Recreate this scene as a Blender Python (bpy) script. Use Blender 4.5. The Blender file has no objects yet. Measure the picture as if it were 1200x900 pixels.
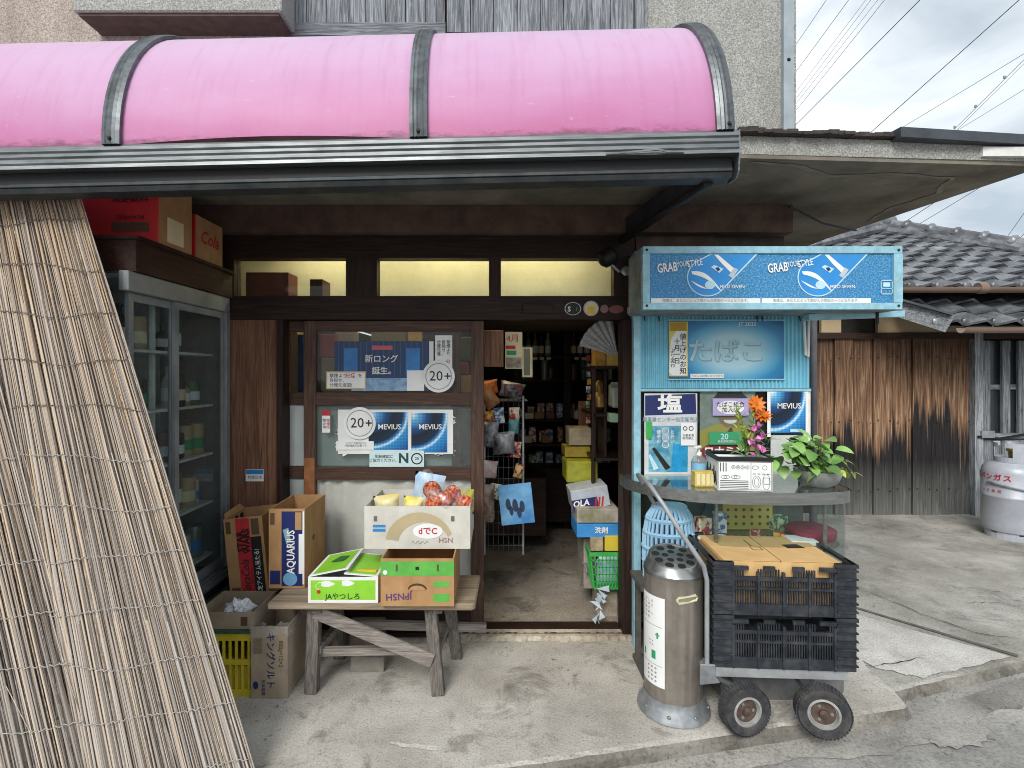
import bpy, bmesh, math, random
from mathutils import Vector, Matrix, Euler, Quaternion
random.seed(7)
R = math.radians
scene = bpy.context.scene
col = scene.collection

# ---------------------------------------------------------------- camera, sky, sun, exposure
F, VX, VY, H = 620.0, 585.0, 437.0, 1.45          # focal length and vanishing point in photo pixels, eye height
cam = bpy.data.cameras.new('camera'); cam_o = bpy.data.objects.new('camera', cam); col.objects.link(cam_o)
cam.sensor_width = 36; cam.lens = F / 1200 * 36
cam.shift_x = (600 - VX) / 1200; cam.shift_y = -(450 - VY) / 1200
cam.clip_start = .05; cam.clip_end = 500
cam_o.location = (0, 0, H); cam_o.rotation_euler = (R(90), 0, 0)
scene.camera = cam_o
SUN_EL, SUN_AZ = R(40), R(200)                    # high, behind the camera, veiled by cloud
world = bpy.data.worlds.new('World'); scene.world = world; world.use_nodes = True
wn, wl = world.node_tree.nodes, world.node_tree.links
wn.clear()
w_out = wn.new('ShaderNodeOutputWorld'); w_bg = wn.new('ShaderNodeBackground'); w_bg.inputs['Strength'].default_value = .12
w_sky = wn.new('ShaderNodeTexSky'); w_sky.sky_type = 'NISHITA'; w_sky.sun_disc = False
w_sky.sun_elevation = SUN_EL; w_sky.sun_rotation = SUN_AZ; w_sky.dust_density = 3
w_tc = wn.new('ShaderNodeTexCoord'); w_map = wn.new('ShaderNodeMapping'); w_map.inputs['Scale'].default_value = (1.2, 1.2, 3.2)
w_no = wn.new('ShaderNodeTexNoise'); w_no.inputs['Scale'].default_value = 2.3; w_no.inputs['Detail'].default_value = 6; w_no.inputs['Roughness'].default_value = .52
w_no.inputs['Distortion'].default_value = .5
w_rp = wn.new('ShaderNodeValToRGB')
w_rp.color_ramp.elements[0].position = .36; w_rp.color_ramp.elements[0].color = (2.5, 2.9, 3.25, 1)
w_rp.color_ramp.elements[1].position = .62; w_rp.color_ramp.elements[1].color = (5.2, 5.45, 5.6, 1)
w_mx = wn.new('ShaderNodeMix'); w_mx.data_type = 'RGBA'; w_mx.inputs[0].default_value = .92
wl.new(w_tc.outputs['Generated'], w_map.inputs['Vector']); wl.new(w_map.outputs[0], w_no.inputs['Vector'])
wl.new(w_no.outputs[0], w_rp.inputs[0]); wl.new(w_sky.outputs[0], w_mx.inputs[6]); wl.new(w_rp.outputs[0], w_mx.inputs[7])
wl.new(w_mx.outputs[2], w_bg.inputs['Color']); wl.new(w_bg.outputs[0], w_out.inputs['Surface'])
sun = bpy.data.lights.new('sun', 'SUN'); sun.energy = 1.5; sun.angle = R(25); sun.color = (1, .97, .92)
sun_o = bpy.data.objects.new('sun', sun); col.objects.link(sun_o)
sd = Vector((math.sin(SUN_AZ) * math.cos(SUN_EL), math.cos(SUN_AZ) * math.cos(SUN_EL), math.sin(SUN_EL)))
sun_o.rotation_euler = sd.to_track_quat('Z', 'Y').to_euler(); sun_o.location = (0, -5, 12)
scene.view_settings.view_transform = 'Standard'; scene.view_settings.look = 'None'
scene.view_settings.gamma = 1; scene.view_settings.use_curve_mapping = False
scene.view_settings.exposure = .88
scene.render.engine = 'CYCLES'
scene.cycles.use_denoising = True; scene.cycles.filter_width = 1.0
scene.cycles.max_bounces = 8; scene.cycles.transparent_max_bounces = 16

# ---------------------------------------------------------------- helpers
def P(px, py, Y): return Vector(((px - VX) * Y / F, Y, H - (py - VY) * Y / F))
def PX(px, Y): return (px - VX) * Y / F
def PZ(py, Y): return H - (py - VY) * Y / F
def s2l(v): return v / 12.92 if v <= .04045 else ((v + .055) / 1.055) ** 2.4
def C(h): return tuple(s2l(int(h[i:i + 2], 16) / 255) for i in (0, 2, 4)) + (1,)
def wloc(o):
    v = Vector((0, 0, 0))
    while o is not None: v += o.location; o = o.parent
    return v
def tag(o, label=None, cat=None, group=None, kind=None):
    if label: o['label'] = label
    if cat: o['category'] = cat
    if group: o['group'] = group
    if kind: o['kind'] = kind
    return o
def thing(name, label, cat, loc=(0, 0, 0), group=None):
    o = bpy.data.objects.new(name, None); o.empty_display_size = .1; o.location = loc; col.objects.link(o)
    return tag(o, label, cat, group)
def inst(name, me, parent=None, loc=(0, 0, 0), rot=None, scale=None, quat=None):
    o = bpy.data.objects.new(name, me); col.objects.link(o); o.parent = parent
    o.location = Vector(loc)
    if quat is not None: o.rotation_mode = 'QUATERNION'; o.rotation_quaternion = quat
    elif rot: o.rotation_euler = rot
    if scale: o.scale = scale
    return o
def copy_tree(o, parent=None):
    c = o.copy(); col.objects.link(c); c.parent = parent
    for ch in list(o.children): copy_tree(ch, c)
    return c

class MB:
    def __init__(s): s.v = []; s.f = []
    def add(s, vs, fs):
        n = len(s.v); s.v += [Vector(v) for v in vs]; s.f += [tuple(i + n for i in f) for f in fs]; return s
    def box(s, a, b, m=None):
        x0, x1 = sorted((a[0], b[0])); y0, y1 = sorted((a[1], b[1])); z0, z1 = sorted((a[2], b[2]))
        vs = [Vector(p) for p in ((x0,y0,z0),(x1,y0,z0),(x1,y1,z0),(x0,y1,z0),(x0,y0,z1),(x1,y0,z1),(x1,y1,z1),(x0,y1,z1))]
        if m is not None: vs = [m @ v for v in vs]
        return s.add(vs, ((0,3,2,1),(4,5,6,7),(0,1,5,4),(1,2,6,5),(2,3,7,6),(3,0,4,7)))
    def beam(s, p, q, w, h, up=(0, 0, 1)):
        p, q = Vector(p), Vector(q); d = (q - p); L = d.length; d.normalize()
        u = Vector(up); sx = d.cross(u)
        if sx.length < 1e-4: sx = d.cross(Vector((1, 0, 0)))
        sx.normalize(); u = sx.cross(d)
        vs = [c + sx * a * w / 2 + u * b * h / 2 for c in (p, q) for a, b in ((-1,-1),(1,-1),(1,1),(-1,1))]
        return s.add(vs, ((0,1,2,3),(7,6,5,4),(0,4,5,1),(1,5,6,2),(2,6,7,3),(3,7,4,0)))
    def tube(s, pts, r, n=6, caps=True, r2=None):
        pts = [Vector(p) for p in pts]; rings = []; N = len(pts); prev = None
        for i, p in enumerate(pts):
            d = (pts[min(i + 1, N - 1)] - pts[max(i - 1, 0)]).normalized()
            a = prev if prev is not None else (Vector((0,0,1)) if abs(d.z) < .9 else Vector((1,0,0)))
            a = (a - d * a.dot(d)); a = a.normalized() if a.length > 1e-5 else d.orthogonal().normalized()
            prev = a; b = d.cross(a); rr = r if r2 is None else r + (r2 - r) * i / max(1, N - 1)
            if isinstance(r, (list, tuple)): rr = r[i]
            rings.append([p + (a * math.cos(k * math.tau / n) + b * math.sin(k * math.tau / n)) * rr for k in range(n)])
        vs = [v for g in rings for v in g]; fs = []
        for i in range(N - 1):
            for k in range(n):
                k2 = (k + 1) % n; fs.append((i*n+k, i*n+k2, (i+1)*n+k2, (i+1)*n+k))
        if caps: fs += [tuple(range(n))[::-1], tuple((N-1)*n + k for k in range(n))]
        return s.add(vs, fs)
    def lathe(s, prof, c=(0, 0, 0), n=24, m=None, caps=True):
        c = Vector(c); vs = []; N = len(prof)
        for r, z in prof:
            for k in range(n):
                v = Vector((r * math.cos(k * math.tau / n), r * math.sin(k * math.tau / n), z))
                vs.append((m @ v if m is not None else v) + c)
        fs = [(i*n+k, i*n+(k+1)%n, (i+1)*n+(k+1)%n, (i+1)*n+k) for i in range(N-1) for k in range(n)]
        if caps: fs += [tuple(range(n))[::-1], tuple((N-1)*n + k for k in range(n))]
        return s.add(vs, fs)
    def prism(s, poly, off, m=None):
        # poly: 3-D points, extruded by vector off
        n = len(poly); a = [Vector(p) for p in poly]; b = [p + Vector(off) for p in a]
        vs = a + b
        if m is not None: vs = [m @ v for v in vs]
        return s.add(vs, [tuple(range(n))[::-1], tuple(range(n, 2*n))] + [(i, (i+1)%n, n+(i+1)%n, n+i) for i in range(n)])
    def grid(s, fn, nu, nv):
        vs = [fn(i / nu, j / nv) for j in range(nv + 1) for i in range(nu + 1)]
        return s.add(vs, [(j*(nu+1)+i, j*(nu+1)+i+1, (j+1)*(nu+1)+i+1, (j+1)*(nu+1)+i) for j in range(nv) for i in range(nu)])
    def mesh(s, name, mat, smooth=False, bevel=0, off=None, angle=40):
        me = bpy.data.meshes.new(name)
        vs = s.v if off is None else [v - off for v in s.v]
        me.from_pydata([tuple(v) for v in vs], [], s.f)
        bm = bmesh.new(); bm.from_mesh(me)
        bmesh.ops.recalc_face_normals(bm, faces=bm.faces)
        if bevel:
            es = [e for e in bm.edges if len(e.link_faces) == 2 and e.calc_face_angle(0) > .5]
            bmesh.ops.bevel(bm, geom=es, offset=bevel, segments=1, affect='EDGES', profile=.5, clamp_overlap=True)
        if smooth:
            for f in bm.faces: f.smooth = True
            for e in bm.edges:
                if len(e.link_faces) == 2 and e.calc_face_angle(0) > R(angle): e.smooth = False
        bm.to_mesh(me); bm.free()
        if mat: me.materials.append(mat)
        return me
    def build(s, name, mat, parent=None, smooth=False, bevel=0, at=None):
        # vertices are in world space (or in the root's own space while the root sits at the origin)
        base = wloc(parent) if parent is not None else Vector((0, 0, 0))
        o = bpy.data.objects.new(name, None)
        off = base if at is None else Vector(at)
        o = bpy.data.objects.new(name, s.mesh(name, mat, smooth, bevel, off)); col.objects.link(o)
        o.parent = parent
        if at is not None: o.location = Vector(at) - base
        return o

_txt = {}
def text_mesh(body, size, mat, bold=0, align='CENTER', shear=0, space=1, lsp=1):
    key = (body, size, mat.name, bold, align, shear, space, lsp)
    if key in _txt: return _txt[key]
    cu = bpy.data.curves.new('t', 'FONT'); cu.body = body; cu.size = size; cu.align_x = align; cu.align_y = 'CENTER'
    bold *= .25 if size < .034 else 1
    cu.offset = bold * size; cu.shear = shear; cu.space_character = space; cu.space_line = lsp; cu.resolution_u = 2
    o = bpy.data.objects.new('t', cu); col.objects.link(o)
    bpy.context.view_layer.update()
    me = bpy.data.meshes.new_from_object(o.evaluated_get(bpy.context.evaluated_depsgraph_get()))
    me.materials.clear(); me.materials.append(mat); me.name = 'lettering'
    bpy.data.objects.remove(o); bpy.data.curves.remove(cu)
    _txt[key] = me; return me
def T(parent, body, pos, size, mat, bold=0, rot=0, align='CENTER', shear=0, sx=1, space=1, lsp=1, yaw=0, eul=None, name='lettering'):
    """flat lettering facing the street (-Y) at world pos; rot turns it in its own plane"""
    me = text_mesh(body, size, mat, bold, align, shear, space, lsp)
    m = Matrix.Rotation(yaw, 4, 'Z') @ Matrix.Rotation(R(90), 4, 'X') if eul is None else eul.to_matrix().to_4x4()
    m = m @ Matrix.Rotation(rot, 4, 'Z') @ Matrix.Diagonal((sx, 1, 1, 1))
    o = bpy.data.objects.new(name, me); col.objects.link(o); o.parent = parent
    m.translation = Vector(pos) - (wloc(parent) if parent else Vector((0, 0, 0)))
    o.matrix_local = m
    return o

# ---------------------------------------------------------------- materials
def nt(name):
    m = bpy.data.materials.new(name); m.use_nodes = True
    n, l = m.node_tree.nodes, m.node_tree.links
    return m, n, l, n['Principled BSDF']
def mix(n, l, fac, a, b, mode='MIX'):
    x = n.new('ShaderNodeMix'); x.data_type = 'RGBA'; x.blend_type = mode
    for sock, v in ((0, fac), (6, a), (7, b)):
        if isinstance(v, bpy.types.NodeSocket): l.new(v, x.inputs[sock])
        else: x.inputs[sock].default_value = v
    return x.outputs[2]
def noise(n, l, vec, scale, detail=5, rough=.6, dist=0):
    x = n.new('ShaderNodeTexNoise'); x.inputs['Scale'].default_value = scale; x.inputs['Detail'].default_value = detail
    x.inputs['Roughness'].default_value = rough; x.inputs['Distortion'].default_value = dist
    if vec is not None: l.new(vec, x.inputs['Vector'])
    return x.outputs[0]
def ramp(n, l, fac, stops):
    x = n.new('ShaderNodeValToRGB'); e = x.color_ramp.elements
    while len(e) < len(stops): e.new(.5)
    for q, (p, c) in zip(e, stops): q.position = p; q.color = c if len(c) == 4 else tuple(c) + (1,)
    l.new(fac, x.inputs[0]); return x.outputs[0]
def g(v): return (v, v, v, 1)
def mapping(n, l, vec, scale=(1, 1, 1), loc=(0, 0, 0), rot=(0, 0, 0)):
    x = n.new('ShaderNodeMapping'); x.inputs['Scale'].default_value = scale; x.inputs['Location'].default_value = loc; x.inputs['Rotation'].default_value = rot
    l.new(vec, x.inputs['Vector']); return x.outputs[0]
def coords(n, l, rnd=True, kind='Object'):
    tc = n.new('ShaderNodeTexCoord')
    if not rnd: return tc.outputs[kind], None
    oi = n.new('ShaderNodeObjectInfo'); mu = n.new('ShaderNodeMath'); mu.operation = 'MULTIPLY'; mu.inputs[1].default_value = 37
    l.new(oi.outputs['Random'], mu.inputs[0])
    ad = n.new('ShaderNodeVectorMath'); ad.operation = 'ADD'; l.new(tc.outputs[kind], ad.inputs[0]); l.new(mu.outputs[0], ad.inputs[1])
    return ad.outputs[0], oi.outputs['Random']
def bump(n, l, b, height, strength, dist=.01):
    x = n.new('ShaderNodeBump'); x.inputs['Strength'].default_value = strength; x.inputs['Distance'].default_value = dist
    l.new(height, x.inputs['Height']); l.new(x.outputs[0], b.inputs['Normal'])
def M(name, c1, c2=None, rough=.6, metal=0, scale=20, detail=6, stretch=(1, 1, 1), bmp=0, bscale=None, bdist=.004, rnd=0, dirt=None, dscale=3, damt=.5, spec=.5, coat=0, lo=.35, hi=.65):
    m, n, l, b = nt(name)
    b.inputs['Roughness'].default_value = rough; b.inputs['Metallic'].default_value = metal; b.inputs['Specular IOR Level'].default_value = spec
    b.inputs['Coat Weight'].default_value = coat
    c1 = C(c1) if isinstance(c1, str) else c1
    c2 = (C(c2) if isinstance(c2, str) else c2) if c2 else tuple(x * .8 for x in c1[:3]) + (1,)
    v, rn = coords(n, l)
    vs = mapping(n, l, v, stretch)
    no = noise(n, l, vs, scale, detail)
    c = ramp(n, l, no, [(lo, c1), (hi, c2)])
    if dirt:
        d = noise(n, l, v, dscale, 8, .7)
        f = ramp(n, l, d, [(.45, g(0)), (.7, g(damt))])
        c = mix(n, l, f, c, C(dirt))
    if rnd:
        hs = n.new('ShaderNodeHueSaturation'); mr = n.new('ShaderNodeMapRange'); mr.inputs[3].default_value = 1 - rnd; mr.inputs[4].default_value = 1 + rnd
        l.new(rn, mr.inputs[0]); l.new(mr.outputs[0], hs.inputs['Value']); l.new(c, hs.inputs['Color']); c = hs.outputs[0]
    l.new(c, b.inputs['Base Color'])
    if bmp: bump(n, l, b, noise(n, l, vs, bscale or scale * 2, 6, .6), bmp, bdist)
    return m
def plain(name, c, rough=.6, metal=0): return M(name, c, None, rough, metal, scale=14, lo=.2, hi=.95)
def glass_mat(name, tint='e6eeee', refl=1.0, rough=.02, haze=0):
    m, n, l, b = nt(name); n.remove(b)
    out = n['Material Output']; tr = n.new('ShaderNodeBsdfTransparent'); tr.inputs[0].default_value = C(tint)
    gl = n.new('ShaderNodeBsdfGlossy'); gl.inputs['Roughness'].default_value = rough; gl.inputs['Color'].default_value = g(refl)
    lw = n.new('ShaderNodeLayerWeight'); lw.inputs[0].default_value = .5
    pw = n.new('ShaderNodeMath'); pw.operation = 'POWER'; pw.inputs[1].default_value = 4.5; l.new(lw.outputs['Facing'], pw.inputs[0])
    fr = n.new('ShaderNodeMath'); fr.operation = 'MULTIPLY_ADD'; fr.inputs[1].default_value = .9; fr.inputs[2].default_value = .014; l.new(pw.outputs[0], fr.inputs[0])
    mx = n.new('ShaderNodeMixShader'); l.new(fr.outputs[0], mx.inputs[0]); l.new(tr.outputs[0], mx.inputs[1]); l.new(gl.outputs[0], mx.inputs[2])
    o = mx.outputs[0]
    if haze:
        df = n.new('ShaderNodeBsdfDiffuse'); df.inputs[0].default_value = C('d8dcda'); m2 = n.new('ShaderNodeMixShader')
        tc = n.new('ShaderNodeTexCoord'); f = ramp(n, l, noise(n, l, tc.outputs['Object'], 6, 8, .7), [(.3, g(haze * .4)), (.75, g(haze * 1.6))])
        l.new(f, m2.inputs[0]); l.new(o, m2.inputs[1]); l.new(df.outputs[0], m2.inputs[2]); o = m2.outputs[0]
    l.new(o, out.inputs['Surface']); return m
def emis(name, c, s):
    m, n, l, b = nt(name); b.inputs['Base Color'].default_value = C(c); b.inputs['Emission Color'].default_value = C(c); b.inputs['Emission Strength'].default_value = s
    return m

def m_stucco(name, a, b_, c_, stain):
    m, n, l, b = nt(name); b.inputs['Roughness'].default_value = .9
    v, _ = coords(n, l, False)
    c = ramp(n, l, noise(n, l, v, 150, 4, .62), [(.34, C(a)), (.5, C(b_)), (.66, C(c_))])
    f = ramp(n, l, noise(n, l, mapping(n, l, v, (3, 3, .5)), 1.6, 6, .65), [(.45, g(0)), (.75, g(.45))])
    l.new(mix(n, l, f, c, C(stain)), b.inputs['Base Color'])
    bump(n, l, b, noise(n, l, v, 80, 4, .6), 1.0, .006); return m
stucco = m_stucco('pebbledash_grey', '757573', '9b9b97', 'bcbcb6', '66635d')
stucco_b = m_stucco('pebbledash_beige', '7d7369', 'a89d92', 'c4bbb0', '5f5148')

def m_boards(name, stops, rough=.8, rnd=.2, gs=5, bmp=.7, axis='Z'):
    """weathered timber: grain stretched along the board"""
    m, n, l, b = nt(name); b.inputs['Roughness'].default_value = rough; b.inputs['Specular IOR Level'].default_value = .25
    v, rn = coords(n, l)
    st = {'Z': (14, 14, .7), 'X': (.7, 14, 14), 'Y': (14, .7, 14)}[axis]
    vs = mapping(n, l, v, st)
    no = noise(n, l, vs, gs, 8, .65, 1.2)
    c = ramp(n, l, no, stops)
    fine = noise(n, l, vs, gs * 5, 4, .6)
    c = mix(n, l, .35, c, ramp(n, l, fine, [(.3, g(.25)), (.7, g(1))]), 'MULTIPLY')
    if rnd:
        hs = n.new('ShaderNodeHueSaturation'); mr = n.new('ShaderNodeMapRange'); mr.inputs[3].default_value = 1 - rnd; mr.inputs[4].default_value = 1 + rnd
        l.new(rn, mr.inputs[0]); l.new(mr.outputs[0], hs.inputs['Value']); l.new(c, hs.inputs['Color']); c = hs.outputs[0]
    l.new(c, b.inputs['Base Color'])
    bump(n, l, b, mix(n, l, .4, no, fine), bmp, .004); return m
grey_boards = m_boards('silvered_boards', [(.3, C('3d4146')), (.48, C('777c82')), (.62, C('a4a8ac')), (.75, C('5d6267'))])
grey_rail = m_boards('silvered_rail', [(.3, C('3d4146')), (.48, C('777c82')), (.62, C('a4a8ac')), (.75, C('5d6267'))], axis='X')
dark_wood = m_boards('dark_stained_wood', [(.3, C('1a1210')), (.55, C('33231d')), (.75, C('4a352b'))], .55, .12, bmp=.4)
dark_wood_x = m_boards('dark_stained_rail', [(.3, C('1a1210')), (.55, C('33231d')), (.75, C('4a352b'))], .55, .12, bmp=.4, axis='X')
dark_wood_y = m_boards('dark_stained_fascia', [(.3, C('241512')), (.55, C('3c2620')), (.75, C('553b30'))], .6, .12, bmp=.4, axis='Y')
door_wood = m_boards('door_wood', [(.3, C('3a2a24')), (.55, C('574137')), (.78, C('77604f'))], .5, .1, bmp=.35)
door_wood_x = m_boards('door_rail_wood', [(.3, C('3a2a24')), (.55, C('574137')), (.78, C('77604f'))], .5, .1, bmp=.35, axis='X')
brown_board = m_boards('brown_board', [(.28, C('4a3226')), (.5, C('7d5a45')), (.7, C('94705a'))], .7, .05, gs=4)
bench_wood_x = m_boards('bench_plank_wood', [(.28, C('6b5d50')), (.5, C('93836f')), (.7, C('b3a38d'))], .8, .08, gs=3, axis='X')
bench_wood = m_boards('bench_leg_wood', [(.3, C('4a4744')), (.5, C('726c66')), (.72, C('989087'))], .85, .1)
bench_rail_wood = m_boards('bench_rail_wood', [(.3, C('5a5550')), (.5, C('87807a')), (.72, C('aba39a'))], .85, .15, axis='X')
alu = M('aged_aluminium', '8e9294', '6f7476', .42, .75, 8, stretch=(1, 12, 12), dirt='4a4a4a', dscale=5, damt=.35)
alu_y = M('cabinet_aluminium', '9ea2a4', '888d90', .45, .35, 8, dirt='4d4a48', dscale=5, damt=.3)
alu_dark = M('dark_aluminium', '3c4245', '2d3235', .5, .4, 10, dirt='6d6a66', dscale=8, damt=.3)
alu_rib = M('rib_aluminium', '787d80', '5b6063', .45, .7, 30, stretch=(1, 1, 1), dirt='3c3a38', dscale=7, damt=.45)
galv = M('galvanised_steel', 'a9adb0', '8b9094', .4, .6, 25, dirt='6d6a66', dscale=9, damt=.3)
black_metal = plain('black_metal', '1b1b1c', .5, .2)
black_plastic = M('black_plastic', '1d2229', '2b3038', .42, 0, 22, dirt='6a6863', dscale=11, damt=.28)
concrete_dark = M('soffit_concrete', '8d877a', '736d62', .9, 0, 3, 8, dirt='3f3a34', dscale=2.2, damt=.7, bmp=.4, bscale=60)
soffit_plaster = M('beam_plaster', '6a5549', '503f37', .9, 0, 9, 7, dirt='33272a', dscale=6, damt=.5, bmp=.5, bscale=90)
seam = M('pale_seam', '8f897c', '7a7468', .9, 0, 12)
tar = M('tar_felt', '2e2a28', '4a4441', .9, 0, 18, bmp=.8, bscale=40, bdist=.02)
slate_paint = M('dark_flashing', '4b5057', '3b4046', .5, .3, 9)
blue_frame = M('pale_blue_paint', '9cc9d8', '86b7c9', .5, 0, 30, dirt='6f7f80', dscale=16, damt=.4)
blue_corr = M('light_blue_paint', '7fc3d8', '6fb4cb', .5, 0, 20, stretch=(1, 1, .3), dirt='6b8288', dscale=9, damt=.3)
blue_side = M('weathered_blue_side', '7d8d90', '666f70', .7, 0, 12, dirt='4b4a47', dscale=6, damt=.6)
white_paint = M('white_paint', 'e4e4e0', 'd2d2cd', .5, 0, 20, dirt='a5a19a', dscale=9, damt=.3)
cream = plain('cream_wall', 'e8dfc4', .8)
cream_d = plain('ochre_plaster', 'b09d7c', .9)
paper = M('white_paper', 'eaebea', 'dcdedd', .7, 0, 6, spec=.2)
paper_c = M('cream_paper', 'e6dcb9', 'd6c9a0', .7, 0, 6, spec=.2)
cardb = M('cardboard', 'b58f66', 'a68158', .85, 0, 16, stretch=(1, 1, .4), spec=.15, dirt='8a6a48', dscale=6, damt=.35)
cardb_p = M('pale_cardboard', 'd6b27d', 'cba670', .85, 0, 14, spec=.15, dirt='b08c5c', dscale=5, damt=.25)
cardb_g = M('greyed_cardboard', 'a89a86', '988a77', .85, 0, 14, spec=.15, dirt='7c6e5c', dscale=6, damt=.4)
cardb_w = M('white_cardboard', 'd3d1c8', 'c3c0b6', .8, 0, 12, spec=.15, dirt='a8a297', dscale=5, damt=.3)
ink_k = plain('black_ink', '1d1b1b', .6); ink_w = plain('white_ink', 'f2f2ee', .6); ink_r = plain('red_ink', 'c0272f', .6)
ink_n = plain('navy_ink', '1d2a66', .5); ink_g = plain('green_ink', '1f9a63', .6); ink_b = plain('blue_ink', '2c88c8', .5); ink_br = plain('brown_ink', '5c4630', .7)
ink_lb = plain('pale_blue_ink', 'bfe3f2', .5); ink_gr = plain('grey_ink', '8b8f92', .6); ink_or = plain('yellow_ink', 'e8c33c', .6); ink_pu = plain('violet_ink', '5a3a78', .6)
lime = M('lime_print', '8fd03a', '7fc02c', .5, 0, 8); green_stripe = M('green_print', '5fb04a', '50a03e', .7, 0, 14)
red_card = M('red_carton', 'c8302c', 'b02622', .6, 0, 8)
glass = glass_mat('window_glass', haze=.008); glass_c = glass_mat('showcase_glass', 'e6eeec', haze=.02)
glass_d = glass_mat('door_glass', 'f2f2f0', haze=.006); glass_f = glass_mat('misted_door_glass', 'eef0f0', haze=.1); glass_m = glass_mat('hazy_door_glass', 'e2e8e6', haze=.07)
glass_cab = glass_mat('cabinet_glass', 'e4eaea', haze=.02)
frost = M('frosted_glass', 'c3c9ca', 'aeb6b8', .35, 0, 2, stretch=(3, 1, .6), dirt='9da394', dscale=3, damt=.5)
plas_y = M('yellow_plastic', 'd9c63a', 'c9b52e', .45, 0, 10, dirt='8a7d30', dscale=7, damt=.3)
plas_g = M('green_plastic', '3fae52', '35a048', .4, 0, 10); plas_lb = M('pale_blue_plastic', '9fc6e0', '8fb9d6', .4, 0, 10)
rubber = M('tyre_rubber', '26272a', '38393c', .8, 0, 40, dirt='7a746c', dscale=12, damt=.35)
rust = M('rusty_hub', '6a584e', '4a3c35', .7, .2, 30, dirt='2f2320', dscale=20)
def m_bag():
    m, n, l, b = nt('clear_bag'); n.remove(b); out = n['Material Output']
    tr = n.new('ShaderNodeBsdfTransparent'); df = n.new('ShaderNodeBsdfDiffuse'); df.inputs[0].default_value = C('e8ecee')
    gl = n.new('ShaderNodeBsdfGlossy'); gl.inputs['Roughness'].default_value = .15
    a = n.new('ShaderNodeMixShader'); a.inputs[0].default_value = .4; l.new(df.outputs[0], a.inputs[1]); l.new(gl.outputs[0], a.inputs[2])
    tc = n.new('ShaderNodeTexCoord'); f = ramp(n, l, noise(n, l, tc.outputs['Object'], 30, 4, .6), [(.45, g(.04)), (.72, g(.5))])
    c = n.new('ShaderNodeMixShader'); l.new(f, c.inputs[0]); l.new(tr.outputs[0], c.inputs[1]); l.new(a.outputs[0], c.inputs[2]); l.new(c.outputs[0], out.inputs['Surface']); return m
bag_clear = m_bag(); bag_white = M('white_bag', 'dfe3e6', 'c8ced2', .35, 0, 12, bmp=.5, bscale=18, bdist=.02)

def m_pink():
    m, n, l, b = nt('pink_polycarbonate'); b.inputs['Roughness'].default_value = .46; b.inputs['Specular IOR Level'].default_value = .4
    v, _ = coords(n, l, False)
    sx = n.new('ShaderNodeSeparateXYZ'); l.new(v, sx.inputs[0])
    # paler towards the crown: sun bleaching plus sky sheen painted into the colour, unevenly
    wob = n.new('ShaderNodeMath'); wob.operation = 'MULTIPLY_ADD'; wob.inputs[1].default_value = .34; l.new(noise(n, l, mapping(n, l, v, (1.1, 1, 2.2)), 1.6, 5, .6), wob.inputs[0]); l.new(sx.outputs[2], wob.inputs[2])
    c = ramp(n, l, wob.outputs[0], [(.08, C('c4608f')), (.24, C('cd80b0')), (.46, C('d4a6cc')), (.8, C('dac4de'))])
    # rain streaks and scuffs
    st = ramp(n, l, noise(n, l, mapping(n, l, v, (16, 1.2, 1.2)), 2.2, 6, .65), [(.5, g(0)), (.75, g(.3))])
    c = mix(n, l, st, c, C('b8779c'))
    s2 = ramp(n, l, noise(n, l, mapping(n, l, v, (2.5, 9, 9), rot=(0, 0, .3)), 6, 7, .75), [(.62, g(0)), (.68, g(.35))])
    c = mix(n, l, s2, c, C('f0d4ee'))
    # patchy grime caught along the lower edge
    ed = n.new('ShaderNodeMath'); ed.operation = 'MULTIPLY_ADD'; ed.inputs[1].default_value = -.16; l.new(noise(n, l, mapping(n, l, v, (3, 3, 9)), 2.4, 9, .8), ed.inputs[0]); l.new(sx.outputs[2], ed.inputs[2])
    gl = ramp(n, l, ed.outputs[0], [(-.0, g(.0)), (.0, g(.55)), (.012, g(.0))])
    ed2 = n.new('ShaderNodeMapRange'); ed2.inputs[1].default_value = -.075; ed2.inputs[2].default_value = -.045; ed2.inputs[3].default_value = .75; ed2.inputs[4].default_value = 0; l.new(ed.outputs[0], ed2.inputs[0])
    c = mix(n, l, ed2.outputs[0], c, C('75485a'))
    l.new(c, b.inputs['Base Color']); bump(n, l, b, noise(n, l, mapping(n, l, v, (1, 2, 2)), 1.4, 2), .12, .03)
    out = n['Material Output']; tl = n.new('ShaderNodeBsdfTranslucent'); l.new(c, tl.inputs[0]); mx = n.new('ShaderNodeMixShader'); mx.inputs[0].default_value = .22
    l.new(b.outputs[0], mx.inputs[1]); l.new(tl.outputs[0], mx.inputs[2]); l.new(mx.outputs[0], out.inputs['Surface']); return m
pink = m_pink()

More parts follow.
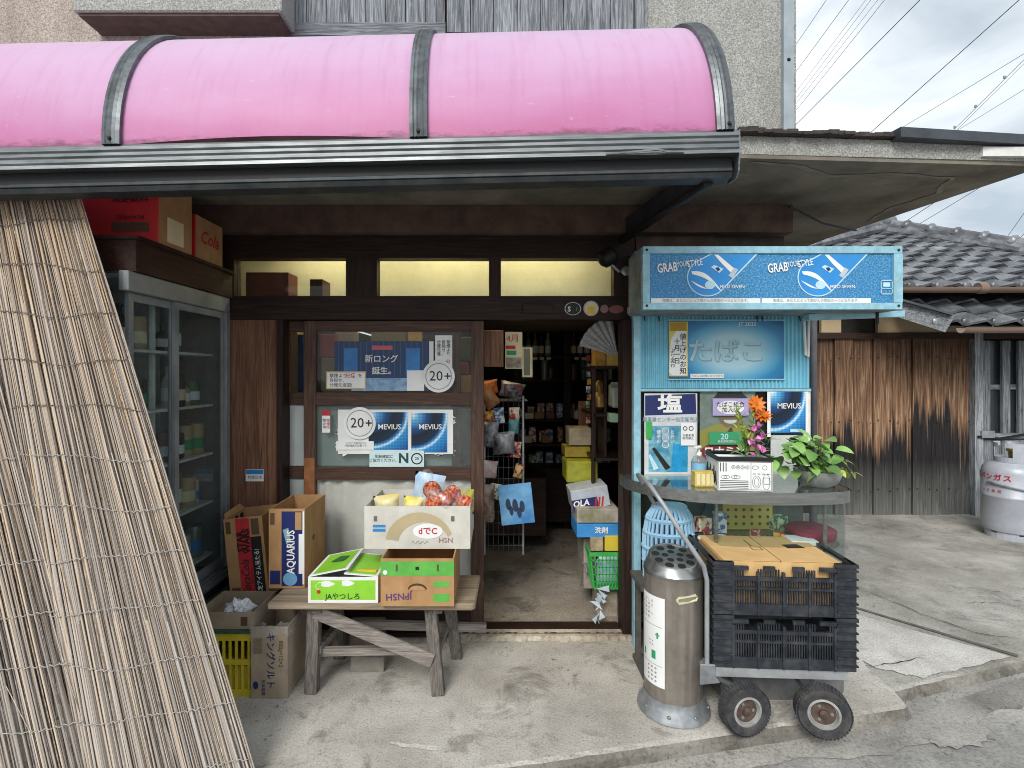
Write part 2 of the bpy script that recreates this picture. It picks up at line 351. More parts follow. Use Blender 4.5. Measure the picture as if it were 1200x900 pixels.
def m_reed():
    m, n, l, b = nt('dry_reed'); b.inputs['Roughness'].default_value = .55; b.inputs['Specular IOR Level'].default_value = .35
    v, rn = coords(n, l)
    ge = n.new('ShaderNodeNewGeometry'); ra = n.new('ShaderNodeMath'); l.new(rn, ra.inputs[0]); l.new(ge.outputs['Random Per Island'], ra.inputs[1])
    fr = n.new('ShaderNodeMath'); fr.operation = 'FRACT'; l.new(ra.outputs[0], fr.inputs[0]); rn = fr.outputs[0]
    c = ramp(n, l, rn, [(0, C('b3a18c')), (.12, C('938b84')), (.24, C('cfc4b6')), (.33, C('5c4a3c')), (.38, C('85715f')), (.48, C('d0b896')), (.58, C('b0aaa4')), (.68, C('6f5d4e')), (.78, C('c6beb4')), (.88, C('d8ba88')), (1, C('9c928a'))])
    f = noise(n, l, mapping(n, l, v, (60, 60, 2.2)), 3, 6, .72)
    c = mix(n, l, .85, c, ramp(n, l, f, [(.3, C('3a2e26')), (.48, C('a89c90')), (.66, C('ffffff'))]), 'MULTIPLY')
    f2 = ramp(n, l, noise(n, l, mapping(n, l, v, (3, 3, 1.2)), 2, 5, .6), [(.45, g(0)), (.7, g(.5))])
    c = mix(n, l, f2, c, C('aca49c'))
    # the foot end has weathered silver-grey, the sheltered top has kept its straw colour
    sz = n.new('ShaderNodeSeparateXYZ'); tcz = n.new('ShaderNodeTexCoord'); l.new(tcz.outputs['Object'], sz.inputs[0])
    age = ramp(n, l, sz.outputs[2], [(.0, g(.45)), (.5, g(.28)), (.85, g(.0))])
    gr = n.new('ShaderNodeHueSaturation'); gr.inputs['Saturation'].default_value = .15; gr.inputs['Value'].default_value = 1.02; l.new(c, gr.inputs['Color'])
    c = mix(n, l, age, c, gr.outputs[0])
    hs = n.new('ShaderNodeHueSaturation'); hs.inputs['Value'].default_value = 1.62; hs.inputs['Saturation'].default_value = 1.0; l.new(c, hs.inputs['Color'])
    l.new(hs.outputs[0], b.inputs['Base Color']); return m
reed_m = m_reed()

def m_concrete(name, a, b_, c_, blot, blotamt=.6, fine=70, seed=0):
    m, n, l, b = nt(name); b.inputs['Roughness'].default_value = .88; b.inputs['Specular IOR Level'].default_value = .3
    tc = n.new('ShaderNodeTexCoord'); v = mapping(n, l, tc.outputs['Object'], loc=(seed, seed * .7, 0))
    c = ramp(n, l, noise(n, l, v, 1.7, 8, .66), [(.34, C(a)), (.5, C(b_)), (.64, C(c_))])
    sp = noise(n, l, v, fine, 4, .65)
    c = mix(n, l, .55, c, ramp(n, l, sp, [(.3, g(.3)), (.46, g(.95)), (.68, g(1.3))]), 'MULTIPLY')
    wv = noise(n, l, v, 3.3, 10, .74, .6)
    f = ramp(n, l, wv, [(.53, g(0)), (.6, g(blotamt * .6)), (.7, g(blotamt))])
    c = mix(n, l, f, c, C(blot))
    sp2 = ramp(n, l, noise(n, l, v, 16, 6, .7), [(.6, g(0)), (.66, g(.75))])
    gate = ramp(n, l, noise(n, l, v, 1.1, 3), [(.45, g(0)), (.6, g(1))])
    c = mix(n, l, mix(n, l, 1.0, sp2, gate, 'MULTIPLY'), c, C(blot))
    l.new(c, b.inputs['Base Color'])
    h = mix(n, l, .5, sp, noise(n, l, v, 14, 6, .6)); bump(n, l, b, h, .8, .008); return m
conc = m_concrete('worn_concrete', '9a958d', 'b4afa7', 'c8c4bc', '4e4741', .66, 110)
conc_light = m_concrete('pale_concrete', 'aaa7a0', 'bebbb5', 'd0cec8', '8a867f', .45, 110, seed=5)
conc_kerb = m_concrete('stained_kerb', '5f5b55', '77736c', '928e86', '3a3631', .7, seed=4)
conc_dark = m_concrete('dark_concrete', '858279', '9f9c95', 'b8b5ae', '57544f', .55, 90, seed=9)
asph = m_concrete('old_asphalt', '7a7876', '93918d', 'a9a6a1', '55524f', .55, 75, seed=3)
conc_in = m_concrete('shop_floor_concrete', '7f776d', '938b80', 'aaa297', '38312c', .8, seed=11)
gravelly = m_concrete('exposed_aggregate', '8a8072', 'a69c8c', 'c8c0b0', '6a6054', .5, 38, seed=2)

def m_char():
    """cedar boards: brown above, charred black drips, grey weathering below; colours fixed to the boards"""
    m, n, l, b = nt('charred_cedar'); b.inputs['Roughness'].default_value = .85; b.inputs['Specular IOR Level'].default_value = .2
    tc = n.new('ShaderNodeTexCoord'); oi = n.new('ShaderNodeObjectInfo')
    v = tc.outputs['Object']
    mu = n.new('ShaderNodeMath'); mu.operation = 'MULTIPLY'; mu.inputs[1].default_value = 23; l.new(oi.outputs['Random'], mu.inputs[0])
    ad = n.new('ShaderNodeVectorMath'); l.new(v, ad.inputs[0]); l.new(mu.outputs[0], ad.inputs[1])
    vr = ad.outputs[0]
    sx = n.new('ShaderNodeSeparateXYZ'); l.new(v, sx.inputs[0])
    drip = noise(n, l, mapping(n, l, vr, (22, 22, .55)), 1.0, 5, .6)
    big = noise(n, l, mapping(n, l, vr, (2.5, 2.5, .4)), 1.0, 2, .5)
    e = n.new('ShaderNodeMath'); e.operation = 'MULTIPLY_ADD'; e.inputs[1].default_value = 1.6; l.new(drip, e.inputs[0]); l.new(sx.outputs[2], e.inputs[2])
    e2 = n.new('ShaderNodeMath'); e2.operation = 'MULTIPLY_ADD'; e2.inputs[1].default_value = 1.9; l.new(big, e2.inputs[0]); l.new(e.outputs[0], e2.inputs[2])
    ch = ramp(n, l, e2.outputs[0], [(0, g(1)), (.5, g(1))])
    mr = n.new('ShaderNodeMapRange'); mr.inputs[1].default_value = 2.52; mr.inputs[2].default_value = 2.74; l.new(e2.outputs[0], mr.inputs[0])
    grain = noise(n, l, mapping(n, l, vr, (30, 30, 1.2)), 2, 7, .65, .8)
    brown = ramp(n, l, grain, [(.3, C('43302a')), (.5, C('86664e')), (.70, C('c8aa8c'))])
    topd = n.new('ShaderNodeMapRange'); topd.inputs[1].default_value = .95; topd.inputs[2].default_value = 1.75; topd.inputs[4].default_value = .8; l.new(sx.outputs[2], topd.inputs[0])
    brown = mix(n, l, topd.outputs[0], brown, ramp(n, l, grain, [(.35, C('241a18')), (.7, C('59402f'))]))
    black = ramp(n, l, grain, [(.3, C('161516')), (.6, C('2e2c2e')), (.8, C('4c494a'))])
    lowg = n.new('ShaderNodeMapRange'); lowg.inputs[1].default_value = .55; lowg.inputs[2].default_value = .0; l.new(sx.outputs[2], lowg.inputs[0])
    grey = ramp(n, l, grain, [(.3, C('4e4f4c')), (.55, C('72736f')), (.75, C('93948e'))])
    f = n.new('ShaderNodeMath'); f.operation = 'MULTIPLY'; f.inputs[1].default_value = .85; l.new(lowg.outputs[0], f.inputs[0])
    black = mix(n, l, f.outputs[0], black, grey)
    l.new(mix(n, l, mr.outputs[0], black, brown), b.inputs['Base Color'])
    bump(n, l, b, grain, .6, .006); return m
char = m_char()
tile_m = M('smoked_roof_tile', '85898d', '4c4f54', .36, .2, 4, 6, rnd=.3, dirt='2c2d2f', dscale=9, damt=.75, bmp=.15, bscale=12)
copper = M('brown_gutter', '8a7468', '74604f', .5, .1, 6, stretch=(.4, 4, 4))
leafy = M('leaf_green', '8db565', '639048', .4, 0, 8, rnd=.3)
leafy_y = M('leaf_yellow_green', 'b3bf5c', '93a544', .45, 0, 8, rnd=.2)
stem_m = plain('stem_green', '4f6b34', .6)

def m_ellipse(name, stops, cx, cz, rx, rz, spots=False):
    m, n, l, b = nt(name); b.inputs['Roughness'].default_value = .35
    tc = n.new('ShaderNodeTexCoord'); sx = n.new('ShaderNodeSeparateXYZ'); l.new(tc.outputs['Generated'], sx.inputs[0])
    def f(s, c, r):
        a = n.new('ShaderNodeMath'); a.operation = 'SUBTRACT'; a.inputs[1].default_value = c; l.new(s, a.inputs[0])
        d = n.new('ShaderNodeMath'); d.operation = 'DIVIDE'; d.inputs[1].default_value = r; l.new(a.outputs[0], d.inputs[0])
        p = n.new('ShaderNodeMath'); p.operation = 'POWER'; p.inputs[1].default_value = 2; 
        ab = n.new('ShaderNodeMath'); ab.operation = 'ABSOLUTE'; l.new(d.outputs[0], ab.inputs[0]); l.new(ab.outputs[0], p.inputs[0]); return p.outputs[0]
    a = n.new('ShaderNodeMath'); l.new(f(sx.outputs[0], cx, rx), a.inputs[0]); l.new(f(sx.outputs[2], cz, rz), a.inputs[1])
    q = n.new('ShaderNodeMath'); q.operation = 'SQRT'; l.new(a.outputs[0], q.inputs[0])
    h = n.new('ShaderNodeMath'); h.operation = 'MULTIPLY'; h.inputs[1].default_value = .5; l.new(q.outputs[0], h.inputs[0])
    c = ramp(n, l, h.outputs[0], [(p / 2, C(k)) for p, k in stops])
    if spots:
        vo = n.new('ShaderNodeTexVoronoi'); vo.inputs['Scale'].default_value = 26; vo.inputs['Randomness'].default_value = 0; l.new(tc.outputs['Generated'], vo.inputs['Vector'])
        c = mix(n, l, ramp(n, l, vo.outputs[0], [(.25, g(.55)), (.4, g(0))]), c, C('041018'))
    l.new(c, b.inputs['Base Color']); return m
pack_blue = m_ellipse('blue_swoosh_print', [(0, 'e6f7ff'), (.16, '5fb8ee'), (.4, '0f4f8c'), (.6, '06182c'), (.86, '082a4a'), (.93, '2a8fd8'), (.98, 'd8f4ff'), (1.04, '2f9ade'), (1.35, '0e5ea6'), (2, '0b4a88')], .05, .95, .95, .9, True)
tabako_m = m_ellipse('faded_blue_glow_print', [(0, 'b4d4de'), (.45, 'a4cad8'), (.72, '5aa6c8'), (.9, '1f7cae'), (1.15, '125e8e'), (2, '0e4c78')], .56, .47, .5, .62)
def m_speck():
    m, n, l, b = nt('speckled_blue_print'); b.inputs['Roughness'].default_value = .45
    v, _ = coords(n, l, False)
    c = ramp(n, l, noise(n, l, v, 130, 3, .7), [(.35, C('1c6290')), (.52, C('3585b5')), (.68, C('8fc0d8'))])
    c = mix(n, l, ramp(n, l, noise(n, l, v, 5, 4), [(.3, g(0)), (.7, g(.35))]), c, C('2a7cc0'))
    l.new(c, b.inputs['Base Color']); return m
speck = m_speck()
board_blue = M('board_blue_print', '2f8fd6', '2484cc', .45, 0, 6)

# ================================================================ the setting
YF = 2.95                                            # plane of the shop front
# road: one sheet to the horizon
tag(MB().add([(-90,-90,-.065),(90,-90,-.065),(90,90,-.065),(-90,90,-.065)], [(0,1,2,3)]).build('road', asph), kind='structure')
# concrete apron with a worn kerb edge
def kerb_sheet(name, mat, front, back, z, drop, seg=.06):
    """flat slab whose front edge (list of plan points) rolls down by drop with small chips"""
    pts = []
    for (a, b) in zip(front[:-1], front[1:]):
        a, b = Vector(a), Vector(b); n = max(1, int((b - a).length / seg))
        pts += [a.lerp(b, i / n) for i in range(n)]
    pts.append(Vector(front[-1]))
    rnd = random.Random(len(name)); rows = [[], [], [], []]
    for i, p in enumerate(pts):
        q, r_ = pts[max(0, i - 1)], pts[min(len(pts) - 1, i + 1)]; d = (r_ - q).normalized(); nrm = Vector((-d.y, d.x))
        j = rnd.uniform(-.006, .006); ch = rnd.choice((0, 0, 0, .004, .01))
        rows[0].append((p.x + nrm.x * .03, p.y + nrm.y * .03, z))
        rows[1].append((p.x + nrm.x * (.007 + ch), p.y + nrm.y * (.007 + ch), z - .004 - ch * .4))
        rows[2].append((p.x + nrm.x * j, p.y + nrm.y * j, z - .022 - ch))
        rows[3].append((p.x - nrm.x * .004, p.y - nrm.y * .004, z - drop))
    n = len(pts); b = MB(); b.add([v for r in rows[:2] for v in r], [(i, i+1, n+i+1, n+i) for i in range(n-1)])
    kb = MB().add([v for r in rows[1:] for v in r], [(k*n+i, k*n+i+1, (k+1)*n+i+1, (k+1)*n+i) for k in range(2) for i in range(n-1)])
    tag(kb.build(name + '_kerb', conc_kerb), kind='structure')
    m = len(b.v); b.v += [Vector((x, y, z)) for x, y in back]
    b.f.append(tuple(range(n)) + tuple(range(m, m + len(back))))
    o = b.build(name, mat); tag(o, kind='structure'); return o
kerb_sheet('pavement', conc, [(-4.6, 1.0), (.047, 1.94), (1.76, 2.285), (1.80, 2.31), (1.86, 2.80)], [(1.86, 2.99), (-4.6, 2.99)], 0, .075)
gp = []; gq = []; rnd = random.Random(31)
for (xa, ya, xb, yb) in ((-4.6, 1.0, .047, 1.94), (.047, 1.94, 1.80, 2.30), (1.80, 2.30, 2.66, 2.62), (2.66, 2.62, 6.0, 3.62)):
    L = math.hypot(xb - xa, yb - ya); n = int(L / .09)
    for i in range(n):
        t = i / n; x, y = xa + (xb - xa) * t, ya + (yb - ya) * t; w = .115 + rnd.uniform(-.018, .018) + .02 * math.sin(x * 5)
        gp.append((x + .02, y + .03, -.056)); gq.append((x + (yb - ya) / L * w, y - (xb - xa) / L * w, -.061))
n = len(gp); tag(MB().add(gp + gq, [(i, i + 1, n + i + 1, n + i) for i in range(n - 1)]).build('kerb_gutter', m_concrete('gutter_concrete', '7d7a75', '94918b', 'a8a59e', '5a5650', .5, seed=6)), kind='structure')
kerb_sheet('side_pavement', conc_dark, [(1.80, 2.42), (2.66, 2.68), (6.0, 3.70), (12, 5.5)], [(12, 7.2), (1.72, 7.2), (1.72, 3.05), (1.80, 3.0)], -.012, .06)
tag(MB().add([(2.66,2.715,-.007),(2.685,2.735,-.007),(1.925,3.66,-.007),(1.905,3.65,-.007)], [(0,1,2,3)]).build('paving_joint', M('joint_grime', '55524d', '6d6963', .95)), kind='structure')
# cracks and old patches with their own outline
def jag(pts, seed, amp=.012, n=6):
    rnd = random.Random(seed); out = []
    for a, c in zip(pts, pts[1:] + pts[:1]):
        for k in range(n): t = k / n; out.append((a[0] + (c[0]-a[0])*t + rnd.uniform(-amp, amp), a[1] + (c[1]-a[1])*t + rnd.uniform(-amp, amp)))
    return out
def crack(pts, w, z, mat, name='paving_crack'):
    rnd = random.Random(int(pts[0][0] * 999)); L = []; 
    fine = []
    for a, b in zip(pts[:-1], pts[1:]):
        for k in range(7):
            t = k / 7; fine.append(Vector((a[0] + (b[0]-a[0])*t + rnd.uniform(-.008,.008), a[1] + (b[1]-a[1])*t + rnd.uniform(-.008,.008), z)))
    b = MB(); n = len(fine); vs = []
    for i, p in enumerate(fine):
        d = (fine[min(i+1,n-1)] - fine[max(i-1,0)]).normalized(); nn = Vector((-d.y, d.x, 0)); ww = w * rnd.uniform(.3, 1) * math.sin(math.pi * (i + .5) / n) ** .5
        vs += [p + nn * ww, p - nn * ww]
    b.add(vs, [(2*i, 2*i+1, 2*i+3, 2*i+2) for i in range(n-1)]); tag(b.build(name, mat), kind='structure')
pp_ = jag([(1.87,2.62),(2.02,2.53),(2.62,2.72),(2.02,3.35),(1.80,3.62),(1.76,3.05)], 4, .01, 9)
tag(MB().add([(x, y, -.008) for x, y in pp_], [tuple(range(len(pp_)))]).build('pale_paving_patch', conc_light), kind='structure')
crack_m = plain('crack_dark', '2f2b28', .95)
crack([PX and (PX(a, H*F/(b-VY)), H*F/(b-VY)) for a, b in ((1012,690),(1090,722),(1150,742),(1198,748))], .0045, -.004, crack_m)
crack([(PX(a, H*F/(b-VY)), H*F/(b-VY)) for a, b in ((1010,780),(1050,776),(1085,768))], .0035, -.004, crack_m)
crack([(PX(a, H*F/(b-VY)), H*F/(b-VY)) for a, b in ((1130,705),(1165,705),(1199,710))], .0035, -.004, crack_m)
scar = jag([(PX(a, H*F/(b-VY)), H*F/(b-VY)) for a, b in ((446,868),(480,872),(522,876),(518,880),(470,876))], 7, .006, 5)
tag(MB().add([(x, y, .003) for x, y in scar], [tuple(range(len(scar)))]).build('mortar_scar', conc_light), kind='structure')
pt = [(PX(a, H*F/(b-VY)), H*F/(b-VY)) for a, b in ((1082,848),(1100,838),(1130,830),(1155,836),(1160,848),(1140,858),(1105,860))]
pt = jag(pt, 5); tag(MB().add([(x, y, -.0575) for x, y in pt], [tuple(range(len(pt)))]).build('mortar_splash', m_concrete('splash_concrete', '8f8c86', 'a3a09a', 'b3b0a9', '6a6660', .5, 100, seed=8)), kind='structure')
m = MB(); rnd = random.Random(77)
for i in range(900):
    if i < 500: t = rnd.random(); x = -2 + t * 3.75; y = 1.94 + (x - .047) * .2023 - .012 - abs(rnd.gauss(0, .035)); z = -.057
    elif i < 700: x = rnd.uniform(1.85, 4.5); y = 2.42 + (x - 1.8) * .304 - .012 - abs(rnd.gauss(0, .04)); z = -.057
    else: x = rnd.uniform(-1.2, 1.7); y = rnd.choice((rnd.uniform(2.0, 2.9), 2.84 + rnd.uniform(-.06, .02))); z = .001
    s = rnd.uniform(.0012, .0038) * (1.6 if rnd.random() < .08 else 1)
    m.add([(x - s, y, z), (x, y - s, z), (x + s, y, z), (x, y + s, z), (x + rnd.uniform(-s, s) * .3, y, z + s * 1.1)], [(0, 1, 4), (1, 2, 4), (2, 3, 4), (3, 0, 4)])
tag(m.build('grit', M('grit_stone', '8a857d', '5a554e', .9, 0, 90)), 'loose grit and crumbs of stone along the kerb and doorstep', 'grit', kind='stuff')
# rough aggregate strip in front of the doorway
b = MB(); n = 60
rnd = random.Random(3)
xs = [(-.28 + i * (1.0 / n)) for i in range(n + 1)]
rows = [[(x, YF - .10 + rnd.uniform(-.014, .012), .002) for x in xs], [(x, YF - .075 + rnd.uniform(-.01,.01), .02) for x in xs], [(x, YF - .005, .024) for x in xs]]
b.add([v for r in rows for v in r], [(k*(n+1)+i, k*(n+1)+i+1, (k+1)*(n+1)+i+1, (k+1)*(n+1)+i) for k in range(2) for i in range(n)])
tag(b.build('doorstep', gravelly), kind='structure')

# ================================================================ shop building
shop = thing('shop_building', 'old two-storey shop with grey pebbledash upper wall and dark timber front', 'building', (0, YF, 0))
YW = 2.9
XR = PX(933, YW)                                       # right corner of the upper wall
MB().box((PX(755, YW), YW, 2.4), (XR, 7, 5.2)).build('upper_wall', stucco, shop)
MB().box((-4.4, YW, 2.4), (PX(333, YW), 7, 5.2)).build('upper_wall', stucco_b, shop)
MB().box((PX(333, YW), YW + .12, 2.4), (PX(755, YW), 7, 5.2)).build('upper_wall', dark_wood, shop)
bay = MB().box((PX(85, 2.72), 2.72, 3.31), (PX(330, 2.72), YW - .002, 4.6)).build('bay_box', stucco, shop, bevel=.006)
MB().box((PX(85, 2.72) + .02, 2.735, 3.295), (PX(330, 2.72) - .02, YW - .003, 3.309)).build('bay_underside', M('bay_soffit_board', '5a4a42', '483a34', .85), bay)
# timber shutters of the upper window, board by board
shut = MB().box((PX(333, YW), YW + .06, 3.26), (PX(757, YW), YW + .1, 3.30)).build('shutter_track', dark_wood_x, shop)
def boards(parent, x0, x1, y, z0, z1, n, mat, th=.018, name='board', gap=.004):
    w = (x1 - x0) / n; rnd = random.Random(int(x0 * 100))
    me = MB().box((-w/2 + gap/2, 0, 0), (w/2 - gap/2, th, z1 - z0)).mesh(name, mat)
    for i in range(n):
        inst(name, me, parent, Vector((x0 + w * (i + .5), y + rnd.uniform(-.004, .004), z0)) - wloc(parent))
sh1 = MB().box((PX(333, YW), YW + .045, 3.32), (PX(522, YW), YW + .055, 4.5)).build('shutter', dark_wood, shop)
boards(sh1, PX(334, YW), PX(521, YW), YW + .024, 3.345, 4.5, 8, grey_boards)
MB().box((PX(333, YW), YW - .002, 3.30), (PX(522, YW), YW + .022, 3.37)).build('bottom_rail', grey_rail, sh1)
sh2 = MB().box((PX(523, YW), YW + .012, 3.3), (PX(744, YW), YW + .02, 4.5)).build('shutter', dark_wood, shop)
boards(sh2, PX(524, YW), PX(742, YW), YW - .01, 3.31, 4.5, 8, grey_boards)
MB().box((PX(743, YW), YW - .03, 3.25), (PX(756, YW), YW + .05, 4.5)).build('window_jamb', grey_boards, shop)
trim = MB().box((PX(915, YW), YW - .03, 2.46), (PX(927, YW), YW - .001, 5.2)).build('corner_trim', M('blue_grey_trim', 'a3adb3', '8f9aa1', .5, .2, 10), shop)
b = MB()
for z in (2.6, 3.15, 3.55): b.lathe([(.011, -.006), (.011, 0), (.006, .006)], (PX(921, YW), YW - .03, z), 8, Matrix.Rotation(R(90), 4, 'X'))
b.build('screws', black_metal, trim)
# concrete eave slab that turns the corner
ZS = 2.36; YE = 2.24
xr0, xr1 = PX(1200, 2.40) + .02, 2.22
sl = MB(); poly = [(-4.4, YE), (PX(865, YE), YE), (xr0, 2.33), (xr1, 3.6), (2.1, 6.8), (XR - .02, 6.8), (XR - .02, YW + .05), (-4.4, YW + .05)]
sl.prism([(x, y, ZS) for x, y in poly], (0, 0, .095))
slab = sl.build('concrete_eave', concrete_dark, shop)
MB().beam((PX(840, YE), YE - .004, ZS + .055), (xr0, 2.33 - .004, ZS + .055), .006, .075).build('eave_face', stucco, slab)
def ribbon(pts, w, z, thick=.003):
    bb = MB(); fine = []
    for a, c in zip(pts[:-1], pts[1:]):
        for k in range(6): fine.append(Vector(a).lerp(Vector(c), k / 6) + Vector((random.uniform(-.008,.008), random.uniform(-.008,.008), 0)))
    fine.append(Vector(pts[-1])); n = len(fine); vs = []
    for i, p in enumerate(fine):
        d = (fine[min(i+1,n-1)] - fine[max(i-1,0)]).normalized(); nn = Vector((-d.y, d.x, 0)) * w * random.uniform(.4, 1)
        vs += [p + nn, p - nn]
    bb.add([(v.x, v.y, z) for v in vs], [(2*i, 2*i+1, 2*i+3, 2*i+2) for i in range(n-1)]); return bb
def onslab(px, py):
    Y = (ZS - H) * F / (VY - py); return (PX(px, Y), Y, 0)
ribbon([onslab(*q) for q in ((880,190),(935,193),(970,206),(1050,203),(1115,208),(1098,226),(1040,245),(1018,260))], .016, ZS - .003).build('sealed_crack', seam, slab)
b = MB(); rnd = random.Random(5)
xs = [PX(862, YE) + i * .035 for i in range(21)]
for i, x in enumerate(xs):
    yy = YE + (x - PX(865, YE)) / (xr0 - PX(865, YE)) * .09; b.box((x, yy - .03 - rnd.uniform(0,.012), ZS + .093 + rnd.uniform(0,.004)), (x + .045, yy + .08, ZS + .112 + rnd.uniform(-.006, .006)))
b.build('roof_felt_edge', tar, slab)
MB().beam((PX(1052, YE), YE + .01, ZS + .105), (xr0 + .03, 2.325, ZS + .098), .05, .042).build('edge_flashing', slate_paint, slab)
MB().box((PX(1150, 2.3), 2.292, ZS + .03), (xr0, 2.312, ZS + .07)).build('patched_edge', white_paint, slab)
MB().tube([P(925, 242, 2.7), P(965, 262, 2.9), P(1003, 270, 3.1)], .006, 6).build('eave_cable', black_metal, slab)
# beam under the slab, posts, lintel, transom
MB().box((-2.2, 2.86, 2.21), (XR - .04, 2.98, ZS - .002)).build('plaster_beam', soffit_plaster, shop)
MB().box((-2.2, YF - .03, 2.085), (PX(742, YF), YF + .06, 2.208)).build('head_beam', dark_wood_x, shop)
MB().box((-2.0, YF - .03, 1.745), (PX(742, YF), YF + .07, 1.875)).build('lintel', dark_wood_x, shop)
for a, c in ((247, 277), (407, 443), (573, 587), (718, 745)):
    MB().box((PX(a, YF), YF - .028, 1.876), (PX(c, YF), YF + .05, 2.084)).build('transom_mullion', dark_wood, shop)
for a, c in ((277, 407), (443, 573), (587, 718)):
    MB().box((PX(a, YF), YF + .01, 1.877), (PX(c, YF), YF + .014, 2.083)).build('transom_pane', glass, shop)
MB().box((PX(727, YF), YF - .06, 0), (PX(745, YF), YF + .06, 1.744)).build('post', dark_wood, shop, bevel=.004)
bb = MB().box((PX(269, YF), YF - .02, .12), (PX(328, YF), YF + .02, 1.744)).build('brown_panel', brown_board, shop)
MB().box((PX(328, YF), YF - .045, .0), (PX(335, YF), YF + .05, 1.744)).build('post', dark_wood, shop)
MB().box((PX(262, YF), YF - .03, 0), (PX(269, YF), YF + .05, 1.744)).build('post', dark_wood, shop)
MB().box((PX(262, YF), YF - .02, 0), (PX(335, YF), YF + .03, .119)).build('skirting', dark_wood_x, shop)
MB().box((PX(335, YF), YF - .05, 0), (PX(727, YF), YF + .09, .022)).build('threshold', dark_wood_x, shop)
# inside shell
MB().add([(-1.3,YF+.09,.015),(1.05,YF+.09,.015),(1.05,6.0,.015),(-1.3,6.0,.015)], [(0,1,2,3)]).build('shop_floor', conc_in, shop)
inner = M('shop_inner_wall', '4a3c32', '382d27', .9)
MB().box((-1.36, YF + .1, 0), (-1.3, 6, 1.825)).build('inner_wall', inner, shop); MB().box((1.05, YF + .06, 0), (1.11, 6, 2.35)).build('inner_wall', inner, shop); MB().box((-1.3, 6, 0), (1.05, 6.06, 2.35)).build('inner_wall', inner, shop)
MB().box((PX(745, YF), YF - .01, 1.70), (1.2, YF + .05, 2.21)).build('infill_panel', soffit_plaster, shop)
MB().box((-1.3, YF + .62, 1.84), (1.05, 6, 1.88)).build('shop_ceiling', M('ceiling_board', '8a7458', '6f5c44', .8), shop)
MB().box((-1.75, YF + .55, 1.83), (1.05, YF + .6, 2.35)).build('transom_back_wall', cream, shop)
MB().box((-1.75, YF + .08, 2.33), (1.05, YF + .56, 2.36)).build('transom_ceiling', cream, shop)
MB().box((-1.75, YF + .1, 1.82), (-1.3, YF + .55, 1.845)).build('transom_floor', cream, shop)
MB().box((-2.2, YF + .02, 0), (PX(262, YF), YF + .1, 1.80)).build('inner_wall', dark_wood, shop)
# ground-floor return wall on the right (behind the kiosk) and left flank
MB().box((1.12, YF + .02, 0), (XR - .03, 7, ZS)).build('side_wall', M('side_plaster', '5b544c', '4a443e', .9, dirt='33302c'), shop)
MB().box((-4.4, 2.2, 0), (-2.2, 7, ZS)).build('side_wall', stucco_b, shop)
# round fluorescent tube above the transom (lights the cream space)
lamp = thing('fluorescent_lamp', 'lit fluorescent tube behind the amber transom windows', 'lamp', (0, YF + .3, 2.29))
for x in (-1.05, -.36, .3): MB().tube([(x - .28, YF + .3, 2.29), (x + .28, YF + .3, 2.29)], .013, 8).build('tube', emis('lamp_glow', 'ffecc0', 21), lamp)
MB().box((-1.4, YF + .28, 2.305), (.65, YF + .32, 2.33)).build('housing', white_paint, lamp)
# small ceiling lamp holder on the slab, box speaker by the transom
lh = thing('lamp_holder', 'rusty lamp holder bracket fixed under the eave above the door', 'lamp', P(455, 217, 2.6))
MB().box(P(404, 212, 2.6) + Vector((0, -.02, 0)), P(506, 216, 2.6) + Vector((0, .07, .05))).build('plate', black_metal, lh)
b = MB()
for x in (410, 490): b.tube([P(x, 214, 2.62), P(x, 224, 2.62)], .006, 6)
b.tube([P(408, 223, 2.62), P(492, 223, 2.62)], .006, 6).build('bar', galv, lh)
sp = thing('wall_lamp', 'small black outdoor lamp beside the right transom window', 'lamp', P(715, 305, 2.86))
MB().lathe([(.02, -.05), (.045, -.03), (.05, .03), (.03, .05)], P(712, 302, 2.86), 12, Matrix.Rotation(R(60), 4, 'Y')).build('shade', black_metal, sp, smooth=True)
MB().tube([P(716, 310, 2.86), P(725, 318, 2.86), P(733, 317, 2.9)], .008, 6).build('arm', galv, sp)
MB().lathe([(.022, 0), (.026, .01), (.012, .02)], P(733, 318, 2.87), 10, Matrix.Rotation(R(90), 4, 'X')).build('bracket', galv, sp)
# enamel emblems on the lintel
def emblem(name, label, px, py, rx, ry, mat, rim=None):
    c = P(px, py, YF - .032); k = (YF - .032) / F
    m = MB().lathe([(1, 0), (1, .006), (.9, .009)], (0, 0, 0), 20, caps=True)
    m.v = [Vector((v.x * rx * k, -v.z, v.y * ry * k)) + c for v in m.v]
    o = m.build(name, mat, None, at=c); tag(o, label, 'emblem', 'enamel emblems on the lintel')
    if rim:
        m = MB().lathe([(.9, 0), (1, 0), (1, .003), (.9, .003)], (0, 0, 0), 20, caps=False); m.v = [Vector((v.x * rx * .97 * k, -v.z - .009, v.y * ry * .97 * k)) + c for v in m.v]
        m.build('rim', rim, o)
    return o
e = emblem('emblem', 'dark oval emblem with pale letters on the lintel', 671, 362, 10, 8, black_metal, galv)
T(e, 'S', P(667, 362.5, YF - .045), .038, ink_w, .02); T(e, 'I', P(676, 362.5, YF - .045), .03, ink_gr, .02)
e = emblem('emblem', 'round cream emblem with a golden figure on the lintel', 692.5, 361.5, 9, 9, paper_c, galv)
MB().box(P(688.5, 367, YF - .044), P(696.5, 360, YF - .046)).build('figure', ink_or, e)
emblem('emblem', 'small pinkish round emblem on the lintel', 708, 362, 5, 5, plain('dusty_pink', '8a6a68', .6))
emblem('emblem', 'brownish oval emblem beside the right post', 722, 362.5, 9, 5, plain('dusty_red', '7d4b48', .6))
o = MB().box(P(612, 356, YF - .032), P(648, 367, YF - .038)).build('name_plate', dark_wood_x, None, bevel=.002); tag(o, 'faint dark wooden name plate on the lintel', 'plate')

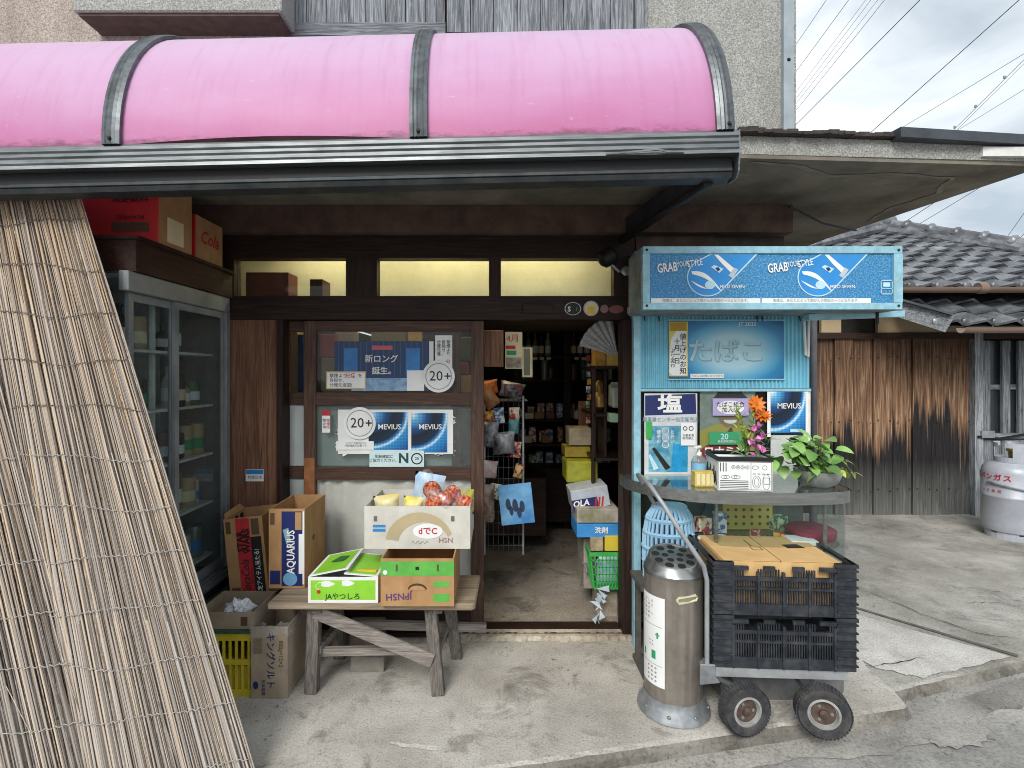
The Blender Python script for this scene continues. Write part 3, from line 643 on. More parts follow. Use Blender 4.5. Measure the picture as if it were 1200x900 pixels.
# ---------------------------------------------------------------- awning
aw = thing('awning', 'pink barrel-vaulted awning with grey aluminium ribs and front gutter', 'awning', (0, 1.9, 2.31))
ribX = [-2.49, -1.388, -.288, .82]
def arc(t): # t 0 at gutter, 1 at top
    a = t * math.pi / 2; return (.66 * (1 - math.cos(a)), .68 * math.sin(a))
def sheet(x0, x1, bow):
    m = MB()
    def fn(u, v):
        d, z = arc(v); x = x0 + (x1 - x0) * u
        sag = bow * math.sin(math.pi * u) * max(0, 1 - v * 6)
        return Vector((x, d + .004, z + .01 + sag))
    m.grid(fn, 16, 20); base = len(m.v)
    return m
awp = []
for i in range(3):
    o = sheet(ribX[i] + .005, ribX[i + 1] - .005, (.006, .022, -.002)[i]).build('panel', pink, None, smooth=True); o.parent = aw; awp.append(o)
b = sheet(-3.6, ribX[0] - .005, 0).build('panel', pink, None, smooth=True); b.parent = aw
for x in ribX:
    m = MB(); N = 22
    prof = [(-.032, 0), (-.032, .012), (-.02, .016), (-.016, .012), (-.006, .016), (0, .012), (.006, .016), (.016, .012), (.02, .016), (.032, .012), (.032, 0)]
    vs = []
    for k in range(N + 1):
        t = k / N; d, z = arc(t); a = t * math.pi / 2; nn = Vector((0, -math.cos(a), math.sin(a)))
        for dx, h_ in prof: vs.append(Vector((x + dx + (.0 if x < .5 else -.01), d, z + .01)) + nn * h_)
    q = len(prof); m.add(vs, [(k*q+j, k*q+(j+1)%q, (k+1)*q+(j+1)%q, (k+1)*q+j) for k in range(N) for j in range(q)])
    o = m.build('rib', alu_rib, None); o.parent = aw
    s = MB().lathe([(.007, 0), (.007, .003), (.003, .006)], (x, -.016, .03), 8, Matrix.Rotation(R(90), 4, 'X')).build('screw', black_metal, None); s.parent = o
# flat back of the vault to the wall
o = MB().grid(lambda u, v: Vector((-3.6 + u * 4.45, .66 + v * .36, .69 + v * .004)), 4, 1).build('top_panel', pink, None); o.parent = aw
# end closure (right side) : gusset plate inside last rib
m = MB(); pts = [(.815, arc(k / 14)[0] + .01, arc(k / 14)[1]) for k in range(15)] + [(.815, 1.0, .68), (.815, 1.0, 0)]
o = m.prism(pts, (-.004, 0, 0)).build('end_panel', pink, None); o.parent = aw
x0, x1 = -3.6, .86
m = MB(); pr = [(0, .0)]
prof = [(.05, .012), (.0, .012), (-.006, .004), (-.006, -.008), (0, -.013), (-.006, -.018), (-.006, -.028), (0, -.033), (-.006, -.038), (-.006, -.05), (0, -.056), (-.004, -.07), (.05, -.07)]
m.prism([(x0, d, z) for d, z in prof], (x1 - x0, 0, 0)); o = m.build('gutter_face', alu, None); o.parent = aw
o = MB().box((x0, .035, -.112), (x1 - .01, .09, -.071)).build('gutter_recess', black_metal, None); o.parent = aw
o = MB().prism([(x0, d, z) for d, z in ((.02, -.113), (.012, -.118), (.012, -.128), (.018, -.131), (.012, -.135), (.02, -.15), (.09, -.15), (.09, -.113))], (x1 - .02 - x0, 0, 0)).build('gutter_lip', alu_dark, None); o.parent = aw
o = MB().prism([(x1, .0, .014), (x1, .1, .014), (x1, .1, -.148), (x1, .03, -.15), (x1, .012, -.13), (x1, .0, -.07)], (.006, 0, 0)).build('end_cap', alu, None); o.parent = aw
m = MB().beam((.81, .06, -.09), (.70, 1.02, -.06), .05, .09); o = m.build('side_arm', alu_dark, None); o.parent = aw
m = MB().tube([(.77, .06, -.15), (.67, 1.0, -.13)], .02, 10); o = m.build('side_tube', black_metal, None, smooth=True); o.parent = aw
m = MB().beam((-3.4, .06, -.09), (-3.4, 1.02, -.06), .05, .09); o = m.build('side_arm', alu_dark, None); o.parent = aw
# dent on the gutter
o = MB().tube([(.38, -.008, -.066), (.5, -.01, -.06), (.56, -.012, -.055), (.6, -.009, -.063), (.66, -.008, -.064)], .004, 5).build('bent_edge', galv, None); o.parent = aw
aw.rotation_euler = (0, R(-1.35), 0); aw.location.z = 2.31 - .02

# ---------------------------------------------------------------- reed screen
rs = thing('reed_screen', 'tall weathered reed screen leaning against the awning gutter', 'screen', (-1.35, 1.85, 0))
reeds = []
for k in range(6):
    rnd = random.Random(k); n = 5; segs = 4; m = MB(); pts = []; bx = by = 0
    for j in range(segs + 1):
        pts.append((bx, by, j / segs)); bx = rnd.uniform(-.006, .006); by = rnd.uniform(-.003, .003)
    m.tube(pts, [1.08, 1.0, 1.03, .97, .9], n, caps=True)
    # tube radius is in metres: scale xy later through object scale
    me = MB(); me.v = []; 
    ring = []
    for j, (x, y, z) in enumerate(pts):
        rr = (1.08, 1.0, 1.03, .97, .9)[j]
        for q in range(n): ring.append(Vector((rr * math.cos(q * math.tau / n) + x * 250, rr * math.sin(q * math.tau / n) + y * 250, z)))
    mm = MB().add(ring, [(j*n+q, j*n+(q+1)%n, (j+1)*n+(q+1)%n, (j+1)*n+q) for j in range(segs) for q in range(n)] + [tuple(segs*n+q for q in range(n))])
    reeds.append(mm.mesh('reed', reed_m, True, angle=80))
def sheetB(u, v):     # u across 0..1 (left to right), v 0 foot .. 1 top
    bot = Vector((-1.58 + u * .72, 1.84 - .09 * math.sin(math.pi * min(1, u * 1.05)) * .6 + .03 * u, .0))
    top = Vector((-2.14 + u * .46, 2.045, 2.3))
    p = bot.lerp(top, v); p.x -= .02 * math.sin(math.pi * v) * (1 - u); return p
def sheetA(u, v):
    bot = Vector((-2.15 + u * .80, 1.79 + .02 * u - .05 * math.sin(math.pi * u), .0))
    top = Vector((-2.85 + u * .72, 2.005, 2.3))
    p = bot.lerp(top, v); return p
def put_reeds(fn, n, seed, skip=0):
    rnd = random.Random(seed)
    for i in range(n):
        u = min(1, max(0, (i + rnd.uniform(-.3, 1.3)) / n)); v1 = 1 + rnd.uniform(-.03, .01)
        a = fn(u, rnd.uniform(0, .012)); bq = fn(min(1, max(0, u + rnd.uniform(-.018, .018))), v1)
        dep = rnd.choice((-.003, 0, .003, .008, .014)); a.y += dep; bq.y += dep
        d = bq - a; L = d.length; q = d.to_track_quat('Z', 'Y') @ Quaternion((0, 0, 1), rnd.uniform(0, 6.28))
        r = rnd.choice((.0018, .0022, .0026, .0031, .0038))
        inst('reed', rnd.choice(reeds), rs, a - rs.location, scale=(r, r, L), quat=q)
put_reeds(sheetB, 178, 1); put_reeds(sheetA, 118, 2)
# dark backing reeds behind (the far side of the folded screen)
rnd = random.Random(9); m = MB()
for i in range(620):
    u = rnd.random(); f = sheetB if i % 3 else sheetA
    dp = rnd.choice((.009, .014, .02, .028)); a = f(u, 0) + Vector((0, dp, 0)); c = f(min(1, max(0, u + rnd.uniform(-.02, .02))), rnd.choice((.99, .98, .97))) + Vector((0, dp, 0))
    m.tube([a, a.lerp(c, .5) + Vector((rnd.uniform(-.003, .003), 0, 0)), c], rnd.choice((.0014, .0018, .0024)), 4, caps=False)
o = m.build('back_reeds', reed_m, rs, smooth=True); o['kind'] = 'stuff'
cord = plain('binding_cord', '6e665e', .8); cord_w = plain('pale_binding_cord', 'a9a6a2', .7)
def cords(fn, rows, seed, u0=0, u1=1):
    rnd = random.Random(seed)
    for k, v in enumerate(rows):
        ph = rnd.uniform(0, 6); pts = []; N = 90
        for i in range(N + 1):
            u = u0 + (u1 - u0) * i / N
            vv = v + .006 * math.sin(u * 5 + ph) + .0025 * math.sin(u * 13 + ph * 2)
            p = fn(u, vv); p.y -= .006 + .003 * math.sin(i * 2.1); p.z += .0035 * math.sin(i * 1.9); pts.append(p)
        MB().tube(pts, .0019, 4).build('binding_cord', cord if v > .55 else cord_w, rs)
cords(sheetB, [.035 + .077 * k for k in range(13)], 3)
cords(sheetA, [.0 + .03 + .079 * k for k in range(13)], 4)
m = MB(); rnd = random.Random(19)
for i in range(34):     # snapped and splayed stalks standing off the sheet
    u, v = rnd.random(), rnd.uniform(0, .8); f = sheetB if i % 3 else sheetA; p0 = f(u, v); p1 = f(min(1, u + rnd.uniform(-.05, .05)), v + rnd.uniform(.06, .2))
    m.tube([p0 + Vector((0, -.004, 0)), p1 + Vector((rnd.uniform(-.012, .012), -rnd.uniform(.006, .02), 0))], .0013, 4)
o = m.build('loose_stalks', reed_m, rs, smooth=True); o['kind'] = 'stuff'
m = MB(); rnd = random.Random(12)
for i in range(8):
    c = Vector((PX(25 + i * 12, 1.74), 1.73, .10)); m.tube([c + Vector((rnd.uniform(-.02,.02), rnd.uniform(-.01,.01), rnd.uniform(-.02,.03))) for _ in range(6)], .009, 5)
m.build('torn_wrapping', bag_white, rs, smooth=True)

# ================================================================ neighbouring house
YN = 5.45
nh = thing('neighbour_house', 'low timber house with charred cedar boards and grey tiled roof', 'house', (4.6, YN, 0))
MB().box((2.6, YN + .06, -.1), (8.6, 10.5, 2.3)).build('wall_core', M('house_core', '2d2724', '221d1b', .9), nh)
xa, xb = PX(955, YN), PX(1138, YN)
w = (xb - xa) / 8; rnd = random.Random(2)
for i in range(8):
    ww = w * rnd.uniform(.97, 1.0)
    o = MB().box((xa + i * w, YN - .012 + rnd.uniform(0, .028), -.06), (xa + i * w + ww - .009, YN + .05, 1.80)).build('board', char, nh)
    o.location.z = 0
nl = MB().lathe([(.007, 0), (.007, .004), (.003, .006)], (0, 0, 0), 6, Matrix.Rotation(R(90), 4, 'X')).mesh('nail', black_metal)
for i in range(8):
    for z in (.25, .95, 1.6):
        for fx in (.2, .8): inst('nail', nl, nh, Vector((xa + (i + fx) * w, YN - .013, z + rnd.uniform(-.02, .02))) - wloc(nh))
MB().box((xb + .0, YN - .045, -.06), (xb + .085, YN + .05, 1.86)).build('post', grey_boards, nh)
wl_ = MB().box((xb + .086, YN - .0, -.06), (8.5, YN + .05, .78)).build('lower_wall', M('grey_green_board', '6f736d', '5d615b', .85, 0, 9, stretch=(6, 6, .4), dirt='47453f', dscale=4), nh)
boards(wl_, xb + .09, xb + 3.3, YN - .022, -.06, .76, 16, grey_boards, .02)
MB().box((xb + .086, YN - .04, .78), (8.5, YN + .05, .83)).build('window_sill', grey_rail, nh)
win = MB().box((xb + .086, YN + .02, .83), (8.5, YN + .05, 1.78)).build('window', plain('dark_window', '30353a', .25), nh)
bar = MB().box((-.04, 0, 0), (.04, .03, .95)).mesh('lattice_bar', grey_boards)
for i in range(17): inst('lattice_bar', bar, win, Vector((xb + .13 + i * .185 + (.02 if i % 2 else 0), YN - .03, .83)) - wloc(win))
MB().box((xb + .09, YN - .0, 1.28), (xb + 3.3, YN + .015, 1.33)).build('lattice_rail', grey_rail, win)
MB().box((xa - .3, YN - .03, 1.80), (8.6, YN + .05, 1.86)).build('wall_plate', dark_wood_x, nh)
MB().box((PX(962, YN), YN - .01, 1.865), (PX(985, YN), YN + .03, 2.14)).build('plaster_piece', cream_d, nh)
MB().box((PX(1028, YN), YN - .01, 1.865), (8.5, YN + .03, 2.1)).build('plaster_piece', cream_d, nh)
# roofs: S-shaped tiles laid piece by piece
TWd, TL = .275, .26
def tile_mesh():
    m = MB(); n = 7; vs = []
    for j, (t, lift) in enumerate(((0, .042), (1.12, .004))):
        for i in range(n + 1):
            u = i / n; h_ = .022 * math.cos(u * math.tau + 2.4) - .008 * math.cos(2 * u * math.tau)
            vs.append(Vector(((u - .5) * TWd * 1.06, t * TL, h_ + lift)))
    for i in range(n + 1): vs.append(vs[i] - Vector((0, 0, .026)))
    q = n + 1
    m.add(vs, [(i, i+1, q+i+1, q+i) for i in range(n)] + [(2*q+i, 2*q+i+1, i+1, i) for i in range(n)])
    return m.mesh('roof_tile', tile_m, True)
tile = tile_mesh()
drop_m = MB().lathe([(.034, -.03), (.04, -.02), (.04, .012), (.03, .02), (.012, .024)], (0, 0, 0), 10, Matrix.Rotation(R(90), 4, 'X')).mesh('eave_end_tile', tile_m, True)
def roof(name, x0, x1, y0, z0, slope, rows, inside, under):
    a = math.atan(slope); L = rows * TL * math.cos(a)
    r = MB().prism([(x0, y0, z0 - .03), (x1, y0, z0 - .03), (x1, y0 + L, z0 - .03 + slope * L), (x0, y0 + L, z0 - .03 + slope * L)], (0, 0, .02)) if under is None else MB().prism([(x, y, z0 - .035 + slope * (y - y0)) for x, y in under], (0, 0, .02))
    r = r.build(name, plain(name + '_deck', '2b2624', .9), nh)
    base = wloc(r); rn = random.Random(len(name))
    for j in range(rows):
        for i in range(int((x1 - x0) / TWd)):
            x = x0 + TWd * (i + .5); d = j * TL * math.cos(a); y = y0 + d
            if not inside(x, y + .1): continue
            inst('roof_tile', tile, r, Vector((x, y, z0 + slope * d)) - base, rot=(a + rn.uniform(-.015, .015), rn.uniform(-.02, .02), rn.uniform(-.02, .02)))
            if j == 0: inst('eave_end_tile', drop_m, r, Vector((x - TWd * .42, y - .0, z0 + .035)) - base)
    return r
ap = Vector((5.72, 7.88)); cr = Vector((7.35, 5.2)); cl = Vector((3.3, 6.35))
def in_hip(x, y):
    right = (y - 5.2) / (7.88 - 5.2); xr_ = cr.x + (ap.x - cr.x) * right
    xl_ = 3.2 if y < 6.35 else cl.x + (ap.x - cl.x) * (y - 6.35) / (7.88 - 6.35)
    return xl_ < x < xr_
UZ = 2.27; US = .48
up = roof('upper_roof', 3.2, 8.0, 5.2, UZ, US, 12, in_hip, [(3.2, 5.2), (cr.x, 5.2), (ap.x, ap.y), (3.2, 6.3)])
lo = roof('lower_roof', PX(1092, 4.9), 8.4, 4.88, 1.885, .56, 3, lambda x, y: True, None)
def ridge(a, c, r, parent, nrow=2):
    a, c = Vector(a), Vector(c); d = c - a; n = max(2, int(d.length / .3))
    for lev in range(nrow):
        for i in range(n):
            p = a + d * (i / n); q = a + d * ((i + 1.06) / n); off = Vector((0, -.05 * (nrow - 1 - lev), -.07 * (nrow - 1 - lev)))
            MB().tube([p + off, q + off], r, 8, r2=r * .9).build('ridge_tile', tile_m, parent, smooth=True)
            if lev == nrow - 1: MB().lathe([(r * 1.25, -.02), (r * 1.3, .02), (r, .05)], p + off, 8, d.to_track_quat('Z', 'Y').to_matrix().to_4x4()).build('ridge_collar', tile_m, parent, smooth=True)
zr = lambda y: UZ + US * (y - 5.2) + .12
ridge((ap.x, ap.y, zr(ap.y)), (cr.x, cr.y, zr(cr.y)), .075, up, 3)
ridge((ap.x, ap.y, zr(ap.y)), (cl.x, cl.y, zr(cl.y)), .07, up, 2)
MB().prism([(3.2, 6.3, zr(6.3) - .2), (ap.x, ap.y, zr(ap.y) - .15), (cr.x, cr.y, zr(cr.y) - .2), (8.6, 10, 2.2), (3.2, 10, 2.2)], (0, 0, -.02)).build('rear_roof', tile_m, up)
m = MB(); q0 = Vector((ap.x - .05, ap.y - .06, zr(ap.y) + .02)); rnd = random.Random(4)
for k in range(9):
    a = k / 9 * math.tau; m.lathe([(.02, -.05), (.07, -.02), (.075, .02), (.03, .05)], q0 + Vector((math.cos(a) * .13, 0, math.sin(a) * .11)), 8, Matrix.Rotation(R(90), 4, 'X'))
m.lathe([(.05, -.08), (.13, -.05), (.13, .05), (.06, .09)], q0, 12, Matrix.Rotation(R(90), 4, 'X'))
m.build('ridge_ornament', tile_m, up, smooth=True)
def half_gutter(x0, x1, y, z, parent):
    m = MB(); N = 8; vs = []
    for x in (x0, x1):
        for k in range(N + 1):
            a = math.pi + k / N * math.pi; vs.append(Vector((x, y + .05 * math.cos(a), z + .05 * math.sin(a))))
    m.add(vs, [(k, k+1, N+1+k+1, N+1+k) for k in range(N)])
    o = m.build('gutter', copper, parent, smooth=True)
    for x in (x0 + .9, x0 + 2.1): MB().tube([(x - .04, y, z - .005), (x + .04, y, z - .005)], .054, 10).build('gutter_joint', copper, o, smooth=True)
half_gutter(PX(1040, 5.13), 7.4, 5.12, UZ + .005, nh)
half_gutter(PX(1126, 4.8), 8.3, 4.8, 1.86, nh)
# weathered barge board of the lower roof
p, q = P(1035, 352, 5.1), P(1113, 378, 4.82)
MB().beam(p + Vector((-.1, .1, .03)), q + Vector((0, 0, -.02)), .04, .15).build('barge_board', grey_rail, nh)
MB().beam(p + Vector((-.1, .1, .11)), q + Vector((.02, 0, .07)), .16, .02).build('verge_cap', slate_paint, nh)
MB().tube([P(953, 375, 4.6), P(953, 640, 4.6)], .03, 10).build('downpipe', M('grey_pvc', '5c5f64', '4d5055', .5), nh, smooth=True)
MB().tube([(xb + .02, YN - .06, .80), (xb + .25, YN - .05, .78), (xb + .6, YN - .06, .84), (xb + .9, YN - .06, .82)], .012, 6).build('gas_hose', black_metal, nh)
MB().box((xb + .05, YN - .07, .79), (xb + .18, YN - .04, .86)).build('hose_bracket', galv, nh)

# gas cylinder
YG = 4.72; zg = -.012; cx = PX(1186, YG)
gc = thing('gas_cylinder', 'grey propane gas cylinder with red lettering beside the lattice window', 'gas cylinder', (cx, YG, zg))
gm = M('grey_cylinder_paint', 'b9bdc6', 'a9aeb8', .4, .1, 8, dirt='7b7d82', dscale=6, damt=.25)
rg = .21
gbody = MB().lathe([(.17, .05), (.2, .07), (rg, .11), (rg, .36), (rg + .004, .365), (rg + .004, .378), (rg, .383), (rg, .58), (.2, .62), (.17, .655), (.1, .675), (.05, .68)], (cx, YG, zg), 32).build('tank', gm, gc, smooth=True)
m = MB(); n = 24
for k in range(n):
    a0, a1 = k / n * math.tau, (k + 1) / n * math.tau; 
    z0, z1 = (zg + .0, zg + .075) if k % 4 else (zg + .0, zg + .05)
    m.add([(cx + .185 * math.cos(a), YG + .185 * math.sin(a), z) for a in (a0, a1) for z in (z0, z1)], [(0, 2, 3, 1)])
m.build('foot_ring', gm, gc)
m = MB()
for k in range(30):
    a0, a1 = k / 30 * math.tau, (k + 1) / 30 * math.tau
    for z0, z1 in ((.67, .715), (.715, .80), (.80, .84)) if k % 10 in (0, 1, 2, 9) else ((.67, .715), (.80, .84)) if k % 10 in (3, 4, 7, 8) else ((.67, .715),):
        m.add([(cx + .125 * math.cos(a), YG + .125 * math.sin(a), zg + z) for a in (a0, a1) for z in (z0, z1)], [(0, 2, 3, 1)])
m.build('valve_guard', gm, gc)
MB().lathe([(.025, .68), (.025, .76), (.04, .765), (.04, .79)], (cx, YG, zg), 10).build('valve', plain('brass', '8a7a4a', .4, .6), gc, smooth=True)
m = MB().tube([(cx + (rg + .01) * math.cos(a), YG + (rg + .01) * math.sin(a), zg + .50 - .12 * (a - R(180)) / math.pi) for a in [R(180 + k * 6) for k in range(31)]], .009, 6); m.build('safety_chain', galv, gc)
for ch, a, z, s_ in (('プ', 128, .54, .07), ('ロ', 146, .54, .07), ('パ', 164, .54, .07), ('ン', 182, .54, .07), ('ガ', 200, .54, .07), ('ス', 218, .54, .07)):
    T(gc, ch, (cx + (rg + .003) * math.cos(R(a)), YG + (rg + .003) * math.sin(R(a)), zg + z), .058, ink_r, .03, yaw=R(a + 90))
for ch, a in (('火', 168), ('気', 180), ('厳', 192), ('禁', 204)):
    T(gc, ch, (cx + (rg + .003) * math.cos(R(a)), YG + (rg + .003) * math.sin(R(a)), zg + .42), .03, ink_r, .01, yaw=R(a + 90))

# overhead wires
wire_m = plain('black_cable', '2e3134', .6); wire_g = plain('grey_cable', '8d9296', .6)
wl_spec = [((933,50),(967,0),.008,wire_m,'thin wire nearest the upper wall corner'),((933,82),(993,0),.008,wire_m,'second wire from the upper wall corner'),
 ((935,103),(1013,0),.006,wire_g,'third wire from the upper wall corner'),((935,111),(1019,0),.006,wire_g,'fourth wire, lower strand of the close bundle'),((935,117),(1027,0),.006,wire_g,'fifth wire, inner strand of the close bundle'),
 ((935,125),(1035,0),.007,wire_m,'sixth wire, last strand of the close bundle'),((934,143),(1076,0),.012,wire_m,'thick black cable rising from the wall edge'),
 ((1013,160),(1192,0),.013,wire_m,'thick black cable crossing the middle of the sky'),((1045,155),(1200,61),.009,wire_g,'pale wire sloping gently at the right'),
 ((1108,160),(1200,68),.009,wire_g,'pale twisted cable with clips at the right'),((1122,151),(1200,103),.008,wire_g,'lowest pale wire at the right edge of the sky'),
 ((1045,268),(1088,240),.01,wire_m,'short dark wire seen below the eave'),((1058,272),(1133,227),.01,wire_g,'pale wire seen below the eave'),
 ((1170,290),(1200,248),.009,wire_g,'thin wire over the tiled roof'),((1182,292),(1200,272),.009,wire_g,'thin wire lowest over the tiled roof')]
for i, (a, c, r_, mt, lb) in enumerate(wl_spec):
    p, q = P(a[0], a[1], 17), P(c[0], c[1], 13); d = (q - p); d.normalize()
    pts = [p - d * 6 + (q + d * 4.5 - (p - d * 6)) * (k / 8) - Vector((0, 0, .05 * math.sin(math.pi * k / 8))) for k in range(9)]
    o = MB().tube(pts, r_ * .85, 5).build('overhead_wire', mt, None, at=p); tag(o, lb, 'wire', 'overhead wires in the sky')
    if 'clips' in lb:
        for t in (.15, .45, .8):
            MB().box(p.lerp(q, t) - Vector((.03, .02, .035)), p.lerp(q, t) + Vector((.03, .02, .035))).build('clip', galv, o)
        MB().tube([x + Vector((.12, 0, .02)) for x in pts], .006, 5).build('strand', mt, o)

# ================================================================ left display cabinet
XC = -1.5
cb = thing('display_cabinet', 'grey aluminium display cabinet with sliding glass doors left of the shop door', 'cabinet', (XC, 2.45, 0))
y0, y1, zb, zt = 2.14, 2.88, .40, 1.855
MB().box((XC - .36, y0, zb), (XC - .34, y1, zt)).build('back_panel', M('cabinet_back', 'c9c8c2', 'b3b2ad', .7), cb)
MB().box((XC - .36, y1 - .01, zb), (XC, y1 + .03, zt)).build('end_panel', M('cabinet_end', '8b8d8e', '7a7c7d', .6), cb)
MB().box((XC - .36, y0 - .03, zb), (XC, y0 - .025, zt)).build('end_pane', glass_cab, cb)
MB().box((XC - .36, y0, zt - .02), (XC, y1, zt)).build('top_panel', alu_y, cb)
MB().box((XC - .36, y0 - .02, 0), (XC - .02, y1 + .02, zb - .05)).build('plinth', M('plinth_concrete', '5d5751', '4a4540', .9), cb)
fr = MB().box((XC - .02, y0 - .03, zt - .075), (XC + .02, y1 + .03, zt + .005)).build('head_frame', alu_y, cb, bevel=.003)
MB().box((XC - .02, y1 - .005, zb), (XC + .02, y1 + .03, zt - .076)).build('jamb', alu_y, cb)
m = MB()
for k in range(4): m.box((XC - .02, y0 - .03, zb - .05 + k * .018), (XC + .035 - k * .011, y1 + .03, zb - .034 + k * .018))
m.build('sill_track', galv, cb)
for i, (a, c, dx) in enumerate(((2.43, 2.875, .004), (2.15, 2.46, -.014))):
    dr = MB()
    for ya, yb in ((a, a + .03), (c - .03, c)): dr.box((XC + dx - .008, ya, zb + .02), (XC + dx + .008, yb, zt - .077))
    dr.box((XC + dx - .007, a + .031, zt - .11), (XC + dx + .007, c - .031, zt - .078)).box((XC + dx - .007, a + .031, zb + .021), (XC + dx + .007, c - .031, zb + .06))
    d_ = dr.build('sliding_panel', alu_y, cb)
    MB().box((XC + dx - .002, a + .02, zb + .05), (XC + dx + .002, c - .02, zt - .1)).build('pane', glass_cab, d_)
zsh = [1.55, 1.285, 1.03, .775, .50]
for z in zsh: MB().box((XC - .34, y0, z - .012), (XC - .025, y1 - .06, z)).build('shelf', white_paint, cb)
MB().tube([(XC - .09, 2.42, zb), (XC - .09, 2.42, zt - .03)], .016, 8).build('inner_post', white_paint, cb)
cab_stock = [plain('can_' + c, c, .4, m_) for c, m_ in (('2f3a34', 0), ('b9a07a', 0), ('6d4a3a', 0), ('31312f', .3), ('8a8f8a', .4), ('4a7a4a', 0), ('c7c3b4', 0))]
rnd = random.Random(21)
def bottle_prof(r, h): return [(r*.92, 0), (r, .01), (r, h * .58), (r * .75, h * .7), (r * .34, h * .78), (r * .34, h * .93), (r * .4, h * .94), (r * .4, h)]
def can_prof(r, h): return [(r * .92, 0), (r, .006), (r, h - .008), (r * .93, h)]
lids = ['left', 'middle', 'right']
kinds_lab = {1: ('green bottle', 'beer bottle'), 2: ('dark jar', 'jar'), 3: ('tall tin', 'tin'), 0: ('pale bottle', 'bottle'), 4: ('dented tin', 'tin')}
NTH = ['first', 'second', 'third', 'fourth', 'fifth', 'sixth', 'seventh', 'eighth', 'ninth', 'tenth', 'eleventh', 'twelfth']
rowname = ['top', 'second', 'third', 'fourth', 'bottom']
for si, z in enumerate(zsh):
    for j, y in enumerate((2.22, 2.33, 2.52, 2.6, 2.68, 2.75)):
        if si == 0 and j > 3: continue
        r_ = rnd.uniform(.033, .045); h_ = rnd.uniform(.11, .19); btl = si in (0, 1) and j % 2 == 0
        o = MB().lathe(bottle_prof(r_ * .9, h_ * 1.15) if btl else can_prof(r_, h_), (XC - .075 - rnd.uniform(0, .03), y, z), 14).build('bottle' if btl else 'tin', rnd.choice(cab_stock), None, smooth=True, at=(XC - .13, y, z))
        tag(o, f"{'bottle' if btl else 'tin'} on the {rowname[si]} shelf of the glass cabinet, {NTH[j]} from the street", 'bottle' if btl else 'tin', 'goods in the glass cabinet')
        MB().lathe([(r_ * (.91 if btl else 1.01), h_ * .2), (r_ * (.91 if btl else 1.01), h_ * .55)], wloc(o) + (o.data.vertices[0].co - Vector((o.data.vertices[0].co.x, 0, 0))) * 0 + Vector((sum(v.co.x for v in o.data.vertices) / len(o.data.vertices), 0, 0)), 14, caps=False).build('paper_band', rnd.choice((paper, paper_c, ink_g, ink_b)), o, smooth=True)
# fascia above the cabinet with red cartons on it
fs = thing('timber_shelf', 'dark timber shelf above the glass cabinet carrying red cartons', 'shelf', (XC - .2, 2.4, 1.86))
MB().box((XC - .5, 2.14, 1.862), (XC + .03, YF - .035, 1.99)).build('fascia', dark_wood_y, fs)
MB().box((XC - .55, 2.13, 1.991), (XC + .045, YF - .036, 2.006)).build('top_board', dark_wood_y, fs)
def box_sides(x0, y0, z0, x1, y1, z1, t=.005):
    return MB().box((x0, y0, z0), (x1, y0 + t, z1)).box((x0, y1 - t, z0), (x1, y1, z1)).box((x0, y0 + t, z0), (x0 + t, y1 - t, z1)).box((x1 - t, y0 + t, z0), (x1, y1 - t, z1)).box((x0 + t, y0 + t, z0), (x1 - t, y1 - t, z0 + t))
Yr = 2.28
rc = thing('red_carton', 'large red carton with grey print on the timber shelf', 'carton', (XC, Yr, 2.006))
xl, xr2 = PX(95, Yr), XC + .03
rc0 = MB().box((xl, Yr, 2.006), (xr2, Yr + .25, 2.32)).build('body', red_card, rc, bevel=.003)
MB().box((xr2 + .0005, Yr + .004, 2.008), (xr2 + .002, Yr + .246, 2.318)).build('side_panel', cardb, rc)
T(rc, '炭酸飲料', (xr2 - .12, Yr - .002, 2.20), .04, ink_k, .01); T(rc, '350ml×24', (xr2 - .12, Yr - .002, 2.12), .03, ink_k, 0)
MB().box((xr2 - .2, Yr - .002, 2.06), (xr2 - .04, Yr - .001, 2.10)).build('code_block', ink_br, rc)
MB().box((xr2 + .002, Yr + .06, 2.03), (xr2 + .003, Yr + .18, 2.14)).build('printed_label', paper_c, rc)
Yr = 2.56
rc = thing('red_carton', 'smaller red carton further back on the timber shelf', 'carton', (XC, Yr, 2.006))
MB().box((XC - .2, Yr, 2.006), (xr2, Yr + .25, 2.22)).build('body', red_card, rc, bevel=.003)
MB().box((xr2 + .0005, Yr + .004, 2.008), (xr2 + .002, Yr + .246, 2.218)).build('side_panel', cardb, rc)
T(rc, 'Cola', (xr2 + .003, Yr + .12, 2.12), .09, ink_r, .02, shear=.3, eul=Euler((R(90), 0, R(90))))

# ================================================================ sliding doors
def sdoor(name, label, x0, x1, Y, rows, stile, panes):
    d = thing(name, label, 'door', ((x0 + x1) / 2, Y, .022))
    z0, z1 = .024, 1.742
    for a, c in ((x0, x0 + stile[0]), (x1 - stile[1], x1)): MB().box((a, Y - .016, z0), (c, Y + .016, z1)).build('stile', door_wood, d, bevel=.002)
    zs = [z1 - .055] + rows; prev = z1
    xi0, xi1 = x0 + stile[0], x1 - stile[1]
    for k, (a, c) in enumerate(zip([z1] + [r_[1] for r_ in rows], [r_[0] for r_ in rows] + [z0])):
        MB().box((xi0, Y - .014, c), (xi1, Y + .014, a)).build('rail', door_wood_x if k < len(rows) else dark_wood_x, d, bevel=.002)
    for (zt_, zb_), mt in zip(rows, panes):
        MB().box((xi0, Y - .002, zb_), (xi1, Y + .002, zt_)).build('pane', mt, d)
    return d
YD = YF + .02
z_ = lambda py: PZ(py, YD)
rowsd = [(z_(388), z_(460)), (z_(475), z_(547)), (z_(562), z_(690))]
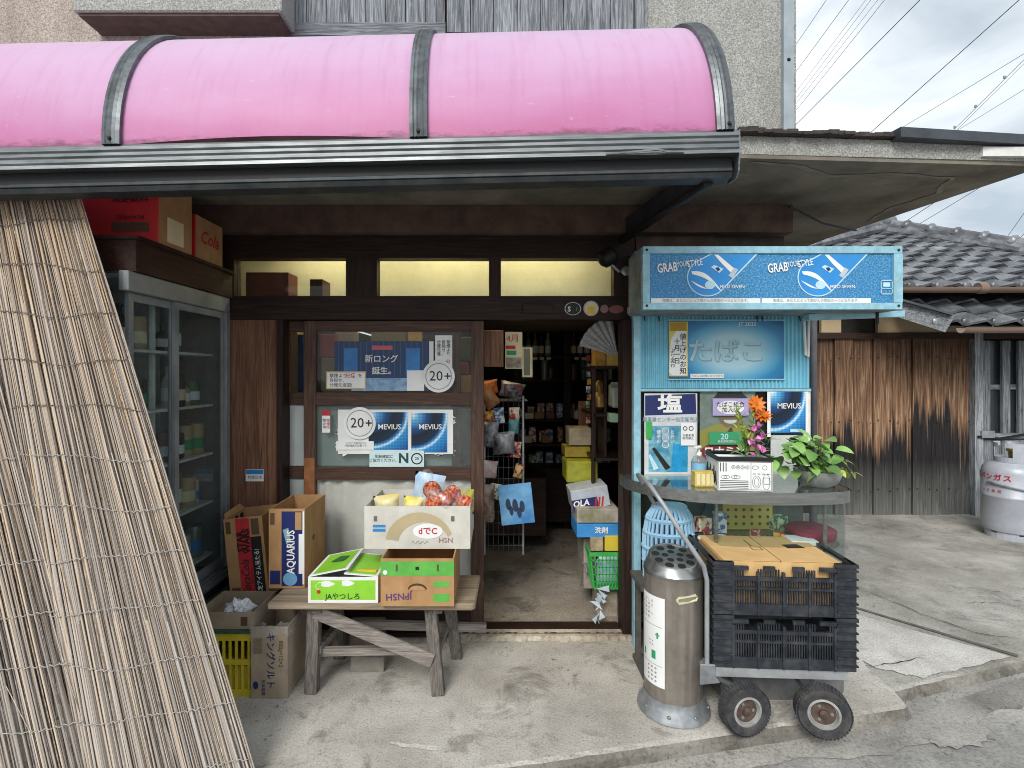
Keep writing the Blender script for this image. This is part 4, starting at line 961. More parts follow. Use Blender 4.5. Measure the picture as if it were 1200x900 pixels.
front_door = sdoor('sliding_door', 'front sliding door of brown timber covered with posters', PX(357, YD), PX(567, YD), YD, rowsd, (PX(371, YD) - PX(357, YD), PX(567, YD) - PX(552, YD)), (glass_d, glass_m, glass_d))
YD2 = YF + .06
rear_door = sdoor('sliding_door', 'rear sliding door showing as a narrow strip left of the postered door', PX(334, YD2), PX(334, YD2) + 1.0, YD2, rowsd, (.03, .05), (glass_d, frost, frost))
MB().box((PX(358, YD), YD - .02, z_(588)), (PX(370, YD), YD - .0165, z_(536))).build('worn_latch', M('bare_wood', 'a06a40', '80502e', .6), front_door)
# curtains of pale cloth and goods behind the panes
o = MB().grid(lambda u, v: Vector((PX(371, 2.983) + u * .87, 2.985 + .010 * math.sin(u * 44 + 2.6 * math.sin(u * 8)) * (.6 + .4 * v), .245 + v * .62)), 140, 3).build('door_curtain', M('pale_curtain', 'eeeeec', 'e0e2e2', .8), None, smooth=True); tag(o, 'pale curtain behind the lower frosted door pane', 'curtain')
for px0, px1, py0, py1, Y, cc, lb in ((340, 349, 385, 462, 3.3, 'b9a98c', 'tan box edge behind the narrow left pane'), (349, 356, 392, 462, 3.28, '2b4a8a', 'blue box edge behind the narrow left pane'),
    (374, 393, 392, 418, 3.35, 'a8383a', 'red box behind the upper pane, top left'), (393, 415, 388, 430, 3.4, 'b8b4b0', 'pale box behind the upper pane'), (376, 396, 420, 458, 3.33, '8f8378', 'grey brown box behind the upper pane, lower left'),
    (435, 475, 386, 400, 3.45, '8c8265', 'olive carton behind the blue poster'), (478, 492, 386, 400, 3.45, 'd9b96a', 'yellow card behind the top pane'), (534, 552, 440, 462, 3.3, 'a58c60', 'tan packet behind the upper pane, right side'), (536, 548, 424, 438, 3.3, '8c2f35', 'dark red packet behind the upper pane, right side'),
    (540, 552, 395, 422, 3.35, '3a4a38', 'dark green packet behind the upper pane, right side'), (536, 552, 480, 545, 3.3, '5d625e', 'grey wire stand of packets behind the middle pane')):
    p = P(px0, py1, Y); q = P(px1, py0, Y)
    tag(MB().box(p, q + Vector((0, .12, 0))).build('packet', plain('packet_' + cc, cc, .6), None, at=p, bevel=.003), lb, 'packet', 'goods behind the door panes')
tag(MB().box((PX(330, 3.4), 3.48, .02), (PX(555, 3.4), 3.56, 1.5)).build('stock_shelf', M('stock_shelf_paint', '3c342d', '2c2621', .8), None), 'dark stock shelf standing behind the door panes', 'shelf')

# posters on the panes
YP = YD - .004
def pbox(name, x0, y0, x1, y1, mat, parent=None, Y=YP, th=.0012, label=None, cat=None, grp=None):
    c = P((x0 + x1) / 2, y1, Y)
    o = MB().box(P(x0, y1, Y), P(x1, y0, Y) - Vector((0, th, 0))).build(name, mat, parent, at=None if parent else c)
    if label: tag(o, label, cat or 'poster', grp)
    return o
def pdisc(name, x, y, r, mat, parent=None, Y=YP, th=.0015, label=None, cat='sticker', n=28, ry=None):
    c = P(x, y, Y); k = Y / F; ry = ry or r
    m = MB().prism([(c.x + r * k * math.cos(a), Y, c.z + ry * k * math.sin(a)) for a in [i / n * math.tau for i in range(n)]], (0, -th, 0))
    o = m.build(name, mat, parent, at=None if parent else c)
    if label: tag(o, label, cat)
    return o
def pring(x, y, r, w_, mat, parent, Y, n=28):
    c = P(x, y, Y); k = Y / F; m = MB(); vs = []
    for i in range(n):
        a = i / n * math.tau
        for rr in (r, r - w_): vs.append((c.x + rr * k * math.cos(a), Y, c.z + rr * k * math.sin(a)))
    m.add(vs, [(2*i, 2*i+1, (2*i+3) % (2*n), (2*i+2) % (2*n)) for i in range(n)]); return m.build('ring', mat, parent)
po = pbox('poster', 392, 400, 503, 458, plain('deep_blue_print', '12365f', .35), label='dark blue poster with two pale blue packets on the upper door pane')
m = MB()
for k in range(16): m.box(P(396 + k * 6.6, 440, YP - .0016), P(397 + k * 6.6, 401, YP - .0018))
m.build('pleats', plain('pleat_print', '1f5a96', .4), po)
for x in (403, 476): pbox('packet_print', x, 408, x + 16, 442, M('packet_blue_print', '2f86c8', '1f6cb0', .35, 0, 9), po, YP - .002)
pbox('snow_print', 412, 443, 478, 458, M('snow_print', '8fb0cc', '5f86ac', .4, 0, 30), po, YP - .0022)
pbox('red_tab', 436, 405, 460, 410, plain('pale_red_print', 'd0646c', .5), po, YP - .0024)
T(po, '新ロング', P(447, 421, YP - .003), .047, ink_w, .01); T(po, '誕生。', P(450, 435, YP - .003), .045, ink_w, .01)
pbox('torn_corner', 477, 434, 497, 458, paper, po, YP - .0026)
pbox('side_margin', 503, 400, 508, 432, paper, po, YP - .0006)
st = pbox('sticker', 382, 435, 429, 456, plain('ochre_border', 'c8a860', .5), Y=YP - .004, label='yellow-bordered smoking notice at the lower left of the upper pane', cat='sticker')
pbox('face', 383.5, 436.5, 427.5, 454.5, paper, st, YP - .0054)
T(st, '禁煙より', P(386, 440.5, YP - .0075), .025, ink_k, .015, align='LEFT'); T(st, 'を', P(422, 440.5, YP - .0075), .025, ink_k, .015); T(st, '分煙', P(410.5, 440.5, YP - .0076), .028, ink_r, .03); T(st, '目指せ、', P(386, 446, YP - .0075), .024, ink_k, .015, align='LEFT'); T(st, '分煙先進国!', P(386, 451.5, YP - .0075), .024, ink_k, .015, align='LEFT')
st = pbox('sticker', 510, 393, 530, 432, paper, Y=YP - .002, label='upright smoking notice at the top right of the upper pane', cat='sticker')
for i, (s_, cl_) in enumerate((('禁煙より', ink_k), ('目指せ、', ink_k), ('分煙先進', ink_k))):
    T(st, '\n'.join(s_), P(525.5 - i * 5.6, 408, YP - .005), .022, cl_, .015, lsp=1.0)
T(st, '分', P(525, 424, YP - .005), .026, ink_r, .03)
def disc20(x, y, label):
    d = pdisc('age_disc', x, y, 19, paper, Y=YP - .007, th=.003, label=label); pring(x, y, 15.5, .8, ink_gr, d, YP - .0115)
    T(d, '20', P(x - 3, y, YP - .012), .078, ink_k, 0); T(d, '+', P(x + 10.5, y + .5, YP - .012), .07, ink_k, .01); return d
disc20(514, 441, 'round white 20+ age disc on the upper pane'); disc20(421.5, 496, 'round white 20+ age disc on the middle pane')
def pack(name, x0, y0, x1, y1, label, Y, ty, tsz, parent=None):
    o = pbox(name, x0, y0, x1, y1, pack_blue, parent, Y, label=label)
    T(o, 'MEVIUS', P((x0 + x1) / 2 + (x1 - x0) * .03, ty, Y - .003), tsz, ink_w, .006, space=.95)
    return o
bk = pbox('poster', 396, 480, 531, 532, paper, Y=YP, label='white torn backing sheet behind the two blue cigarette posters on the middle pane')
m = MB(); rnd = random.Random(8)
for k in range(26):
    e_ = rnd.choice(((531, rnd.uniform(484, 530)), (rnd.uniform(396, 530), 532), (396, rnd.uniform(500, 530)))); c = P(e_[0], e_[1], YP - .0006)
    m.add([c + Vector((rnd.uniform(-.02, .02), 0, rnd.uniform(-.016, .016))) for _ in range(4)], [(0, 1, 2), (0, 2, 3)])
m.build('torn_edge', paper, bk)['kind'] = 'stuff'
pack('poster', 432, 483, 478, 527, 'left of the two blue cigarette pack posters on the middle pane', YP - .003, 500.5, .041)
pack('poster', 482, 484, 524, 530, 'right of the two blue cigarette pack posters on the middle pane', YP - .003, 500.5, .041)
pbox('caption_strip', 394, 517, 438, 527, paper, bk, YP - .005); 
T(bk, 'たばこの販売には\n年齢確認が必要です', P(417, 521, YP - .0075), .014, ink_gr, .01)
st = pbox('sticker', 433, 528, 497, 547, M('pale_teal_print', 'cfe4e6', 'c4dcdf', .5), Y=YP - .008, label='pale age-check notice with a large NO at the bottom of the middle pane', cat='sticker')
T(st, '年齢確認に\nご協力ください。', P(450, 537.5, YP - .0105), .021, ink_k, .01, lsp=1.0); T(st, 'N', P(473, 537.5, YP - .0105), .075, plain('dark_teal', '1c4a4c', .5), .035); pring(488.5, 537.5, 6.8, 1.4, ink_k, st, YP - .0105)
T(st, '20', P(488.5, 537.5, YP - .011), .022, ink_k, .01)
st = pbox('sticker', 377.5, 481, 387, 507, paper, Y=YP - .002, label='narrow red-topped sticker at the left of the middle pane', cat='sticker')
pbox('red_top', 377.5, 481, 387, 487, ink_r, st, YP - .0036); T(st, '喫\n煙\n所', P(384.5, 497, YP - .005), .02, ink_r, .015, lsp=1.0); T(st, '防\n火\n中', P(380, 497, YP - .005), .02, ink_k, .015, lsp=1.0)
st = pbox('sticker', 288, 550, 309, 564, paper, Y=YF - .021, label='small blue and white sticker on the brown timber panel', cat='sticker')
pbox('blue_top', 288.5, 550.5, 308.5, 555.5, ink_b, st, YF - .0226); T(st, '禁煙区域', P(298.5, 559.5, YF - .0226), .02, ink_n, .01)

# ================================================================ inside the shop
def goods(name, label, cat, x0, y0, x1, y1, Y, dep, mat, grp=None, bev=.003):
    c = P((x0 + x1) / 2, y1, Y)
    o = MB().box(P(x0, y1, Y), P(x1, y0, Y) + Vector((0, dep, 0))).build(name, mat, None, at=c, bevel=bev); return tag(o, label, cat, grp)
bs = thing('back_shelf', 'dark tall shelf of bottles at the back of the shop', 'shelf', P(670, 640, 4.9))
for py in (420, 447, 492, 520, 548): MB().box(P(600, py, 4.9), P(735, py - 1.8, 5.2) + Vector((0, 0, 0))).build('shelf_board', dark_wood_x, bs)
for px in (606, 665, 728): MB().box(P(px - 4, 700, 4.88), P(px + 4, 378, 4.88) + Vector((0, .35, 0))).build('upright', dark_wood, bs)
MB().box(P(600, 382, 4.87), P(735, 376, 4.87) + Vector((0, .02, 0))).build('yellow_header', plain('ochre_header', '7a5a22', .7), bs)
bcol = [plain('bottle_' + c, c, .25) for c in ('2f5c4a', '3c7060', '8a6a3a', '54402c', 'a8a08c', '6d2f2c')]
for i, px in enumerate((612, 619, 627, 634, 642, 672, 680, 688, 696, 703, 711, 719)):
    base = P(px, 419, 4.95); o = MB().lathe(bottle_prof(.026, .23 if i % 3 else .19), base, 12).build('bottle', bcol[i % 6], None, smooth=True, at=base)
    tag(o, NTH[i] + ' small bottle from the left on the upper back shelf', 'bottle', 'bottles on the back shelf upper board')
    MB().lathe([(.0265, .04), (.0265, .11)], base, 12, caps=False).build('paper_band', paper_c if i % 2 else paper, o)
for i, px in enumerate((614, 622, 638, 645, 672, 684, 698, 708, 716)):
    base = P(px, 446, 4.95); o = MB().lathe(can_prof(.034, .13 + .03 * (i % 3)), base, 12).build('tin', (bcol + cab_stock)[(i * 5) % 12], None, smooth=True, at=base); tag(o, NTH[i] + ' tin from the left on the second back shelf', 'tin', 'tins on the back shelf second board')
for i, (px, py) in enumerate(((620, 491), (632, 491), (645, 491), (678, 491), (692, 491), (618, 519), (640, 519), (680, 519), (700, 519))):
    tag(MB().box(P(px - 5, py, 4.93), P(px + 5, py - 7 - i % 4, 4.93) + Vector((0, .1, 0))).build('packet', (paper_c, cardb, bcol[5], paper, bcol[2])[i % 5], None, at=P(px, py, 4.93), bevel=.003), NTH[i % 5 if i < 5 else i - 5] + (' small packet from the left on the third back shelf' if i < 5 else ' small packet from the left on the fourth back shelf'), 'packet', 'packets on the lower boards of the back shelf')
stock_m = [M('stock_' + k, k, k2, .4, 0, 34, 3, lo=.44, hi=.54) for k, k2 in (('a8382f', 'e0d4b8'), ('c8a040', '8a2f2a'), ('4a7a58', 'd8d8b8'), ('c8c0a8', '9a3a34'), ('3f6a9a', 'd8dce0'), ('8a5a34', 'd0b070'), ('d8d0c0', '3f6a8a'), ('6a2f3a', 'c8a068'))]
rnd = random.Random(91); SROW = {447: 'second', 492: 'third', 520: 'fourth', 548: 'fifth'}
for py, n_ in ((492, 10), (520, 10), (548, 11)):
    for i in range(n_):
        px = 611 + i * 11.5 + rnd.uniform(-2, 2); hh = rnd.uniform(9, 19)
        tag(MB().box(P(px - 4, py - 2.2, 5.0), P(px + 4.2, py - 2.2 - hh, 5.0) + Vector((0, .1, 0))).build('packet', rnd.choice(stock_m), None, at=P(px, py, 5.0), bevel=.003), f'{NTH[i]} coloured packet from the left in the back row of the {SROW[py]} back shelf', 'packet', 'packets in the back rows of the back shelf')
sd_ = thing('hanging_strip', 'strip of small bright packets hanging left of the side shelf', 'strip', P(690, 470, 3.7))
for i in range(9): MB().box(P(687 + (i % 2) * 1.2, 424 + i * 9, 3.7), P(692 + (i % 2) * 1.2, 416.5 + i * 9, 3.7) + Vector((0, .02, 0))).build('packet', stock_m[(i * 3) % 8], sd_, bevel=.002)
# price tags
for px in (627, 635, 643, 676, 684): MB().box(P(px - 2.5, 422, 4.89), P(px + 2.5, 418.5, 4.888)).build('price_tag', paper_c, bs)
# left: wire rack
wr = thing('wire_rack', 'wire grid display rack inside the doorway on the left', 'rack', P(590, 645, 3.4))
Yk = 3.4; m = MB()
for k in range(9): m.tube([P(566 + k * 6, 645, Yk), P(566 + k * 6, 468, Yk)], .003, 4)
for k in range(14): m.tube([P(566, 470 + k * 13, Yk), P(614, 470 + k * 13, Yk)], .003, 4)
m.build('grid', M('dull_wire', '5c5f60', '45484a', .5, .5), wr)
for px in (568, 613): MB().tube([P(px, 650, Yk), P(px, 464, Yk)], .008, 6).build('rack_post', galv, wr)
MB().box(P(566, 470, Yk - .02), P(616, 467, Yk + .3)).build('top_tray', galv, wr)
def bagmesh(w, h, d, seed, puff=1):
    rnd = random.Random(seed); m = MB(); nu, nv = 8, 8
    for s_ in (1, -1):
        def fn(u, v):
            e_ = max(0, (math.sin(math.pi * u) * math.sin(math.pi * v))) ** .5
            return Vector(((u - .5) * w * (1 - .12 * math.sin(math.pi * v)), s_ * d / 2 * e_ * (1 + rnd.uniform(-.15, .15)) , v * h + .01 * rnd.uniform(-1, 1) * e_))
        m.grid(fn, nu, nv)
    return m
def bag(name, label, cat, px, py, Y, w, h, d, mat, rot=(0, 0, 0), seed=0, grp=None):
    o = inst(name, bagmesh(w, h, d, seed).mesh(name, mat, True, angle=60), None, P(px, py, Y), rot); return tag(o, label, cat, grp)
foil = M('foil_bag', '9d9fa2', '3f4245', .28, .5, 14, bmp=.4, bscale=16, bdist=.02)
brown_snack = M('brown_snack_bag', '7a4a2a', '9a6a3c', .35, 0, 18)
bag('snack_bag', 'silvery snack bag on top of the wire rack', 'snack bag', 598, 466, 3.36, .16, .10, .08, foil, (0, R(12), 0), 1)
bag('snack_bag', 'orange snack bag on the wire rack by the door stile', 'snack bag', 574, 462, 3.36, .12, .09, .07, M('orange_snack', 'c06a2a', '7a3a1c', .35, 0, 16), (0, R(-8), 0), 2)
bag('snack_bag', 'reddish brown snack bag hanging at a slant below the orange one', 'snack bag', 580, 476, 3.3, .10, .14, .05, brown_snack, (0, R(-35), 0), 3)
goods('tin_box', 'left dark red tin box on the wire rack', 'box', 591, 450, 600, 463, 3.33, .08, M('dark_red_box', '6b2226', '54181c', .5)); goods('tin_box', 'right dark red tin box on the wire rack', 'box', 602, 450, 612, 463, 3.33, .08, M('dark_red_box2', '6b2226', '54181c', .5))
bag('snack_bag', 'grey foil pack with a large letter hanging on the wire rack', 'snack bag', 573, 524, 3.36, .11, .16, .03, foil, (0, R(4), 0), 4)
bag('snack_bag', 'black and silver foil pack low on the wire rack', 'snack bag', 592, 532, 3.35, .15, .14, .04, foil, (0, R(-6), 0), 5)
bag('snack_bag', 'small teal pack hanging at the right of the wire rack', 'snack bag', 602, 508, 3.36, .07, .09, .03, M('teal_pack', '5c9a9a', '3c6a70', .35, 0, 16), (0, 0, 0), 6)
bag('snack_bag', 'white and red pack hanging at the bottom left of the wire rack', 'snack bag', 573, 560, 3.36, .1, .11, .03, M('white_red_pack', 'c8c4c0', '9a4a4a', .35, 0, 7), (0, R(5), 0), 7)
bag('snack_bag', 'brown patterned pack below the white one on the wire rack', 'snack bag', 571, 612, 3.36, .1, .24, .03, M('brown_pattern_pack', 'a89a90', '6b4a44', .4, 0, 22), (0, 0, 0), 8)
pp = goods('hanging_poster', 'light blue poster of penguins hanging tilted inside the doorway', 'poster', 588, 567, 627, 614, 3.25, .003, M('ice_blue_print', '7ab2dc', '3f7fb8', .4, 0, 7), bev=0); pp.rotation_euler = (0, R(-6), 0)
m = MB()
for k, (x, y, s_) in enumerate(((598, 590, 1), (606, 592, 1.1), (614, 594, 1), (601, 598, .8), (610, 601, .9))):
    c = P(x, y, 3.245); kk = 3.245 / F * s_
    m.prism([(c.x + 3 * kk * math.cos(a), 3.2475, c.z + 7 * kk * math.sin(a)) for a in [i / 10 * math.tau for i in range(10)]], (0, -.001, 0))
m.build('bird_print', plain('penguin_dark', '2a3a52', .5), pp)
for i, (px, py, w2, h2, k) in enumerate(((574, 498, .08, .09, 1), (586, 496, .07, .1, 4), (603, 492, .07, .08, 0), (604, 536, .07, .1, 3), (579, 585, .08, .1, 2), (606, 560, .06, .09, 7))):
    bag('snack_bag', f'{NTH[i]} small bright packet clipped to the wire rack', 'snack bag', px, py, 3.38, w2, h2, .03, stock_m[k], (0, R(i * 5 - 12), 0), 70 + i, 'small packets on the wire rack')
# wooden plaque, calendar, small mirror
o = goods('wooden_plaque', 'plain brown wooden plaque hanging at the top left of the doorway', 'plaque', 567, 387, 590, 430, YF + .08, .012, brown_board)
cal = goods('hanging_calendar', 'white paper calendar hanging beside the brown plaque', 'calendar', 592, 389, 612, 432, 3.12, .003, paper_c, bev=0)
pbox('red_mark', 593, 405, 604, 409, ink_r, cal, 3.117); pbox('green_mark', 594, 411, 605, 416, ink_g, cal, 3.117); T(cal, '4月', P(601, 397, 3.115), .05, ink_r)
pbox('lower_picture', 593, 419, 611, 431, M('picture_print', 'a89c8a', '6d6458', .6, 0, 40), cal, 3.117)
mi = thing('small_mirror', 'cream-framed hand mirror standing on the rack beside the calendar', 'mirror', P(618, 446, 3.3))
MB().box(P(613, 440, 3.3), P(622, 409, 3.3) + Vector((0, .01, 0))).build('glass', plain('mirror_dull', '5c5a50', .2, .6), mi)
m = MB()
for a, c in (((612, 442), (614, 407)), ((621, 442), (624, 407)), ((614, 409), (621, 407)), ((614, 442), (621, 440))): m.box(P(a[0], a[1], 3.295), P(c[0], c[1], 3.295) + Vector((0, .02, 0)))
m.build('frame', paper_c, mi)
# right side of the doorway
sc_ = thing('side_shelf', 'dark shelf unit crammed with goods at the right of the doorway', 'shelf', P(712, 640, 3.35))
for py in (432, 488, 540): MB().box(P(696, py, 3.3), P(745, py - 3, 3.3) + Vector((0, .7, 0))).build('shelf_board', dark_wood_x, sc_)
MB().box(P(694, 700, 3.3), P(698, 432, 3.3) + Vector((0, .04, 0))).build('upright', dark_wood, sc_); MB().box(P(708, 540, 3.35), P(711, 435, 3.35) + Vector((0, .6, 0))).build('upright', dark_wood, sc_)
goods('yellow_carton', 'yellow carton at the top of the side shelf, left one', 'carton', 697, 406, 710, 429, 3.36, .12, M('ochre_carton', 'b8903c', '94702c', .6)); goods('yellow_carton', 'pale yellow carton at the top of the side shelf, right one', 'carton', 711, 412, 725, 429, 3.36, .12, M('ochre_carton2', 'd0b46c', 'b09048', .6))
fan = MB(); pivot = P(724, 418, 3.05)
for k in range(6):
    a0 = R(98 + k * 11); a1 = R(98 + k * 11 + 11); 
    fan.add([pivot, pivot + Vector((math.cos(a0) * .23, 0, math.sin(a0) * .23)), pivot + Vector((math.cos((a0 + a1) / 2) * .235, -.02, math.sin((a0 + a1) / 2) * .235)), pivot + Vector((math.cos(a1) * .23, 0, math.sin(a1) * .23))], [(0, 1, 2), (0, 2, 3)])
o = fan.build('folded_newspaper', M('newsprint', 'a8a8a4', '77777a', .8, 0, 60, stretch=(1, 1, 5)), None, at=pivot); tag(o, 'fan of folded newspaper hanging at the top right of the doorway', 'newspaper')
ph = goods('telephone', 'old pale green telephone on the side shelf by the right post', 'telephone', 718, 450, 727, 478, 3.2, .14, plain('phone_green', '8a948a', .4), bev=.01); MB().box(P(717, 454, 3.19), P(727, 448, 3.19) + Vector((0, .04, 0))).build('handset', plain('phone_grey', '6a746c', .4), ph, bevel=.006)
goods('small_box', 'pale green small box below the telephone', 'box', 715, 485, 727, 495, 3.22, .1, plain('mint_box', '8fb09a', .5))
gf = tag(MB().lathe([(.02, 0), (.05, .02), (.055, .07), (.03, .11), (.035, .14), (.03, .17), (.01, .19)], P(702, 480, 3.4), 12).build('gold_figurine', M('gold_paint', 'b08a4a', '7a5a2c', .35, .4, 20), None, smooth=True, at=P(702, 480, 3.4)), 'golden lucky figurine on the side shelf', 'figurine')
goods('white_carton', 'white carton with bird print at the middle right of the doorway', 'carton', 667, 502, 694, 522, 3.6, .2, M('cream_carton', 'b8ab92', '9a8c74', .7))
goods('yellow_tray', 'mustard yellow tray under the white carton', 'tray', 662, 524, 692, 536, 3.58, .2, M('mustard_tray', 'b09a34', '8f7c28', .6))
goods('brown_board', 'upright brown board leaning behind the white carton', 'board', 678, 470, 690, 500, 3.8, .02, brown_board)
yb_ = goods('yellow_basket', 'yellow green plastic basket in the middle of the doorway', 'basket', 664, 541, 701, 566, 3.45, .25, M('lime_plastic', 'b5b53c', '9a9c30', .5), bev=.008)
dt = goods('detergent_box', 'white box with a blue panel tilted on the right stack', 'box', 672, 572, 716, 596, 3.2, .22, M('grey_white_box', 'bcc4cc', 'aab2ba', .5)); dt.rotation_euler = (0, R(-10), 0)
pbox('blue_panel', 672, 583, 702, 596, ink_n, dt, 3.197); T(dt, 'OLA', P(682, 588, 3.193), .05, ink_w, .03, shear=.2)
m = MB()
for k in range(3): m.prism([P(697 + k * 4, 595, 3.1965), P(699 + k * 4, 595, 3.1965), P(702 + k * 4, 584, 3.1965), P(700 + k * 4, 584, 3.1965)], (0, -.001, 0))
m.build('stripes', ink_r, dt)
goods('tissue_box', 'wide grey food box under the tilted detergent box', 'box', 676, 597, 726, 613, 3.12, .25, M('food_box_print', 'b4aaa4', '7c7a5c', .5, 0, 9))
bx_ = goods('blue_box', 'wide bright blue box on the right stack of the doorway', 'box', 676, 614, 727, 630, 3.12, .25, M('bright_blue_box', '3f8fd0', '3380c0', .5)); T(bx_, '洗剤', P(705, 622, 3.115), .04, ink_w, .02)
goods('low_stand', 'pale box stand under the blue box', 'stand', 684, 631, 727, 690, 3.2, .25, M('pale_stand', '9a9488', '7c766c', .8))
goods('crumpled_base', 'beige wrapped bundle on the floor by the right post', 'bundle', 700, 691, 727, 736, 3.12, .2, M('beige_bundle', 'a89c8c', '857a6c', .8, 0, 9, bmp=.6, bscale=12, bdist=.03), bev=.02)
goods('snack_packet', 'yellow snack packet above the green basket', 'packet', 709, 628, 727, 646, 3.11, .06, plain('yellow_packet', 'd8c040', .5)); goods('snack_packet', 'beige biscuit packet above the green basket', 'packet', 692, 630, 707, 646, 3.11, .06, M('beige_packet', 'c0b090', '8f8064', .5, 0, 20))
def basket(name, label, x0, y0, x1, y1, Y, dep, mat, rows, cols, taper=.12, rim=.012):
    t = thing(name, label, 'basket', P((x0 + x1) / 2, y1, Y))
    p, q = P(x0, y1, Y), P(x1, y0, Y); tx = (q.x - p.x) * taper
    def cx_(s_, z): k = (z - p.z) / (q.z - p.z); return p.x + tx * (1 - k) if s_ < 0 else q.x - tx * (1 - k)
    m = MB()
    for yy in (Y, Y + dep):
        for i in range(cols + 1):
            u = i / cols; a = Vector((cx_(-1, p.z) + (cx_(1, p.z) - cx_(-1, p.z)) * u, yy, p.z)); c = Vector((cx_(-1, q.z) + (cx_(1, q.z) - cx_(-1, q.z)) * u, yy, q.z)); m.beam(a, c, .006, .004, (0, 1, 0))
        for j in range(rows + 1):
            z = p.z + (q.z - p.z) * j / rows; m.beam((cx_(-1, z), yy, z), (cx_(1, z), yy, z), .004, .006)
    for s_ in (-1, 1):
        for j in range(rows + 1):
            z = p.z + (q.z - p.z) * j / rows; m.beam((cx_(s_, z), Y, z), (cx_(s_, z), Y + dep, z), .004, .006)
        for i in range(1, cols):
            yy = Y + dep * i / cols; m.beam((cx_(s_, p.z), yy, p.z), (cx_(s_, q.z), yy, q.z), .004, .006, (1, 0, 0))
    m.box((p.x + tx, Y, p.z - .004), (q.x - tx, Y + dep, p.z + .002)); m.build('lattice', mat, t)
    r_ = MB(); zz = q.z
    for a, c in (((p.x - .008, Y - .008), (q.x + .008, Y)), ((p.x - .008, Y + dep), (q.x + .008, Y + dep + .008)), ((p.x - .008, Y), (p.x, Y + dep)), ((q.x, Y), (q.x + .008, Y + dep))): r_.box((a[0], a[1], zz - .018), (c[0], c[1], zz + .002))
    r_.build('rim', mat, t); return t
gb = basket('green_basket', 'bright green plastic basket hung at the right edge of the doorway', 692, 648, 729, 690, 3.05, .16, plas_g, 5, 8)
bag('snack_bag', 'blue and white packet inside the green basket', 'snack bag', 712, 686, 3.13, .14, .17, .08, M('blue_white_packet', '7aa8d0', 'd0dce4', .4, 0, 20), (0, 0, 0), 31)
b = MB(); rnd = random.Random(6)
for k in range(14):
    c = P(rnd.uniform(694, 712), 690 + k * 3.2, 3.02); b.add([c + Vector((rnd.uniform(-.045, .045), rnd.uniform(-.02, .02), rnd.uniform(-.04, .04))) for _ in range(3)], [(0, 1, 2)])
o = b.build('paper_scraps', M('bluish_paper', 'a9bccd', 'c8d2da', .6), None, at=P(703, 735, 3.02)); tag(o, 'bluish strips of paper trailing below the green basket', 'paper')
goods('dark_counter', 'dark counter deep inside the shop behind the wire rack', 'counter', 566, 560, 640, 628, 4.2, .5, dark_wood_x)
goods('dark_cabinet', 'dark low cabinet below the bottles at the back', 'cabinet', 616, 549, 735, 612, 4.7, .3, dark_wood_x)
rk = thing('leaning_rack', 'low metal rack sloping along the right of the doorway', 'rack', P(690, 660, 3.4))
m = MB()
for k in range(5): m.tube([P(676 + k * 1.5, 600 + k * 15, 3.6 - k * .1), P(700, 600 + k * 15, 3.6 - k * .1)], .005, 5)
m.tube([P(676, 600, 3.6), P(688, 672, 3.15)], .008, 6); m.build('frame', galv, rk)
# goods behind the transom
for a, lb in (((288, 319, 338, 347, YF + .28, '6b3a34'), 'dusty dark red box behind the left transom window'), ((363, 327, 378, 347, YF + .25, '5c3a30'), 'small brown box behind the left transom window')):
    goods('stored_box', lb, 'box', a[0], a[1], a[2], a[3], a[4], .15, plain('stored_' + a[5], a[5], .8))

# ================================================================ tobacco kiosk window
YK = 2.80
ks = thing('tobacco_kiosk', 'light blue corrugated tobacco kiosk window beside the shop door', 'kiosk', (1.18, YK, 0))
kx0, kx1, kz0, kz1 = PX(750, YK), PX(949, YK), PZ(455, YK), PZ(366, YK)
sg0, sg1, sgz0, sgz1 = PX(783, YK), PX(918, YK), PZ(444, YK), PZ(376, YK)
def corr(x0, x1, z0, z1, pitch=.021, amp=.005):
    m = MB(); n = max(2, int((x1 - x0) / pitch * 4)); vs = []
    for z in (z0, z1):
        for i in range(n + 1):
            x = x0 + (x1 - x0) * i / n; ph = (x / pitch) % 1; vs.append(Vector((x, YK + (amp if ph < .5 else -amp) * min(1, 4 * abs((ph % .5) - .25) * 0 + 1), z)))
    m.add(vs, [(i, i+1, n+1+i+1, n+1+i) for i in range(n)]); return m
for a in ((kx0, sg0, kz0, kz1), (sg1, kx1, kz0, kz1), (sg0, sg1, sgz1, kz1), (sg0, sg1, kz0, sgz0)): corr(*a).build('corrugated_panel', blue_corr, ks)
MB().box((kx0, YK + .012, kz0), (kx1, YK + .12, kz1)).build('panel_backing', blue_side, ks)
MB().box((kx0, YK - .012, kz0 - .016), (kx1, YK + .02, kz0 - .002)).build('lower_trim', blue_frame, ks)
MB().box((PX(742, YK), YK - .014, .0), (PX(750, YK), YK + .02, kz1)).build('jamb', blue_frame, ks)
MB().box((PX(745, YK), YK + .021, .0), (PX(752, YK), 2.92, 2.1)).build('side_panel', blue_side, ks)
MB().box((kx1 - .035, YK - .006, .90), (kx1, YK + .03, kz0 - .017)).build('jamb', white_paint, ks)
MB().box((kx0, YK + .005, .90), (kx1 - .036, YK + .009, kz0 - .017)).build('window_pane', glass, ks)
MB().box((kx0, 3.02 - .07, .2), (kx1, 2.955, 1.4)).build('inner_back', M('kiosk_inside', '4a443c', '38332d', .9), ks)
MB().box((kx0, YK + .02, .86), (kx1, 2.95, .90)).build('inner_sill', dark_wood_x, ks)
sgp = MB().box((sg0, YK - .004, sgz0), (sg1, YK + .012, sgz1)).build('lettered_panel', tabako_m, ks)
m = MB().box((sg0 - .004, YK - .012, sgz1), (sg1 + .004, YK + .01, sgz1 + .006)).box((sg0 - .004, YK - .012, sgz0 - .006), (sg1 + .004, YK + .01, sgz0)).build('panel_frame', blue_frame, sgp)
